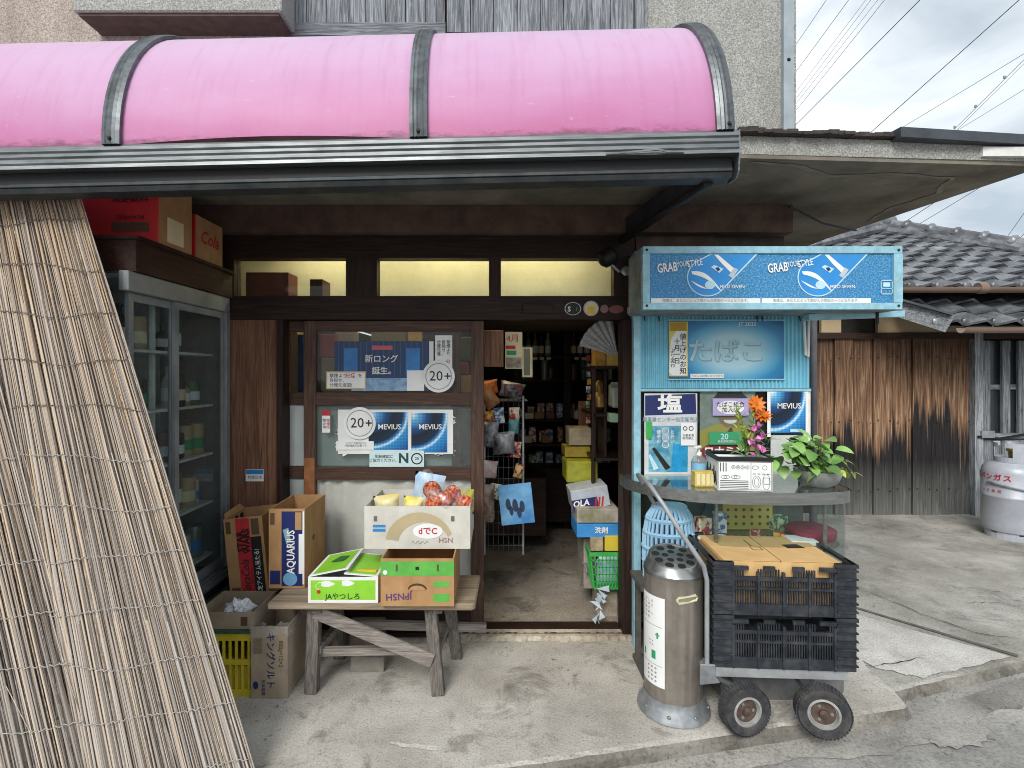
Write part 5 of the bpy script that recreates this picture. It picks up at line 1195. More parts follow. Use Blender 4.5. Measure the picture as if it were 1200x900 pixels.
T(sgp, 'たばこ', P(852, 414, YK - .006), .128, plain('letter_shadow', '86a9b8', .6), .02, sx=1.08); T(sgp, 'たばこ', P(851, 413, YK - .008), .128, plain('faded_letter', 'a9ccd8', .5), .014, sx=1.08)
pbox('caption_strip', 809, 438, 848, 443, paper, sgp, YK - .007); T(sgp, 'たばこは20歳になってから', P(829, 440.5, YK - .0095), .014, ink_gr)
T(sgp, 'JT 2020', P(876, 380, YK - .007), .03, ink_w, .01)
st = pbox('price_strip', 784, 377, 806, 441, plain('pale_yellow_border', 'd8cc6a', .6), Y=YK - .009, label='narrow handwritten price strip at the left of the blue kiosk sign', cat='notice')
pbox('header', 785.5, 378, 804.5, 388, plain('ochre_header_print', 'b8902c', .6), st, YK - .0105)
m = MB().prism([P(784, 436, YK - .0105), P(788, 440, YK - .0105), P(804.5, 440, YK - .0105), P(804.5, 388, YK - .0105), P(797, 380, YK - .0105), P(786, 398, YK - .0105)], (0, -.001, 0)).build('face', paper, st)
T(st, '値\n上\nげ\nの\nお\n知', P(800.5, 415, YK - .013), .036, ink_k, .01, lsp=1.0); T(st, '十\n月\n一\n日', P(793.5, 412, YK - .013), .034, ink_k, .01, lsp=1.0); T(st, 'よ\nり\n変\nわ', P(788.5, 420, YK - .013), .026, ink_k, .01, lsp=1.0)
MB().tube([P(944, 366, YK - .015), P(942, 374, YK - .03), P(943, 390, YK - .02), P(944, 416, YK - .012), P(947, 418, YK - .012), P(948, 368, YK - .012)], .007, 6).build('white_conduit', white_paint, ks, smooth=True)
for i, px in enumerate((755, 772, 887, 893, 937)): MB().tube([P(px, 366, YK - .012), P(px, 372, YK - .016), P(px + 1, 376, YK - .012)], .0035, 5).build('hook', black_metal, ks)
# sign box
YB = 2.50
sb = thing('sign_box', 'long light blue sign box with skateboard advertisement above the kiosk', 'sign', (PX(904, YB), YB, PZ(363, YB)))
bx0, bx1, bz0, bz1 = PX(753, YB), PX(1056, YB), PZ(363, YB), PZ(289, YB)
MB().box((bx0, YB + .02, bz0), (bx1, YK - .03, bz1)).build('casing', blue_side, sb)
fw = .042
MB().box((bx0, YB - .01, bz1 - fw * .8), (bx1, YB + .019, bz1)).build('frame_bar', blue_frame, sb, bevel=.002); MB().box((bx0, YB - .01, bz0), (bx1, YB + .019, bz0 + fw * .75)).build('frame_bar', blue_frame, sb, bevel=.002)
MB().box((bx0, YB - .011, bz0 + fw * .75 + .001), (bx0 + fw * .75, YB + .018, bz1 - fw * .8 - .001)).build('frame_bar', blue_frame, sb); MB().box((bx1 - fw, YB - .011, bz0 + fw * .75 + .001), (bx1, YB + .018, bz1 - fw * .8 - .001)).build('frame_bar', blue_frame, sb)
for x in (bx0 + .017, bx1 - .02):
    for z in (bz0 + .018, bz1 - .018): MB().lathe([(.006, 0), (.006, .003), (.003, .005)], (x, YB - .011, z), 8, Matrix.Rotation(R(90), 4, 'X')).build('screw', black_metal, sb)
fz0 = PZ(355, YB)
face = MB().box((bx0 + .03, YB, bz0 + .03), (bx1 - .04, YB + .015, bz1 - .032)).build('advert_face', speck, sb)
YA = YB - .001
def apoly(pts, mat, name, dy, parent=face):
    return MB().prism([P(x, y, YA - dy) for x, y in pts], (0, -.0008, 0)).build(name, mat, parent)
for ox in (0, 129.5):
    apoly([(763 + ox, 349.5), (891 + ox, 349.5), (891 + ox, 355), (763 + ox, 355)], paper, 'caption_strip', 0)
    T(face, '喫煙は、あなたにとって肺がんの原因の一つとなります。', P(828 + ox, 352.3, YA - .003), .016, ink_gr)
    tip = []
    cx_, cy_ = 829 + ox, 325
    arcp = [(cx_ + 23 * math.cos(R(a)), cy_ + 22 * math.sin(R(a))) for a in range(40, 240, 10)]
    outline = [(888 + ox, 297.5)] + [(cx_ + 24 * math.cos(R(a)), cy_ + 22.5 * math.sin(R(a))) for a in range(38, 245, 9)] + [(832 + ox, 297.5)]
    apoly(outline, ink_lb, 'board_edge', .0006)
    apoly([(885 + ox, 298)] + [(cx_ + 22.6 * math.cos(R(a)), cy_ + 21 * math.sin(R(a))) for a in range(38, 245, 9)] + [(834 + ox, 298)], board_blue, 'board_print', .0016)
    # swoosh and wheel truck
    sw = [(810 + ox + t * 34, 318 + 8 * math.sin(-t * 3.0) + t * 22) for t in [k / 10 for k in range(11)]]; sw2 = [(x + 1.5, y + 3.5 + 3 * math.sin(math.pi * k / 10)) for k, (x, y) in enumerate(sw)][::-1]
    apoly(sw + sw2, ink_w, 'swoosh', .0026)
    sw = [(808 + ox + t * 20, 328 + t * 10) for t in [k / 6 for k in range(7)]]; sw2 = [(x + 1, y + .5 + 2.5 * math.sin(math.pi * k / 6)) for k, (x, y) in enumerate(sw)][::-1]
    apoly(sw + sw2, ink_w, 'swoosh', .0026)
    apoly([(cx_ + 3 + 6 * math.cos(R(a)), cy_ + 9 + 5 * math.sin(R(a))) for a in range(0, 360, 24)], ink_lb, 'roundel', .0034)
    apoly([(837 + ox, 298.5), (841.5 + ox, 298.5), (862 + ox, 316), (858 + ox, 321), (846 + ox, 309)], ink_w, 'truck_axle', .0028)
    apoly([(853.5 + ox, 323), (860.5 + ox, 313.5), (865 + ox, 316), (858.5 + ox, 326)], M('truck_grey', 'c0ccd2', 'a0b0b8', .4), 'wheel_print', .0036)
    apoly([(833 + ox, 313), (837 + ox, 310.5), (848 + ox, 315), (843 + ox, 320)], ink_lb, 'bolt_plate', .0036)
    apoly([(838 + ox, 314), (842 + ox, 313), (844 + ox, 316), (841 + ox, 318)], ink_n, 'bolt_shadow', .0045)
    T(face, 'GRAB', P(782 + ox, 314, YA - .005), .060, ink_w, .018, rot=R(6), sx=.62); T(face, 'YOUR', P(800 + ox, 309.5, YA - .005), .036, ink_w, .004, rot=R(8), sx=.58); T(face, 'STYLE', P(814.5 + ox, 308.5, YA - .005), .044, ink_w, .014, rot=R(10), sx=.62)
    T(face, 'MILD SEVEN', P(858 + ox, 336, YA - .005), .022, ink_w, .012)
rr = MB()
for a, c in (((1032, 328), (1046, 329)), ((1032, 344), (1046, 345)), ((1032, 328), (1033, 345)), ((1045, 328), (1046, 345)), ((1032, 338), (1046, 338.6))): rr.box(P(a[0], a[1], YA - .002), P(c[0], c[1], YA - .003))
rr.build('corner_mark', ink_lb, face); apoly([(1035, 331), (1043, 331), (1043, 336), (1035, 336)], ink_lb, 'corner_mark', .001)
MB().beam(P(945, 372, YB + .18), P(1056, 368, YB + .18), .05, .03).build('support_bar', blue_frame, sb); MB().tube([P(1028, 366, YB + .1), P(1028, 380, YB + .1)], .008, 6).build('bolt', black_metal, sb); MB().box(P(735, 368, YK - .01), P(754, 360, YK - .02)).build('bracket', galv, sb)

# posters in the kiosk window
YQ = YK + .003
sp_ = pbox('salt_poster', 755, 461, 817, 562, M('salt_poster_paper', 'd4d6d6', 'c2c6c8', .5), Y=YQ - .014, label='salt sales poster with navy header in the kiosk window')
apx = lambda pts, mat, name, par, dy: MB().prism([P(x, y, YQ - .0152 - dy) for x, y in pts], (0, -.0006, 0)).build(name, mat, par)
apx([(756, 463.5), (815, 461.5), (816, 485), (756, 487)], ink_n, 'header', sp_, 0); T(sp_, '塩', P(785, 474.5, YQ - .0175), .105, ink_w, .03, sx=1.25)
T(sp_, '塩事業センター指定販売店', P(786, 492, YQ - .0175), .028, plain('grey_blue_ink', '7f9aa8', .6), .012, sx=.88)
apx([(760, 499), (806, 499), (806, 553), (760, 553)], M('teal_photo', '2f7f9c', '7fb4c4', .5, 0, 24, detail=3), 'picture', sp_, 0)
apx([(789, 520), (805, 520), (805, 553), (786, 553)], M('cyan_photo', '2aa0d4', '1a86bc', .5, 0, 30), 'picture', sp_, .0008)
for k, y in enumerate((505, 513, 521)):
    c = P(780, y, YQ - .0175); pring(780, y, 4, .7, ink_w, sp_, YQ - .0175); T(sp_, 'たばこ'[k], P(780, y, YQ - .018), .022, ink_w, .02)
T(sp_, '健\n康\nの', P(772, 512, YQ - .0175), .024, ink_w, .02); T(sp_, 'と\nお\nい', P(788, 512, YQ - .0175), .024, ink_w, .02)
apx([(764, 526), (767, 524), (786, 548), (780, 551)], ink_k, 'stripe_print', sp_, .001); apx([(760, 534), (762, 532), (772, 549), (766, 551)], ink_lb, 'stripe_print', sp_, .001)
st = pbox('sticker', 798, 496, 815, 522, paper, Y=YQ - .022, label='white sticker with two round marks on the salt poster', cat='sticker'); pring(803, 502, 2.6, .8, ink_k, st, YQ - .0245); pring(810, 502, 2.8, .8, ink_k, st, YQ - .0245); T(st, '20歳未満\n販売禁止', P(806.5, 512, YQ - .0245), .015, ink_k)
st = pbox('tag', 757, 494, 764, 514, plas_g, Y=YQ - .024, label='small green tag hanging at the left of the salt poster', cat='tag')
# man with hat poster: a plain smiling figure in a yellow shirt
mp = pbox('portrait_poster', 820, 456, 885, 562, M('portrait_ground', 'bdb9b0', 'a6a196', .6), Y=YQ + .008, label='old portrait poster of a smiling man in a dark hat and yellow shirt')
YM = YQ + .0055
def mpoly(pts, mat, name, dy): return MB().prism([P(x, y, YM - dy) for x, y in pts], (0, -.0005, 0)).build(name, mat, mp)
ell = lambda cx, cy, rx, ry, a0=0, a1=360, st_=15: [(cx + rx * math.cos(R(a)), cy + ry * math.sin(R(a))) for a in range(a0, a1, st_)]
mpoly([(820, 545), (820, 505), (838, 497), (872, 497), (884, 505), (884, 545)], plain('yellow_shirt', 'b8a956', .6), 'shirt_print', 0)
mpoly(ell(856, 482, 15, 20), plain('poster_skin', '9d7a60', .6), 'face_print', .0008)
mpoly([(836, 466), (876, 466), (870, 461), (870, 457), (840, 457), (841, 461)], plain('hat_print', '33332f', .6), 'hat_print', .0016)
mpoly(ell(856, 492, 8, 4.5, 0, 181), paper, 'smile_print', .0016); mpoly([(848, 470), (853, 468.6), (853, 470.2), (848, 471.5)], ink_k, 'eye_print', .0016); mpoly([(859, 468.6), (864, 470), (864, 471.5), (859, 470.2)], ink_k, 'eye_print', .0016)
mpoly([(848, 511), (857, 500), (859, 505), (857, 512), (855, 506)], plain('collar_print', '6b5c3c', .6), 'collar_print', .0008)
mpoly(ell(850, 540, 34, 24, 180, 361, 12) + [(884, 562), (820, 562)], plain('label_red', '9d3a3e', .6), 'red_label', .0016)
T(mp, 'ロナミン', P(849, 529, YM - .0045), .05, ink_w, .03, sx=1.1)
def tagplate(x0, y0, x1, y1, mat, lb, Y): return pbox('plate', x0, y0, x1, y1, mat, Y=Y, label=lb, cat='plate', th=.003)
o = tagplate(835, 467, 877, 487, plain('lilac', 'b3a6d4', .5), 'lilac tobacco association plate over the portrait', YQ - .006); pdisc('oval', 856, 477.5, 16, paper, o, YQ - .0095, ry=8); T(o, 'たばこ組合\n加入店', P(856, 477.5, YQ - .0125), .03, ink_k, .014, lsp=.95)
o = tagplate(831, 506, 872, 521, plain('plate_green', '3fa06e', .45), 'green plate reading 20 over the portrait', YQ - .006); T(o, '20', P(849, 512, YQ - .0105), .042, ink_lb, .02); T(o, '歳未満喫煙禁止', P(852, 517.5, YQ - .0105), .014, ink_w)
o = pack('poster', 903, 457, 944, 507, 'blue cigarette pack poster at the right of the kiosk window', YQ - .012, 476, .040)
pbox('white_margin', 899, 456, 903, 512, paper, o, YQ - .011); pbox('white_margin', 944, 456, 947, 507, paper, o, YQ - .011); pbox('caption', 926, 503, 940, 506, ink_lb, o, YQ - .0145)
tag(pbox('white_board', 903, 510, 935, 568, M('blank_board', 'c8ccca', 'bcc0be', .6), Y=YQ - .01), 'blank pale board below the right cigarette poster', 'board')

# ================================================================ glass showcase under the counter
zc = .917
sh = thing('glass_showcase', 'stainless steel and curved glass showcase counter under the kiosk window', 'showcase', (1.15, 2.55, 0))
front = [(.64, YK - .016)]
ctrl = [(.64, 2.66), (.70, 2.545), (.80, 2.44), (.95, 2.365), (1.15, 2.335), (1.35, 2.335), (1.49, 2.35), (1.57, 2.385), (1.61, 2.46), (1.62, 2.58), (1.62, YK - .016)]
def smooth_path(c, n=5):
    out = []; c = [Vector(p) for p in c]
    for i in range(len(c) - 1):
        p0, p1, p2, p3 = c[max(i-1, 0)], c[i], c[i+1], c[min(i+2, len(c)-1)]
        for k in range(n):
            t = k / n; out.append(.5 * (2*p1 + (p2-p0)*t + (2*p0-5*p1+4*p2-p3)*t*t + (3*p1-p0-3*p2+p3)*t**3))
    return out + [c[-1]]
edge = front + [tuple(p) for p in smooth_path(ctrl)]
steel = M('stainless_steel', 'a8aaa8', '8f918f', .3, .85, 10, stretch=(.4, 6, 6), dirt='77756f', dscale=6, damt=.3)
MB().prism([(x, y, zc - .004) for x, y in edge], (0, 0, .004)).build('glass_top', glass_c, sh)
def strip(path, z0, z1, off=0):
    m = MB(); n = len(path); cx_ = 1.15; cy_ = 2.75
    vs = [Vector((x + (x - cx_) * off, y + (y - cy_) * off, z)) for z in (z0, z1) for x, y in path]
    m.add(vs, [(i, i+1, n+i+1, n+i) for i in range(n-1)]); return m
m = strip(edge, zc - .05, zc + .004, .012); m.build('edge_band', steel, sh, smooth=True)
m = strip(edge, zc - .05, zc - .05 + .0001, .012)
MB().prism([(x, y, zc - .052) for x, y in edge], (0, 0, .004)).build('under_plate', glass_c, sh)
edge2 = [(.975, YK - .016), (.975, 2.44)] + [e_ for e_ in edge if e_[0] > .98]
strip(edge2, .44, zc - .05, -.02).build('curved_pane', glass_c, sh, smooth=True)
for x, y in ((.99, 2.40), (1.47, 2.375)): MB().tube([(x, y + .012, .44), (x, y + .012, zc - .05)], .009, 8).build('upright', steel, sh, smooth=True)
MB().prism([(1.15 + (x - 1.15) * .95, 2.79 + (y - 2.79) * .93, .655) for x, y in edge2], (0, 0, .006)).build('glass_shelf', glass_c, sh)
MB().prism([(1.15 + (x - 1.15) * .97, 2.79 + (y - 2.79) * .97, .42) for x, y in edge2], (0, 0, .02)).build('floor_plate', steel, sh)
MB().prism([(1.15 + (x - 1.15) * .97, 2.79 + (y - 2.79) * .97, .0) for x, y in edge2], (0, 0, .419)).build('base', M('showcase_base', '7d8080', '6a6c6c', .6, .2, dirt='4a4845', dscale=4), sh)
MB().box((.985, YK - .015, .44), (1.60, YK - .013, zc - .055)).build('back_pane', M('showcase_back', '6f7672', '5a605c', .5), sh)
def onshelf(name, lb, cat, x, y, z, w, d, h, mat, rot=0):
    o = MB().box((-w/2, -d/2, 0), (w/2, d/2, h)).build(name, mat, None, bevel=.002); o.location = (x, y, z); o.rotation_euler = (0, 0, rot); return tag(o, lb, cat)
onshelf('booklet', 'white booklet lying at the left on the showcase shelf', 'booklet', 1.02, 2.48, .662, .14, .10, .014, paper, .3); onshelf('booklet', 'dark-edged booklet in the middle of the showcase shelf', 'booklet', 1.17, 2.46, .662, .1, .09, .012, M('maroon_cover', '6b3038', 'c8c8c8', .5, 0, 8), -.4)
onshelf('booklet', 'pale folded leaflet beside the dark booklet', 'leaflet', 1.27, 2.46, .662, .12, .08, .012, paper, -.25); onshelf('booklet', 'thin white card near the showcase upright', 'card', 1.40, 2.46, .662, .12, .1, .02, paper, -.1)
o = MB().lathe([(.10, 0), (.11, .012), (.11, .04), (.09, .05)], (1.5, 2.55, .662), 18).build('round_tin', M('crimson_tin', '8f3548', '7a2c3c', .45), None, smooth=True, at=(1.5, 2.55, .662)); tag(o, 'flat crimson round tin at the right of the showcase shelf', 'tin')
o = onshelf('spotted_box', 'yellow spotted box at the back of the showcase', 'box', 1.25, 2.70, .662, .25, .08, .13, plain('spot_yellow', 'c8b95c', .5))
m = MB()
for k in range(18): m.lathe([(.008, 0), (.008, .001)], o.location + Vector((-.1 + (k % 6) * .04, -.0405, .03 + (k // 6) * .035)), 8, Matrix.Rotation(R(90), 4, 'X'))
m.build('dots', ink_br, o); o.children[0]['kind'] = 'stuff'
o = MB().lathe([(.03, 0), (.04, .02), (.045, .06), (.02, .1), (.012, .12), (.02, .13)], (1.535, 2.44, .442), 14).build('white_figurine', M('porcelain', 'd8dcdc', 'b0b8ba', .25, 0, 9), None, smooth=True, at=(1.535, 2.44, .442)); tag(o, 'white porcelain figurine on the showcase floor at the right', 'figurine')
o = MB().lathe([(.03, 0), (.05, .03), (.05, .08), (.03, .1), (.01, .11)], (1.16, 2.5, .442), 12).build('patterned_pot', M('patterned_pot', 'b0a060', '5c4a3c', .5, 0, 40), None, smooth=True, at=(1.16, 2.5, .442)); tag(o, 'small patterned pot on the showcase floor behind the crate', 'pot')
o = MB().lathe([(.035, 0), (.045, .04), (.03, .09), (.01, .1)], (1.32, 2.52, .442), 12).build('brown_pot', M('brown_pot', '7a5a44', '5a4030', .5, 0, 20), None, smooth=True, at=(1.32, 2.52, .442)); tag(o, 'small brown pot on the showcase floor', 'pot')
for i, (x, y, z, w2, d2, h2, k, r_) in enumerate(((1.0, 2.6, .662, .07, .05, .08, 0, .2), (1.09, 2.62, .662, .06, .04, .1, 4, -.1), (1.40, 2.66, .662, .08, .05, .07, 2, .3), (1.24, 2.56, .662, .05, .03, .03, 3, .5), (1.33, 2.52, .662, .05, .04, .03, 1, -.4), (1.42, 2.5, .442, .09, .06, .08, 6, .2), (1.24, 2.46, .442, .07, .05, .07, 5, .1), (1.03, 2.55, .442, .1, .08, .1, 6, 0))):
    onshelf('small_goods', f'{NTH[i]} small goods box inside the glass showcase', 'box', x, y, z, w2, d2, h2, stock_m[k], r_)
# pale blue basket dome at the left end
bk2 = thing('laundry_basket', 'pale blue perforated plastic basket behind the ash stand', 'basket', (.835, 2.60, .44))
m = MB()
for k in range(30):
    a = k / 30 * math.tau; pts = [(.835 + .84 * r_ * math.cos(a), 2.60 + r_ * math.sin(a) * .62, z) for r_, z in ((.14, .442), (.148, .56), (.145, .66), (.125, .75), (.085, .80))]
    m.tube(pts, .008, 4, caps=False)
m.build('ribs', plas_lb, bk2)
for j, (r_, z) in enumerate(((.141, .45), (.147, .53), (.15, .6), (.143, .67), (.128, .735), (.092, .795))):
    m = MB().tube([(.835 + .84 * r_ * math.cos(a), 2.60 + r_ * math.sin(a) * .62, z) for a in [k / 30 * math.tau for k in range(31)]], .011, 5, caps=False).build('hoop', plas_lb, bk2)
m = MB().lathe([(.088, .79), (.09, .80), (.05, .812), (.001, .815)], (0, 0, 0), 24); m.v = [Vector((v.x * .84 + .835, v.y * .62 + 2.60, v.z)) for v in m.v]; m.build('cap', plas_lb, bk2, smooth=True)

tag(MB().box((.68, 2.50, 0), (.90, 2.70, .02)).box((.69, 2.51, .02), (.715, 2.535, .42)).box((.865, 2.51, .02), (.89, 2.535, .42)).box((.69, 2.665, .02), (.715, 2.69, .42)).box((.865, 2.665, .02), (.89, 2.69, .42)).box((.67, 2.49, .42), (.91, 2.71, .44)).build('low_stool', M('dull_stool', '5f5c58', '4a4744', .8), None, at=(.79, 2.6, 0)), 'dull low stool under the pale blue basket', 'stool')
# things on the counter
def onct(px, py): Y = (H - zc) * F / (py - VY); return Vector((PX(px, Y), Y, zc + .0005))
q = onct(873, 575); fbx = thing('printed_planter_box', 'white box with black line drawings holding flowers on the counter', 'box', q)
Rz = Matrix.Rotation(R(-4), 4, 'Z')
w_, d_, h_ = .235, .20, .145
m = MB(); t_ = .004
for a, c in (((-w_/2, 0, 0), (w_/2, t_, h_)), ((-w_/2, d_ - t_, 0), (w_/2, d_, h_)), ((-w_/2, t_, 0), (-w_/2 + t_, d_ - t_, h_)), ((w_/2 - t_, t_, 0), (w_/2, d_ - t_, h_)), ((-w_/2 + t_, t_, 0), (w_/2 - t_, d_ - t_, .004))): m.box(a, c)
bd = m.build('body', paper, None); bd.parent = fbx
m = MB()
for a, c in (((-w_/2 - .004, -.004, h_ - .012), (w_/2 + .004, .004, h_ + .006)), ((-w_/2 - .004, d_ - .004, h_ - .012), (w_/2 + .004, d_ + .004, h_ + .006)), ((-w_/2 - .004, .0041, h_ - .012), (-w_/2 + .004, d_ - .0041, h_ + .006)), ((w_/2 - .004, .0041, h_ - .012), (w_/2 + .004, d_ - .0041, h_ + .006))): m.box(a, c)
rm = m.build('black_rim', black_metal, None); rm.parent = fbx
soil = MB().box((-w_/2 + .005, .005, h_ - .03), (w_/2 - .005, d_ - .005, h_ - .02)).build('filler_sheet', bag_white, None); soil.parent = fbx
lp = MB(); rnd = random.Random(15)
def lrect(x0, z0, x1, z1, th=.0016):
    for a, c in (((x0, z0), (x1, z0 + th)), ((x0, z1 - th), (x1, z1)), ((x0, z0 + th), (x0 + th, z1 - th)), ((x1 - th, z0 + th), (x1, z1 - th))): lp.box((a[0], -.0012, a[1]), (c[0], -.0004, c[1]))
def lcirc(x, z, r_, rz=None, th=.0016):
    rz = rz or r_; lp.tube([(x + r_ * math.cos(a), -.0008, z + rz * math.sin(a)) for a in [k / 14 * math.tau for k in range(15)]], th / 2, 4, caps=False)
lrect(-.115, .004, .115, .13); lp.box((.025, -.0012, .005), (.0266, -.0004, .13))
for k in range(3): lp.box((-.108 + k * .012, -.0012, .085), (-.104 + k * .012, -.0004, .125))
for k in range(4): lcirc(-.05 + k * .02, .105, .008)
for k in range(2): lcirc(-.085 + k * .045, .06, .02, .008); lcirc(-.085 + k * .045, .06, .006)
for k in range(5): lp.box((-.108, -.0012, .01 + k * .008), (.015, -.0004, .013 + k * .008))
lcirc(.05, .04, .018, .028); lcirc(.05, .04, .01, .02); lcirc(.092, .04, .016, .035); lrect(.08, .03, .105, .06); lcirc(.085, .105, .01); lcirc(.045, .105, .014, .008)
for k in range(4): lcirc(-.05 + k * .02, .105, .003); lp.box((.034 + k * .02, -.0012, .075), (.046 + k * .02, -.0004, .078))
o = lp.build('line_drawings', plain('drawing_ink', '55585a', .7), None); o.parent = fbx; o['kind'] = 'stuff'
sp2 = MB()
for k in range(6): sp2.tube([(-w_/2 - .001, .02 + .028 * k, .02), (-w_/2 - .001, .03 + .028 * k, .08 + .02 * (k % 2)), (-w_/2 - .001, .04 + .028 * k, .03)], .003, 4)
o = sp2.build('side_drawings', ink_k, None); o.parent = fbx; o['kind'] = 'stuff'
fbx.rotation_euler = (0, 0, R(-7))
# flowers
def leaf_mesh(name, L, W, mat, fold=.25, droop=.2, heart=False):
    m = MB(); n = 5; vs = []
    for i in range(n + 1):
        t = i / n; wd = W * (math.sin(math.pi * min(1, t * .93 + .07)) ** (.55 if heart else .9)) * (1.15 - .5 * t if heart else 1)
        if i == n: wd = .0008
        zz = -droop * L * t * t
        vs += [Vector((-wd / 2, L * t, zz + fold * wd * .5)), Vector((0, L * t, zz)), Vector((wd / 2, L * t, zz + fold * wd * .5))]
    m.add(vs, [(3*i+k, 3*i+k+1, 3*i+4+k, 3*i+3+k) for i in range(n) for k in range(2)]); return m.mesh(name, mat, True, angle=80)
fl = thing('flower_bunch', 'bunch of orange, pink and yellow flowers standing in the printed box', 'flowers', q + Vector((.05, .1, h_ - .01)))
base = wloc(fl); rnd = random.Random(44)
petal_o = leaf_mesh('petal', .045, .017, M('orange_petal', 'e07818', 'd0640c', .5, rnd=.1), .1, .15)
petal_p = leaf_mesh('petal', .032, .024, M('pink_petal', 'd565b0', 'e8a0d0', .5, rnd=.2), .2, .3)
bract = leaf_mesh('leaf', .05, .012, leafy_y, .3, .2); fleaf = leaf_mesh('leaf', .06, .022, leafy, .3, .3)
def stem_to(tip, r_=.0025): MB().tube([base, base.lerp(tip, .5) + Vector((.006, 0, .01)), tip], r_, 5).build('stem', stem_m, fl)
Yfl = base.y
for px, py, tx_ in ((893, 487, 35), (886, 474, 70), (899, 473, 60)):
    if px == 899: continue
    tip = P(px, py, Yfl - .03); stem_to(tip)
    qq = Euler((R(tx_), R(rnd.uniform(-15, 15)), 0)).to_quaternion()
    MB().lathe([(.012, -.004), (.013, .004), (.005, .009)], tip, 10, qq.to_matrix().to_4x4()).build('flower_centre', plain('flower_eye', 'a8621a', .7), fl)
    for ring, n_, el in ((0, 12, 10), (1, 9, 32)):
        for k in range(n_):
            inst('petal', petal_o, fl, tip - base, quat=qq @ Quaternion((0, 0, 1), k / n_ * math.tau + ring * .2) @ Quaternion((1, 0, 0), R(el + rnd.uniform(-6, 6))))
for k in range(11):
    px, py = 887 + rnd.uniform(-9, 9) + (2 if k % 2 else 0), 502 + k * 3.2; tip = P(px, py, Yfl - .04 + rnd.uniform(-.02, .02))
    for j in range(4): inst('petal', petal_p, fl, tip - base, rot=(R(rnd.uniform(20, 120)), 0, R(rnd.uniform(0, 360))))
stem_to(P(888, 500, Yfl - .03))
for k in range(16):
    px, py = rnd.uniform(862, 884), rnd.uniform(484, 520); tip = P(px, py, Yfl - .02 + rnd.uniform(-.04, .03)); 
    if k % 4 == 0: stem_to(tip, .002)
    for j in range(3): inst('leaf', bract, fl, tip - base, rot=(R(rnd.uniform(10, 80)), 0, R(rnd.uniform(0, 360))))
for k in range(26):
    px, py = rnd.uniform(868, 900), rnd.uniform(505, 538); inst('leaf', fleaf, fl, P(px, py, Yfl + rnd.uniform(-.03, .04)) - base, rot=(R(rnd.uniform(-10, 80)), 0, R(rnd.uniform(0, 360))))
# potted green plant
q = onct(958, 569); pl = thing('potted_plant', 'leafy green plant in a clear glass bowl on the counter', 'plant', q)
bowl = MB().lathe([(.055, 0), (.085, .02), (.1, .055), (.104, .075), (.1, .075), (.095, .055), (.08, .024), (.045, .006)], q, 22, caps=False).build('bowl', glass_mat('bowl_glass', 'b9b4a4', haze=.35), pl, smooth=True)
MB().lathe([(.03, .008), (.08, .022), (.095, .045), (.05, .055), (.001, .058)], q, 16).build('soil', M('reddish_soil', '6b4438', '4a3430', .9, 0, 40, bmp=.8, bscale=60), pl)
hl = leaf_mesh('leaf', .062, .055, leafy, .18, .35, True)
hl2 = leaf_mesh('leaf', .045, .03, leafy_y, .2, .4, True)
rnd = random.Random(77)
tips = []
for k in range(9):
    a = rnd.uniform(0, 6.28); tip = q + Vector((-.055 + rnd.uniform(-.09, .08), rnd.uniform(-.06, .06), rnd.uniform(.1, .22))); MB().tube([q + Vector((0, 0, .05)), q.lerp(tip, .5) + Vector((0, 0, .05)), tip], .0028, 5).build('stem', stem_m, pl)
for k in range(105):
    u, v, w2 = rnd.gauss(0, .5), rnd.gauss(0, .5), rnd.gauss(0, .45)
    p_ = Vector((-.06 + u * .115, v * .07 - .01, .155 + w2 * .09 - max(0, abs(u) - .6) * .05))
    if p_.z < .03: p_.z = .05
    inst('leaf', hl, pl, p_, rot=(R(rnd.uniform(-35, 25)), R(rnd.uniform(-25, 25)), R(rnd.uniform(110, 250) if rnd.random() < .75 else rnd.uniform(0, 360))), scale=(rnd.uniform(.7, 1.15),) * 3)
for k in range(22):
    p_ = Vector((.06 + rnd.uniform(-.02, .10), rnd.uniform(-.05, .05), .12 - rnd.uniform(0, .07))); inst('leaf', hl2, pl, p_, rot=(R(rnd.uniform(-40, 10)), R(rnd.uniform(-20, 20)), R(rnd.uniform(180, 330))), scale=(rnd.uniform(.7, 1.1),) * 3)
MB().tube([q + Vector((0, 0, .05)), q + Vector((.08, 0, .15)), q + Vector((.16, -.02, .06))], .0025, 5).build('stem', stem_m, pl)
# sanitiser and yellow box
q = onct(824, 569); yb2 = thing('yellow_box', 'small yellow patterned box at the foot of the pump bottle', 'box', q + Vector((0, -.03, 0)))
MB().box(q + Vector((-.05, -.03, 0)), q + Vector((.05, .02, .07))).build('body', M('yellow_pattern', 'd8c878', 'c8a84c', .6, 0, 30), yb2, bevel=.002)
for k in range(4): MB().box(q + Vector((-.042 + k * .023, -.0308, .01)), q + Vector((-.026 + k * .023, -.0302, .06))).build('printed_panel', plain('pale_panel', 'e8e0b0', .6), yb2)
pb = thing('pump_bottle', 'clear hand sanitiser pump bottle behind the small yellow box', 'bottle', q + Vector((.0, .055, 0)))
c = q + Vector((.0, .055, 0))
MB().lathe([(.033, 0), (.035, .008), (.035, .105), (.026, .125), (.013, .135)], c, 16).build('bottle_body', glass_mat('clear_bottle', 'cfe0e6', haze=.3), pb, smooth=True)
MB().lathe([(.0355, .05), (.0355, .1)], c, 16, caps=False).build('blue_label', plain('sani_blue', '7fb8dc', .5), pb, smooth=True)
MB().lathe([(.014, .135), (.014, .15), (.006, .152), (.006, .172)], c, 12).build('pump_collar', ink_w, pb, smooth=True); MB().beam(c + Vector((.006, -.005, .177)), c + Vector((-.03, -.03, .174)), .016, .012).build('pump_head', ink_w, pb, bevel=.003)

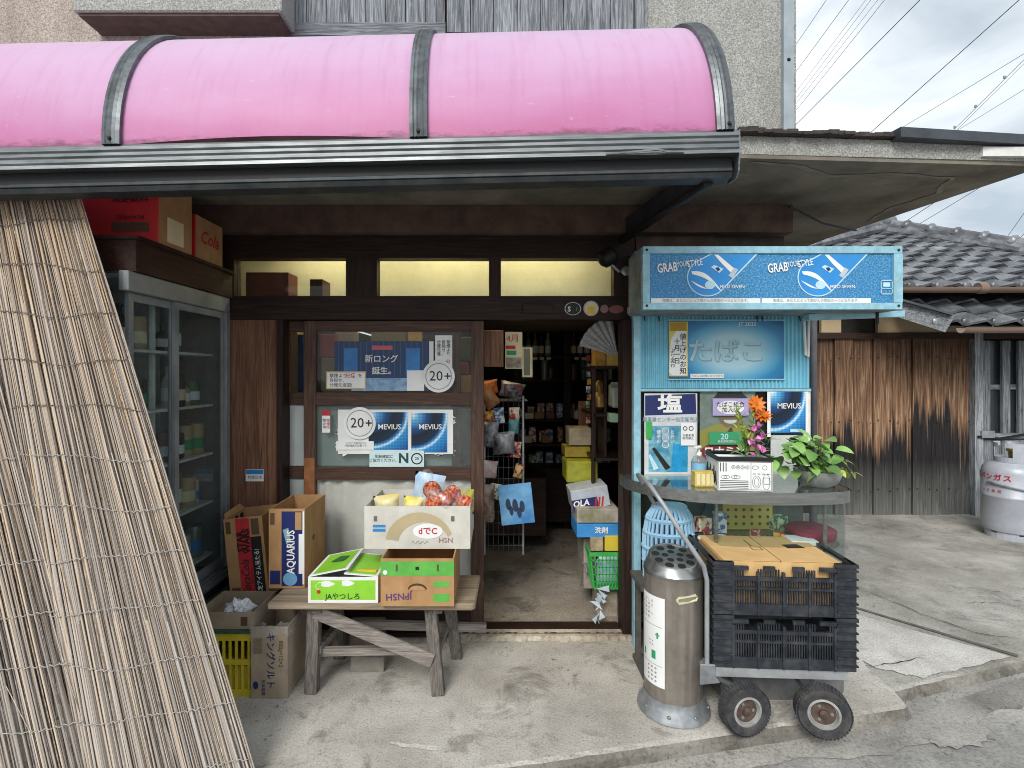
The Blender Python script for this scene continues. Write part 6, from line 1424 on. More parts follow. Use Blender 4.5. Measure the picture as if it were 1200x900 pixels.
# ================================================================ ash stand
ca = Vector((.757, 2.30, 0))
ash = thing('ash_stand', 'tall cylindrical steel ash stand with a slanted lid by the door', 'ash stand', ca)
brz = M('bronze_steel', '9c958c', '857e75', .36, .5, 6, stretch=(6, 6, .25), dirt='4a453f', dscale=5, damt=.5)
MB().lathe([(.158, .0), (.163, .006), (.158, .02), (.138, .05), (.134, .075)], ca, 36).build('base_flange', galv, ash, smooth=True)
m = MB()
for k in range(8):
    a = R(200 + k * 45); m.lathe([(.008, 0), (.008, .006), (.003, .01)], ca + Vector((math.cos(a) * .15, math.sin(a) * .15, .03)), 8)
m.build('rivets', steel, ash)
MB().lathe([(.130, .07), (.131, .59)], ca, 40).build('body', brz, ash, smooth=True)
lid = MB(); prof = [(.133, .59), (.135, .60), (.13, .615), (.108, .655)]
lid.lathe(prof, ca, 36, caps=False); 
for v in lid.v:
    k = (v.z - .6) / .055
    if v.z > .61: v.z += .22 * (v.y - ca.y) * k
lid_o = lid.build('lid_cone', steel, ash, smooth=True)
tl = Matrix.Translation(ca + Vector((0, 0, .655))) @ Matrix.Rotation(R(12), 4, 'X')
m = MB().lathe([(.109, -.012), (.109, -.006), (.06, -.002), (.001, 0)], (0, 0, 0), 32); m.v = [tl @ v for v in m.v]; tray = m.build('lid_plate', steel, ash, smooth=True)
hole = plain('ash_dark', '1c1c1c', .7)
for r_, n_, s_ in ((.078, 9, .019), (.036, 5, .016)):
    for k in range(n_):
        a = k / n_ * math.tau + r_ * 9; m = MB().lathe([(s_, 0), (s_ * .9, .001)], (r_ * math.cos(a), r_ * math.sin(a), -.0025 + (.078 - r_) * .03), 12); m.v = [tl @ v for v in m.v]; m.build('lid_hole', hole, tray)
m = MB().tube([(.106 * math.cos(k / 30 * math.tau), .106 * math.sin(k / 30 * math.tau), -.004) for k in range(31)], .006, 6); m.v = [tl @ v for v in m.v]; m.build('lid_bead', steel, ash, smooth=True)
def cyl_patch(a0, a1, z0, z1, r_, n=14, corner=0):
    m = MB(); vs = []
    def fn(u, v): a = R(a0 + (a1 - a0) * u); return ca + Vector((math.cos(a) * r_, math.sin(a) * r_, z0 + (z1 - z0) * v))
    return m.grid(fn, n, 2)
pl_ = cyl_patch(172, 236, .135, .51, .1322).build('printed_label', paper, ash, smooth=True)
def lab_text(s_, a, z, size, mt=ink_k): T(pl_, s_, ca + Vector((math.cos(R(a)) * .1334, math.sin(R(a)) * .1334, z)), size, mt, .005, yaw=R(a + 90))
for k, s_ in enumerate(('たばこの', '吸いがら', 'は必ず', 'この中へ', 'お入れ')): 
    for j, ch in enumerate(s_): lab_text(ch, 182 + j * 9, .485 - k * .018, .014)
gm_ = ink_g
cyl_patch(219, 223, .335, .36, .1330, 3).build('figure_print', gm_, pl_); cyl_patch(216, 226, .348, .352, .1330, 3).build('figure_print', gm_, pl_); 
for k in range(6): cyl_patch(199 + (k % 3) * 5, 201 + (k % 3) * 5, .30 + (k // 3) * .015, .306 + (k // 3) * .015, .1330, 2).build('dot_print', ink_gr, pl_)
cyl_patch(207, 217, .245, .28, .1330, 4).build('bin_print', gm_, pl_); cyl_patch(183, 189, .24, .27, .1330, 4).build('bin_print', gm_, pl_)
for i in range(4):
    for j in range(3): cyl_patch(197 + j * 9, 201 + j * 9, .15 + i * .018, .158 + i * .018, .1330, 2).build('dot_print', ink_gr, pl_)
cyl_patch(177, 231, .222, .224, .1330, 10).build('rule_print', ink_gr, pl_); cyl_patch(177, 231, .385, .387, .1330, 10).build('rule_print', ink_gr, pl_)
m = MB().tube([ca + Vector((math.cos(R(a)) * .134, math.sin(R(a)) * .134, .50 + dz)) for a, dz in [(258, .012), (261, .022), (296, .03), (300, .02), (297, .01), (262, .0), (258, .012)]], .006, 6).build('handle_rim', M('cream_plastic', 'c9c3a4', 'b5af90', .5), ash, smooth=True)
cyl_patch(260, 298, .506, .524, .1325, 8).build('handle_recess', M('cream_plastic_dark', '8a856f', '7a7561', .5), ash, smooth=True)

ash.scale = (.94, .94, 1)
# ================================================================ cart with crates
ct = thing('hand_cart', 'aluminium hand cart with rubber tyres loaded with two black crates', 'cart', (0, 0, 0))
W0, W1, D0, D1 = 0, .58, 0, .42
zdk = .205
m = MB()
m.box((0, 0, zdk), (W1, .022, zdk + .04)).box((0, D1 - .022, zdk), (W1, D1, zdk + .04)).box((0, .022, zdk), (.03, D1 - .022, zdk + .04)).box((W1 - .03, .022, zdk), (W1, D1 - .022, zdk + .04))
for k in range(4): m.box((.06 + k * .125, .022, zdk + .005), (.1 + k * .125, D1 - .022, zdk + .03))
m.build('deck_frame', M('cast_aluminium', 'c0c3c4', 'a9adaf', .4, .5, 14, dirt='86857f', dscale=9, damt=.35), ct, bevel=.002)
MB().prism([(-.012, -.012, zdk - .03), (.07, -.012, zdk - .02), (.05, -.012, zdk + .005), (.05, -.012, zdk + .055), (-.012, -.012, zdk + .055)], (0, .012, 0)).build('corner_casting', galv, ct, bevel=.003)
for y in (.05, D1 - .05): MB().tube([(.05, y, zdk - .01), (.10, y, .165), (.17, y, .125)], .012, 8).build('axle_fork', galv, ct, smooth=True); MB().tube([(W1 - .11, y, zdk - .005), (W1 - .12, y, .12)], .012, 8).build('axle_fork', galv, ct, smooth=True)
MB().tube([(.17, -.02, .11), (.17, D1 + .02, .11)], .009, 8).build('axle', galv, ct); MB().tube([(W1 - .12, -.02, .11), (W1 - .12, D1 + .02, .11)], .009, 8).build('axle', galv, ct)
MB().tube([(.2, .1, .165), (W1 - .12, .1, .165)], .011, 8).build('tie_bar', galv, ct)
RX = Matrix.Rotation(R(90), 4, 'X')
for wx, y, yaw in ((.155, -.035, 12), (W1 - .12, -.035, -14), (.17, D1 + .03, 0), (W1 - .12, D1 + .03, 0)):
    mm = Matrix.Translation((wx, y, .1)) @ Matrix.Rotation(R(yaw), 4, 'Z') @ RX
    prof = [(.058, -.022), (.075, -.03), (.092, -.028), (.099, -.016), (.1, 0), (.099, .016), (.092, .028), (.075, .03), (.058, .022)]
    w = MB().lathe([(r_, z) for r_, z in prof] , (0, 0, 0), 36, caps=False)
    for k in range(44):
        a = k / 44 * math.tau
        for zz in (-.014, .014): w.box((.097, -.005, zz - .012), (.1012, .005, zz + .010), Matrix.Rotation(a + (.087 if zz > 0 else 0), 4, 'Z'))
    w.v = [mm @ v for v in w.v]; wo = w.build('tyre', rubber, ct, smooth=True)
    h = MB().lathe([(.058, -.022), (.06, .024), (.052, .026), (.048, .012), (.046, .012)], (0, 0, 0), 28, caps=False); h.v = [mm @ v for v in h.v]; h.build('rim', M('dirty_rim', 'b5b6b4', '9a9a97', .5, .3, 20, dirt='6a625a', dscale=18, damt=.6), wo, smooth=True)
    h = MB().lathe([(.047, .010), (.03, .004), (.018, .012), (.016, .024), (.008, .028)], (0, 0, 0), 20); h.v = [mm @ v for v in h.v]; h.build('hub', rust, wo, smooth=True)
    h = MB()
    for k in range(3): h.lathe([(.006, .006), (.006, .016)], (0, 0, 0), 6); 
    for k in range(3): h.lathe([(.007, .005), (.007, .014)], (.03 * math.cos(k * 2.09), .03 * math.sin(k * 2.09), 0), 6)
    h.v = [mm @ v for v in h.v]; h.build('wheel_bolts', galv, wo)
for y in (-.002,): MB().tube([(.018, y, zdk), (.018, y, .60), (.005, y, .66), (-.09, y + .01, .80), (-.15, y + .03, .90), (-.19, y + .08, .965), (-.2, y + .2, .98), (-.19, D1 - .08, .965), (-.15, D1 - .03, .90), (-.09, D1, .80), (.005, D1, .66), (.018, D1, .60), (.018, D1, zdk)], .0098, 10).build('handle', M('grey_handle_paint', 'a6a9ab', '8e9194', .45, .3, 10), ct, smooth=True)
ct.location = (PX(823, 2.17), 2.17, 0); ct.rotation_euler = (0, 0, R(-3))
def crate(label, z, open_front):
    t = thing('black_crate', label, 'crate', (0, 0, 0), 'black crates stacked on the cart')
    w, d, h = .56, .40, .215
    for s_, yy in ((0, 0), (1, d)):
        m = MB()
        y0_, y1_ = (yy, yy + .012) if s_ == 0 else (yy - .012, yy)
        for x0_, x1_ in ((0, .075), (w - .075, w)): m.box((x0_, y0_, 0), (x1_, y1_, h))
        m.box((.075, y0_, 0), (w - .075, y1_, .045)); m.box((.075, y0_, h - .075), (w - .075, y1_, h - .06))
        m.box((.075, y0_, h * .48), (w - .075, y1_, h * .48 + .01))
        for k in range(41):
            x = .08 + k * (w - .16) / 40; m.box((x - .0022, y0_ + .002, .045), (x + .0022, y1_ - .002, h - (.06 if k % 14 in (5, 6, 7, 8, 9) and open_front else .03)))
        for x0_, x1_ in ((.075, .14), (.20, .245), (.315, .36), (.42, w - .075)): m.box((x0_, y0_, h - .034), (x1_, y1_, h - .018))
        for k in range(5): m.box((.075 + k * .1 - .004 + .002, y0_ - .004, .0), (.075 + k * .1 + .008, y1_, h - .04))
        m.build('long_side', black_plastic, t)
    for x0_, x1_ in ((0, .012), (w - .012, w)):
        m = MB()
        for yy in (.012, d - .08): m.box((x0_, yy, 0), (x1_, yy + .068, h))
        m.box((x0_, .08, 0), (x1_, d - .08, .06)); m.box((x0_, .08, h - .10), (x1_, d - .08, h - .06))
        for k in range(22): yy = .085 + k * (d - .17) / 21; m.box((x0_ + .002, yy - .0022, .06), (x1_ - .002, yy + .0022, h - .10))
        m.build('short_side', black_plastic, t)
    for side in (0, 1):
        m = MB()
        for x0_, y0_, x1_, y1_ in ((-.006, -.006, .08, .014), (-.006, d - .014, .08, d + .006), (-.006, .0141, .014, d - .0141)):
            if side: x0_, x1_ = w - x1_, w - x0_
            m.box((x0_, y0_, h - .014), (x1_, y1_, h))
        for cy2 in (0, d):
            for k in range(6):
                xa_, xb_ = ((w - .001, w + .006) if side else (-.006, .001)); m.box((xa_, cy2 - .006 if cy2 == 0 else cy2 - .08, .02 + k * .033), (xb_, cy2 + .08 if cy2 == 0 else cy2 + .006, .026 + k * .033))
                xa_, xb_ = ((w - .075, w) if side else (0, .075)); m.box((xa_, cy2 - .006 if cy2 == 0 else cy2, .02 + k * .033), (xb_, cy2 if cy2 == 0 else cy2 + .006, .026 + k * .033))
        m.build('rim_and_ribs', black_plastic, t)
    m = MB()
    for k in range(9): m.box((.02 + k * .058, .013, .001), (.05 + k * .058, d - .013, .012))
    for k in range(6): m.box((.013, .03 + k * .064, .002), (w - .013, .045 + k * .064, .010))
    m.build('slatted_floor', black_plastic, t)
    t.location = (PX(838, 2.15), 2.165, z); t.rotation_euler = (0, 0, R(-4)); return t
c1 = crate('lower of the two black plastic crates on the cart', .247, True); c2 = crate('upper black plastic crate on the cart with a carton inside', .464, True)
inn = thing('carton', 'tan carton with closed flaps packed in the upper black crate', 'carton', (0, 0, 0))
bdy = MB().box((.03, .03, .0), (.50, .36, .205)).build('body', cardb_p, inn, bevel=.003)
MB().box((.032, .028, .206), (.262, .362, .209)).build('flap', cardb_p, inn); MB().box((.266, .028, .206), (.498, .362, .2095)).build('flap', cardb_p, inn)
MB().box((.262, .026, .2046), (.266, .362, .2065)).build('flap_gap', plain('gap_brown', '4a3a28', .9), inn)
MB().prism([(.36, .24, .2097), (.43, .25, .2097), (.445, .20, .2097), (.365, .19, .2097)], (0, 0, .0006)).build('hand_hole', plain('hole_black', '15110e', .9), inn)
m = MB().box((.205, .16, .2094), (.25, .164, .2098)).box((.205, .196, .2094), (.25, .2, .2098)).box((.205, .164, .2094), (.209, .196, .2098)).box((.246, .164, .2094), (.25, .196, .2098)).box((.215, .21, .2094), (.22, .30, .2098)).build('printed_mark', ink_br, inn)
for x in (.1, .25, .40): MB().box((x, .0288, .13), (x + .055, .0296, .2045)).build('front_tab', cardb_p, inn)
inn.location = c2.location + Vector((.015, 0, .004)); inn.rotation_euler = (0, 0, R(-4))
inn2 = tag(MB().box((.03, .03, .016), (.5, .36, .11)).build('dark_contents', M('dark_net', '2a2a2c', '4a4a4c', .7, 0, 60, lo=.45, hi=.6), None), 'dark netted contents inside the lower crate', 'net'); inn2.location = c1.location + Vector((.015, 0, 0)); inn2.rotation_euler = (0, 0, R(-4))

# ================================================================ bench and the cartons around it
zbn = .42
bn = thing('wooden_bench', 'low weathered wooden bench with a diagonal brace', 'bench', (-.58, 2.5, 0))
bx0, bx1 = PX(313, 2.37), PX(557, 2.37)
MB().prism([(bx0, 2.37, zbn - .032), (bx1 - .015, 2.36, zbn - .032), (bx1, 2.375, zbn - .032), (bx1 + .01, 2.70, zbn - .032), (bx0 + .01, 2.72, zbn - .032)], (0, 0, .031)).build('seat', bench_wood_x, bn, bevel=.005)
for (x, ya, yb_) in ((PX(367, 2.42), 2.44, 2.405), (PX(507, 2.42), 2.44, 2.39), (PX(367, 2.42) + .04, 2.62, 2.70), (PX(507, 2.42) + .06, 2.62, 2.70)):
    xs_ = -.0 if x < -.6 else .03
    MB().beam((x - xs_ * .4, ya, zbn - .033), (x + xs_, yb_, 0), .055, .05, (0, 1, 0)).build('leg', bench_wood, bn, bevel=.003)
xl_, xr_ = PX(367, 2.42), PX(507, 2.42)
MB().beam((xl_ + .01, 2.415, zbn - .06), (xr_ + .005, 2.38, .155), .012, .06, (0, 0, 1)).build('brace', bench_rail_wood, bn)
MB().beam((xl_, 2.45, .16), (xr_, 2.45, .17), .025, .035).build('stretcher', bench_rail_wood, bn); MB().beam((xl_ + .03, 2.66, .19), (xr_ + .24, 2.66, .17), .025, .04).build('stretcher', bench_rail_wood, bn)
for x in (xl_ + .02, xr_ + .02): MB().beam((x, 2.42, .18), (x + .02, 2.68, .18), .03, .035).build('stretcher', bench_rail_wood, bn); MB().box((x - .035, 2.40, zbn - .062), (x + .025, 2.66, zbn - .033)).build('cleat', bench_wood, bn)
cbk = tag(MB().box((PX(412, 2.58), 2.56, 0), (PX(451, 2.58), 2.66, .075)).build('concrete_block', M('block_concrete', '8a867d', '75716a', .9, bmp=.4), None, bevel=.004, at=(PX(430, 2.58), 2.6, 0)), 'grey concrete block lying under the bench', 'block')
tag(MB().box((PX(412, 2.75), 2.7, 0), (PX(451, 2.75), 2.78, .17)).build('upright_block', M('block_brown', '6f625a', '5c5048', .9), None, bevel=.004, at=(PX(430, 2.75), 2.72, 0)), 'brownish block standing behind the grey one under the bench', 'block')
tag(MB().box((PX(372, 2.7), 2.72, 0.0), (PX(425, 2.7), 2.78, .10)).build('timber_offcut', M('offcut_wood', '6b4c3c', '543a2e', .8), None, at=(PX(400, 2.7), 2.74, 0)), 'reddish timber offcut on the ground under the bench', 'timber')

def open_box(name, label, x0, y0, z0, x1, y1, z1, mat, t=.005, flaps=None):
    o = thing(name, label, 'carton', ((x0 + x1) / 2, y0, z0)); b_ = box_sides(x0, y0, z0, x1, y1, z1, t).build('body', mat, o); return o
# tall brown carton with blue band
Yq = 2.53
x0, x1, z1 = PX(315, Yq), PX(357, Yq), .80
aq = open_box('tall_carton', 'tall brown drink carton with a navy blue band on the bench', x0, Yq, zbn, x1, Yq + .30, z1, cardb)
YL = Yq - .001
def q4(par, name, a, c, mat, Y, d=0): return MB().box((a[0], Y - d - .0008, a[1]), (c[0], Y - d, c[1])).build(name, mat, par)
bw = x1 - x0
q4(aq, 'navy_band', (x0 + bw * .36, zbn + .012), (x1 - bw * .06, z1 - .012), ink_n, YL)
q4(aq, 'white_strip', (x1 - bw * .16, zbn + .07), (x1 - bw * .04, z1 - .12), paper, YL, .001); q4(aq, 'white_strip', (x1 - bw * .055, zbn + .02), (x1 - bw * .005, z1 - .012), paper, YL, .0003)
q4(aq, 'brown_block', (x0 + bw * .74, z1 - .1), (x0 + bw * .92, z1 - .016), cardb, YL, .0015); q4(aq, 'code_block', (x0 + bw * .04, z1 - .075), (x0 + bw * .16, z1 - .02), ink_br, YL); q4(aq, 'code_block', (x0 + bw * .04, zbn + .02), (x0 + bw * .32, zbn + .085), ink_n, YL)
T(aq, 'AQUARIUS', (x0 + bw * .63, YL - .003, zbn + .175), .052, ink_w, .02, rot=R(90), sx=.82)
MB().prism([(x0 + bw * .4, YL - .0015, zbn + .28), (x0 + bw * .55, YL - .0015, zbn + .29), (x0 + bw * .62, YL - .0015, zbn + .23), (x0 + bw * .5, YL - .0015, zbn + .21)], (0, -.0006, 0)).build('pale_shape', plain('aqua_grey', '8fb0bc', .5), aq)
m = MB().prism([(x0 + bw * .6 + bw * .2 * math.cos(a), YL - .0015, zbn + .045 + .032 * math.sin(a)) for a in [k / 16 * math.tau for k in range(16)]], (0, -.0006, 0)).build('drop_print', plain('aqua_blue', '6fa8d0', .5), aq)
MB().prism([(x1 + .0006, Yq + .1, .63), (x1 + .0006, Yq + .12, .645), (x1 + .0006, Yq + .14, .63), (x1 + .0006, Yq + .12, .61)], (.0005, 0, 0)).build('side_mark', ink_br, aq)
# tall brown carton with red and black bands, leaning left
ck = thing('tall_carton', 'tall brown drink carton with red and black bands leaning beside the bench', 'carton', (0, 0, 0))
w_, d_, h_ = .19, .24, .42
box_sides(0, 0, 0, w_, d_, h_, .005).build('body', cardb, ck)
q4(ck, 'red_band', (w_ * .30, .004), (w_ * .66, h_ - .004), M('band_red', 'c03038', 'ae2830', .6), 0, 0); q4(ck, 'black_band', (w_ * .66, .004), (w_ * .93, h_ - .1), ink_k, 0, 0); q4(ck, 'brown_block', (w_ * .70, h_ - .09), (w_ * .9, h_ - .01), ink_br, 0, 0)
q4(ck, 'code_block', (w_ * .05, h_ - .075), (w_ * .17, h_ - .015), ink_br, 0, 0); q4(ck, 'code_block', (w_ * .06, .015), (w_ * .28, .075), ink_br, 0, 0)
T(ck, 'STAR\nWARS', (w_ * .48, -.003, h_ * .72), .044, ink_k, .04, rot=R(90), lsp=.68); T(ck, 'CocaCola', (w_ * .47, -.003, h_ * .28), .056, ink_k, .006, rot=R(90), shear=.35, sx=.82); T(ck, 'ZERO SUGAR', (w_ * .615, -.003, h_ * .3), .013, ink_k, .01, rot=R(90)); T(ck, '限定アイテム当たる!', (w_ * .80, -.003, h_ * .34), .029, ink_w, .03, rot=R(90), sx=.86)
m = MB().prism([(.004, .01, h_), (.004, d_ - .01, h_), (-.012, d_ - .03, h_ + .03), (-.012, .04, h_ + .02)], (.003, 0, 0)).build('flap', cardb, ck)
for k in range(3): MB().box((.0055, .05 + k * .06, h_ - .05), (.0062, .085 + k * .06, h_ - .015)).build('flap_print', ink_k, ck)
ck.location = (PX(271, 2.63), 2.63, .32); ck.rotation_euler = (0, R(-5.5), R(2))
# yellow crate with green lid, tray on top
yx0, yx1, yy0, yy1, yz = -1.47, -1.112, 2.37, 2.87, .285
yc = thing('yellow_crate', 'yellow plastic crate on the ground behind the reed screen', 'crate', (-1.29, 2.55, 0))
m = MB()
for yy in (yy0, yy1 - .01):
    m.box((yx0, yy, 0), (yx1, yy + .01, .03)).box((yx0, yy, yz - .035), (yx1, yy + .01, yz)).box((yx0, yy, .14), (yx1, yy + .01, .165))
    for k in range(13): x = yx0 + .008 + k * (yx1 - yx0 - .02) / 12; m.box((x - .004, yy + .001, .03), (x + .006, yy + .009, yz - .035))
for xx in (yx0, yx1 - .01):
    m.box((xx, yy0 + .01, 0), (xx + .01, yy1 - .01, .03)).box((xx, yy0 + .01, yz - .035), (xx + .01, yy1 - .01, yz)).box((xx, yy0 + .01, .14), (xx + .01, yy1 - .01, .165))
    for k in range(13): y = yy0 + .015 + k * (yy1 - yy0 - .03) / 12; m.box((xx + .001, y - .004, .03), (xx + .009, y + .006, yz - .035))
m.build('lattice', plas_y, yc); MB().box((yx0 + .012, yy0 + .012, .015), (yx1 - .012, yy1 - .012, .13)).build('inner_bin', M('yellow_inside', 'c8b43c', 'b09c30', .5), yc)
MB().box((yx1 + .0003, yy0 + .1, .08), (yx1 + .0012, yy0 + .22, .14)).build('red_print', plain('orange_print', 'c86a3a', .6), yc)
tag(MB().box((yx0 - .01, yy0 - .01, yz + .001), (yx1 + .01, yy1 + .01, yz + .014)).build('green_board', M('dark_green_board', '3c5c4c', '2e4a3c', .6), None, at=(-1.29, 2.37, yz)), 'dark green board lying on the yellow crate', 'board')
tx0, tx1, ty0, ty1, tz0, tz1 = -1.36, -1.10, 2.375, 2.61, .3, .405
ty = open_box('shallow_tray', 'shallow greyed cardboard tray on the yellow crate', tx0, ty0, tz0, tx1, ty1, tz1 - .03, cardb_g)
q4(ty, 'code_block', (tx1 - .06, tz0 + .015), (tx1 - .03, tz0 + .055), ink_br, ty0 - .0005)
ck.location.z = .303
from mathutils import noise as mnoise
m = MB(); q = P(279, 716, 2.46)
def cr(u, v):
    a, e_ = u * math.tau, (v - .5) * math.pi; p_ = Vector((math.cos(a) * math.cos(e_), math.sin(a) * math.cos(e_), math.sin(e_)))
    k = 1 + .55 * mnoise.noise(p_ * 2.2) + .35 * mnoise.noise(p_ * 5 + Vector((3, 1, 2))); return q + Vector((p_.x * .06, p_.y * .05, p_.z * .05)) * k
m.grid(cr, 22, 14); tag(m.build('plastic_bag', bag_white, None, at=q), 'crumpled white plastic bag in the shallow tray', 'bag')
# salt carton
Ys = 2.355; x0, x1 = PX(294, Ys), PX(337, Ys)
ks2 = open_box('salt_carton', 'upright open brown salt carton lined with clear plastic under the bench', x0, Ys, 0.001, x1, Ys + .26, .32, cardb_g)
T(ks2, 'キングソルト', ((x0 + x1) / 2 + .005, Ys - .002, .17), .042, ink_n, .012, rot=R(-90)); T(ks2, '800g×12×2', (x1 - .03, Ys - .002, .2), .026, ink_br, .0, rot=R(-90)); q4(ks2, 'fine_print', (x0 + .012, .2), (x0 + .05, .27), M('fine_print', '8a7c6a', '6f6252', .8, 0, 120), Ys - .0005)
MB().prism([(x0 + .022 + .012 * math.cos(a), Ys - .001, .06 + .018 * math.sin(a * 1) ) for a in [k / 12 * math.tau for k in range(12)]], (0, -.0006, 0)).build('blue_mark', ink_n, ks2); T(ks2, '日本塩業', (x0 + .055, Ys - .002, .05), .018, ink_n, .02, rot=R(-90))
m = MB(); rnd = random.Random(3)
def linerf(u, v):
    k = u * 4; i = int(min(3, k)); f = k - i; cs = [(x0 - .003, Ys - .004), (x1 + .003, Ys - .004), (x1 + .003, Ys + .262), (x0 - .003, Ys + .262), (x0 - .003, Ys - .004)]
    a, c = cs[i], cs[i+1]; return Vector((a[0] + (c[0]-a[0])*f + rnd.uniform(-.004, .004), a[1] + (c[1]-a[1])*f + rnd.uniform(-.004, .004), .275 + v * .06 + rnd.uniform(-.012, .014)))
m.grid(linerf, 40, 4); m.build('plastic_liner', bag_clear, ks2, smooth=True)
# green tomato box
Yt = 2.37; x0, x1, z1 = PX(361, Yt), PX(443, Yt), zbn + .115
tb = thing('green_fruit_box', 'white and lime green fruit box with a half-closed lid on the bench', 'box', ((x0 + x1) / 2, Yt, zbn))
yb1 = Yt + .28
box_sides(x0, Yt, zbn, x1, yb1, z1, .004).build('body', paper, tb)
q4(tb, 'green_print', (x0 + .012, zbn + .014), (x1 - .012, z1 - .014), lime, Yt - .0003)
T(tb, 'JAやつしろ', ((x0 + x1) / 2 + .0, Yt - .003, zbn + .028), .032, ink_k, .02)
for cx2, cz2, rx2 in ((x0 + .085, zbn + .085, .03), (x0 + .175, zbn + .088, .028)): MB().prism([(cx2 + rx2 * math.cos(a) * (1 + .2 * math.cos(3 * a)), Yt - .0012, cz2 + .013 * math.sin(a)) for a in [k / 18 * math.tau for k in range(18)]], (0, -.0005, 0)).build('cloud_print', paper, tb)
MB().prism([(x0 + .048 + .009 * math.cos(a), Yt - .0012, zbn + .05 + .009 * math.sin(a)) for a in [k / 12 * math.tau for k in range(12)]], (0, -.0005, 0)).build('tomato_print', ink_r, tb)
MB().tube([(x0 + .048, Yt - .001, zbn + .058), (x0 + .03, Yt - .001, zbn + .075), (x0 + .05, Yt - .001, zbn + .092), (x0 + .09, Yt - .001, zbn + .088)], .0014, 4).build('line_print', paper, tb)
def flap(xa, za, xb_, zb2, inset, name='lid_flap'):
    a, b2 = Vector((xa, Yt + .002, za)), Vector((xb_, Yt + .002, zb2)); L = yb1 - Yt - .004
    o = MB().prism([a, b2, b2 + Vector((0, L, 0)), a + Vector((0, L, 0))], (0, 0, .004)).build(name, paper, tb)
    p_, q_ = a.lerp(b2, .08), a.lerp(b2, .9); MB().prism([p_ + Vector((0, .012, .0042)), q_ + Vector((0, .012, .0042)), q_ + Vector((0, L - .015, .0042)), p_ + Vector((0, L - .015, .0042))], (0, 0, .0006)).build('green_print', lime, o)
    return o, a.lerp(b2, .5)
f1, c1_ = flap(x0 + .002, z1, x0 + .18, z1 + .035, 0); f2, c2_ = flap(x1 - .002, z1, x0 + .16, z1 + .012, 0)
MB().prism([(c1_.x - .03, Yt + .13, c1_.z + .0048), (c1_.x + .03, Yt + .12, c1_.z + .0148), (c1_.x + .045, Yt + .18, c1_.z + .0165), (c1_.x - .0, Yt + .2, c1_.z + .0085)], (0, 0, .001)).build('dark_leaf_print', plain('leaf_dark_print', '2f6a34', .6), f1)
q = c2_ + Vector((.02, .07, .006)); MB().box(q + Vector((-.05, -.03, -.004)), q + Vector((.04, -.015, .002))).build('brown_print', ink_or, f2)
# brown box with green stripe
Yg2 = 2.335; x0, x1, z1 = PX(446, Yg2), PX(532, Yg2), .63
gbx = open_box('striped_carton', 'open brown carton with a green stripe on the bench', x0, Yg2, zbn, x1, Yg2 + .34, z1, cardb, .006)
q4(gbx, 'green_stripe', (x0 + .001, z1 - .075), (x1 - .001, z1 - .012), green_stripe, Yg2 - .0003)
T(gbx, 'JPN5H', (x0 + .08, Yg2 - .003, zbn + .045), .042, ink_pu, .008, rot=R(183)); 
q4(gbx, 'faint_print', (x1 - .09, zbn + .085), (x1 - .02, zbn + .11), green_stripe, Yg2 - .0003); q4(gbx, 'faint_print', (x1 - .09, zbn + .02), (x1 - .02, zbn + .055), green_stripe, Yg2 - .0003)
m = MB().prism([((x0 + x1) / 2 + .042 * math.cos(a), Yg2 - .001, zbn + .075 + .026 * math.sin(a)) for a in [R(k * 12) for k in range(16)]], (0, -.0004, 0)).build('hand_hole', plain('hole_brown', '4a3622', .9), gbx)
MB().prism([((x0 + x1) / 2 + .036 * math.cos(a), Yg2 - .0018, zbn + .072 + .02 * math.sin(a)) for a in [R(k * 12) for k in range(16)]], (0, -.0004, 0)).build('hand_hole_flap', cardb, gbx)
for fx in (.22, .78): q4(gbx, 'slot', (x0 + (x1 - x0) * fx - .004, z1 - .055), (x0 + (x1 - x0) * fx + .004, z1 - .025), ink_br, Yg2 - .0012)
q4(gbx, 'slot', ((x0 + x1) / 2 - .008, z1 - .05), ((x0 + x1) / 2 + .008, z1 - .035), ink_k, Yg2 - .0012)
MB().lathe([(.01, 0), (.01, .001)], (x0 + .02, Yg2 - .0012, z1 - .06), 12, RX).build('white_dot', paper, gbx)
# white banana box on top
Yb = 2.46; x0, x1, z0, z1 = PX(427, Yb), PX(551, Yb), .632, .83
wb = open_box('white_fruit_box', 'pale grey printed fruit box with bagged apples on the striped carton', x0, Yb, z0, x1, Yb + .36, z1, cardb_w, .006)
wbw = x1 - x0
arc_o = [(x0 + wbw * .52 + .16 * math.cos(a), Yb - .0012, z0 + .02 + .15 * math.sin(a)) for a in [R(20 + k * 10) for k in range(16)]]; arc_i = [(x0 + wbw * .56 + .12 * math.cos(a), Yb - .0012, z0 + .02 + .105 * math.sin(a)) for a in [R(20 + k * 10) for k in range(16)]][::-1]
MB().prism(arc_o + arc_i, (0, -.0004, 0)).build('banana_print', plain('faded_yellow_print', 'b9aa86', .7), wb)
for fx, fz in ((.105, .14), (.835, .14)): q4(wb, 'slot', (x0 + wbw * fx - .008, z0 + fz - .012), (x0 + wbw * fx + .008, z0 + fz + .012), plain('slot_grey', '6a6860', .8), Yb - .0006)
q4(wb, 'blue_bars', (x0 + wbw * .08, z0 + .10), (x0 + wbw * .2, z0 + .112), ink_b, Yb - .0004); q4(wb, 'blue_bars', (x0 + wbw * .08, z0 + .08), (x0 + wbw * .2, z0 + .094), ink_b, Yb - .0004)
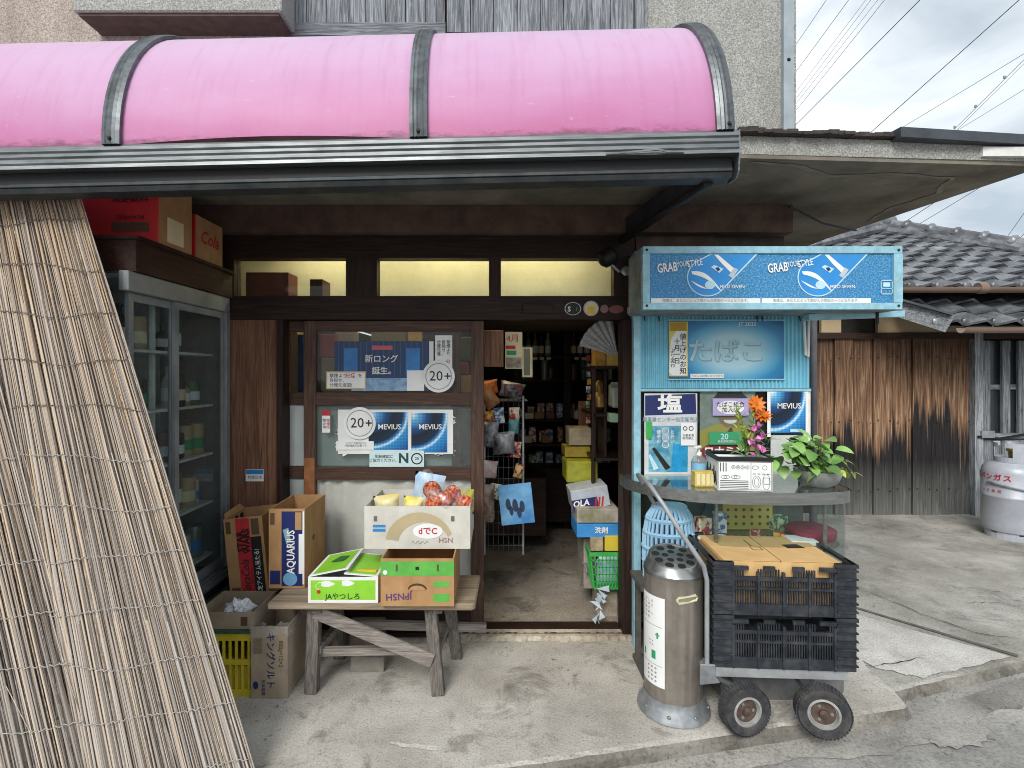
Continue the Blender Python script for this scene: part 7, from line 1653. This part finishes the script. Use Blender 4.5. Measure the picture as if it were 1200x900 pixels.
MB().prism([(x0 + wbw * .6 + .07 * math.cos(k / 20 * math.tau), Yb - .0018, z0 + .082 + .035 * math.sin(k / 20 * math.tau)) for k in range(20)], (0, -.0004, 0)).build('oval_print', paper, wb); T(wb, 'dでC', (x0 + wbw * .6, Yb - .003, z0 + .082), .04, ink_r, .02); T(wb, 'HSN', (x0 + wbw * .77, Yb - .003, z0 + .04), .034, plain('faded_red', '9a6a66', .7), 0)
MB().tube([(x0 + wbw * (.45 + .012 * k) , Yb - .001, z0 + .03 + .008 * math.sin(k * 1.7)) for k in range(14)], .0012, 4).build('scribble', ink_gr, wb)
apple = M('apple_skin', 'a01c28', 'd8a060', .3, 0, 26, stretch=(3, 3, .6), rnd=.15, lo=.42, hi=.7)
apl = MB().lathe([(.004, .062), (.016, .072), (.03, .07), (.042, .05), (.042, .03), (.03, .008), (.014, .0), (.004, .006)], (0, 0, 0), 16).mesh('apple', apple, True)
k_ = 0
APL = ['front left', 'front middle', 'front right', 'back left', 'back right', 'topmost']
for (px, py, Y) in ((506, 597, 2.53), (523, 595, 2.52), (540, 598, 2.54), (512, 585, 2.6), (530, 586, 2.6), (507, 582, 2.56)):
    o = inst('apple', apl, None, P(px, py, Y), (R(random.Random(k_).uniform(-40, 40)), R(20), k_)); tag(o, f'red apple in the clear bag, {APL[k_]} of the six', 'apple', 'apples in the bag'); k_ += 1
ab = bag('clear_bag', 'knotted clear plastic bag around the red apples', 'bag', 521, 603, 2.56, .25, .16, .2, bag_clear, (0, 0, 0), 61)
MB().lathe([(.01, .0), (.02, .02), (.035, .05), (.03, .075), (.012, .09)], P(500, 572, 2.55), 9).build('knot', bag_clear, ab, smooth=True); ab.children[0].location = P(500, 572, 2.55) * 0
bag('plastic_bag', 'blue and white plastic bag behind the apples', 'bag', 497, 600, 2.7, .16, .2, .06, M('blue_bag', '3f8fc8', 'c8dce8', .35, 0, 6), (0, R(10), 0), 62)
bag('plastic_bag', 'white bag with yellow print at the left of the fruit box', 'bag', 455, 604, 2.56, .13, .1, .08, M('white_yellow_bag', 'd8d4b8', 'd8c040', .4, 0, 12), (0, R(-6), 0), 63)
bag('plastic_bag', 'small yellow packet in the middle of the fruit box', 'bag', 483, 604, 2.52, .1, .09, .07, M('yellow_bag', 'd8c850', 'e8e0b0', .4, 0, 12), (0, R(6), 0), 64)
bag('plastic_bag', 'yellow bag at the right end of the fruit box', 'bag', 546, 602, 2.6, .08, .12, .1, M('yellow_green_bag', 'c8b848', '8a9a4c', .4, 0, 14), (0, 0, 0), 65)
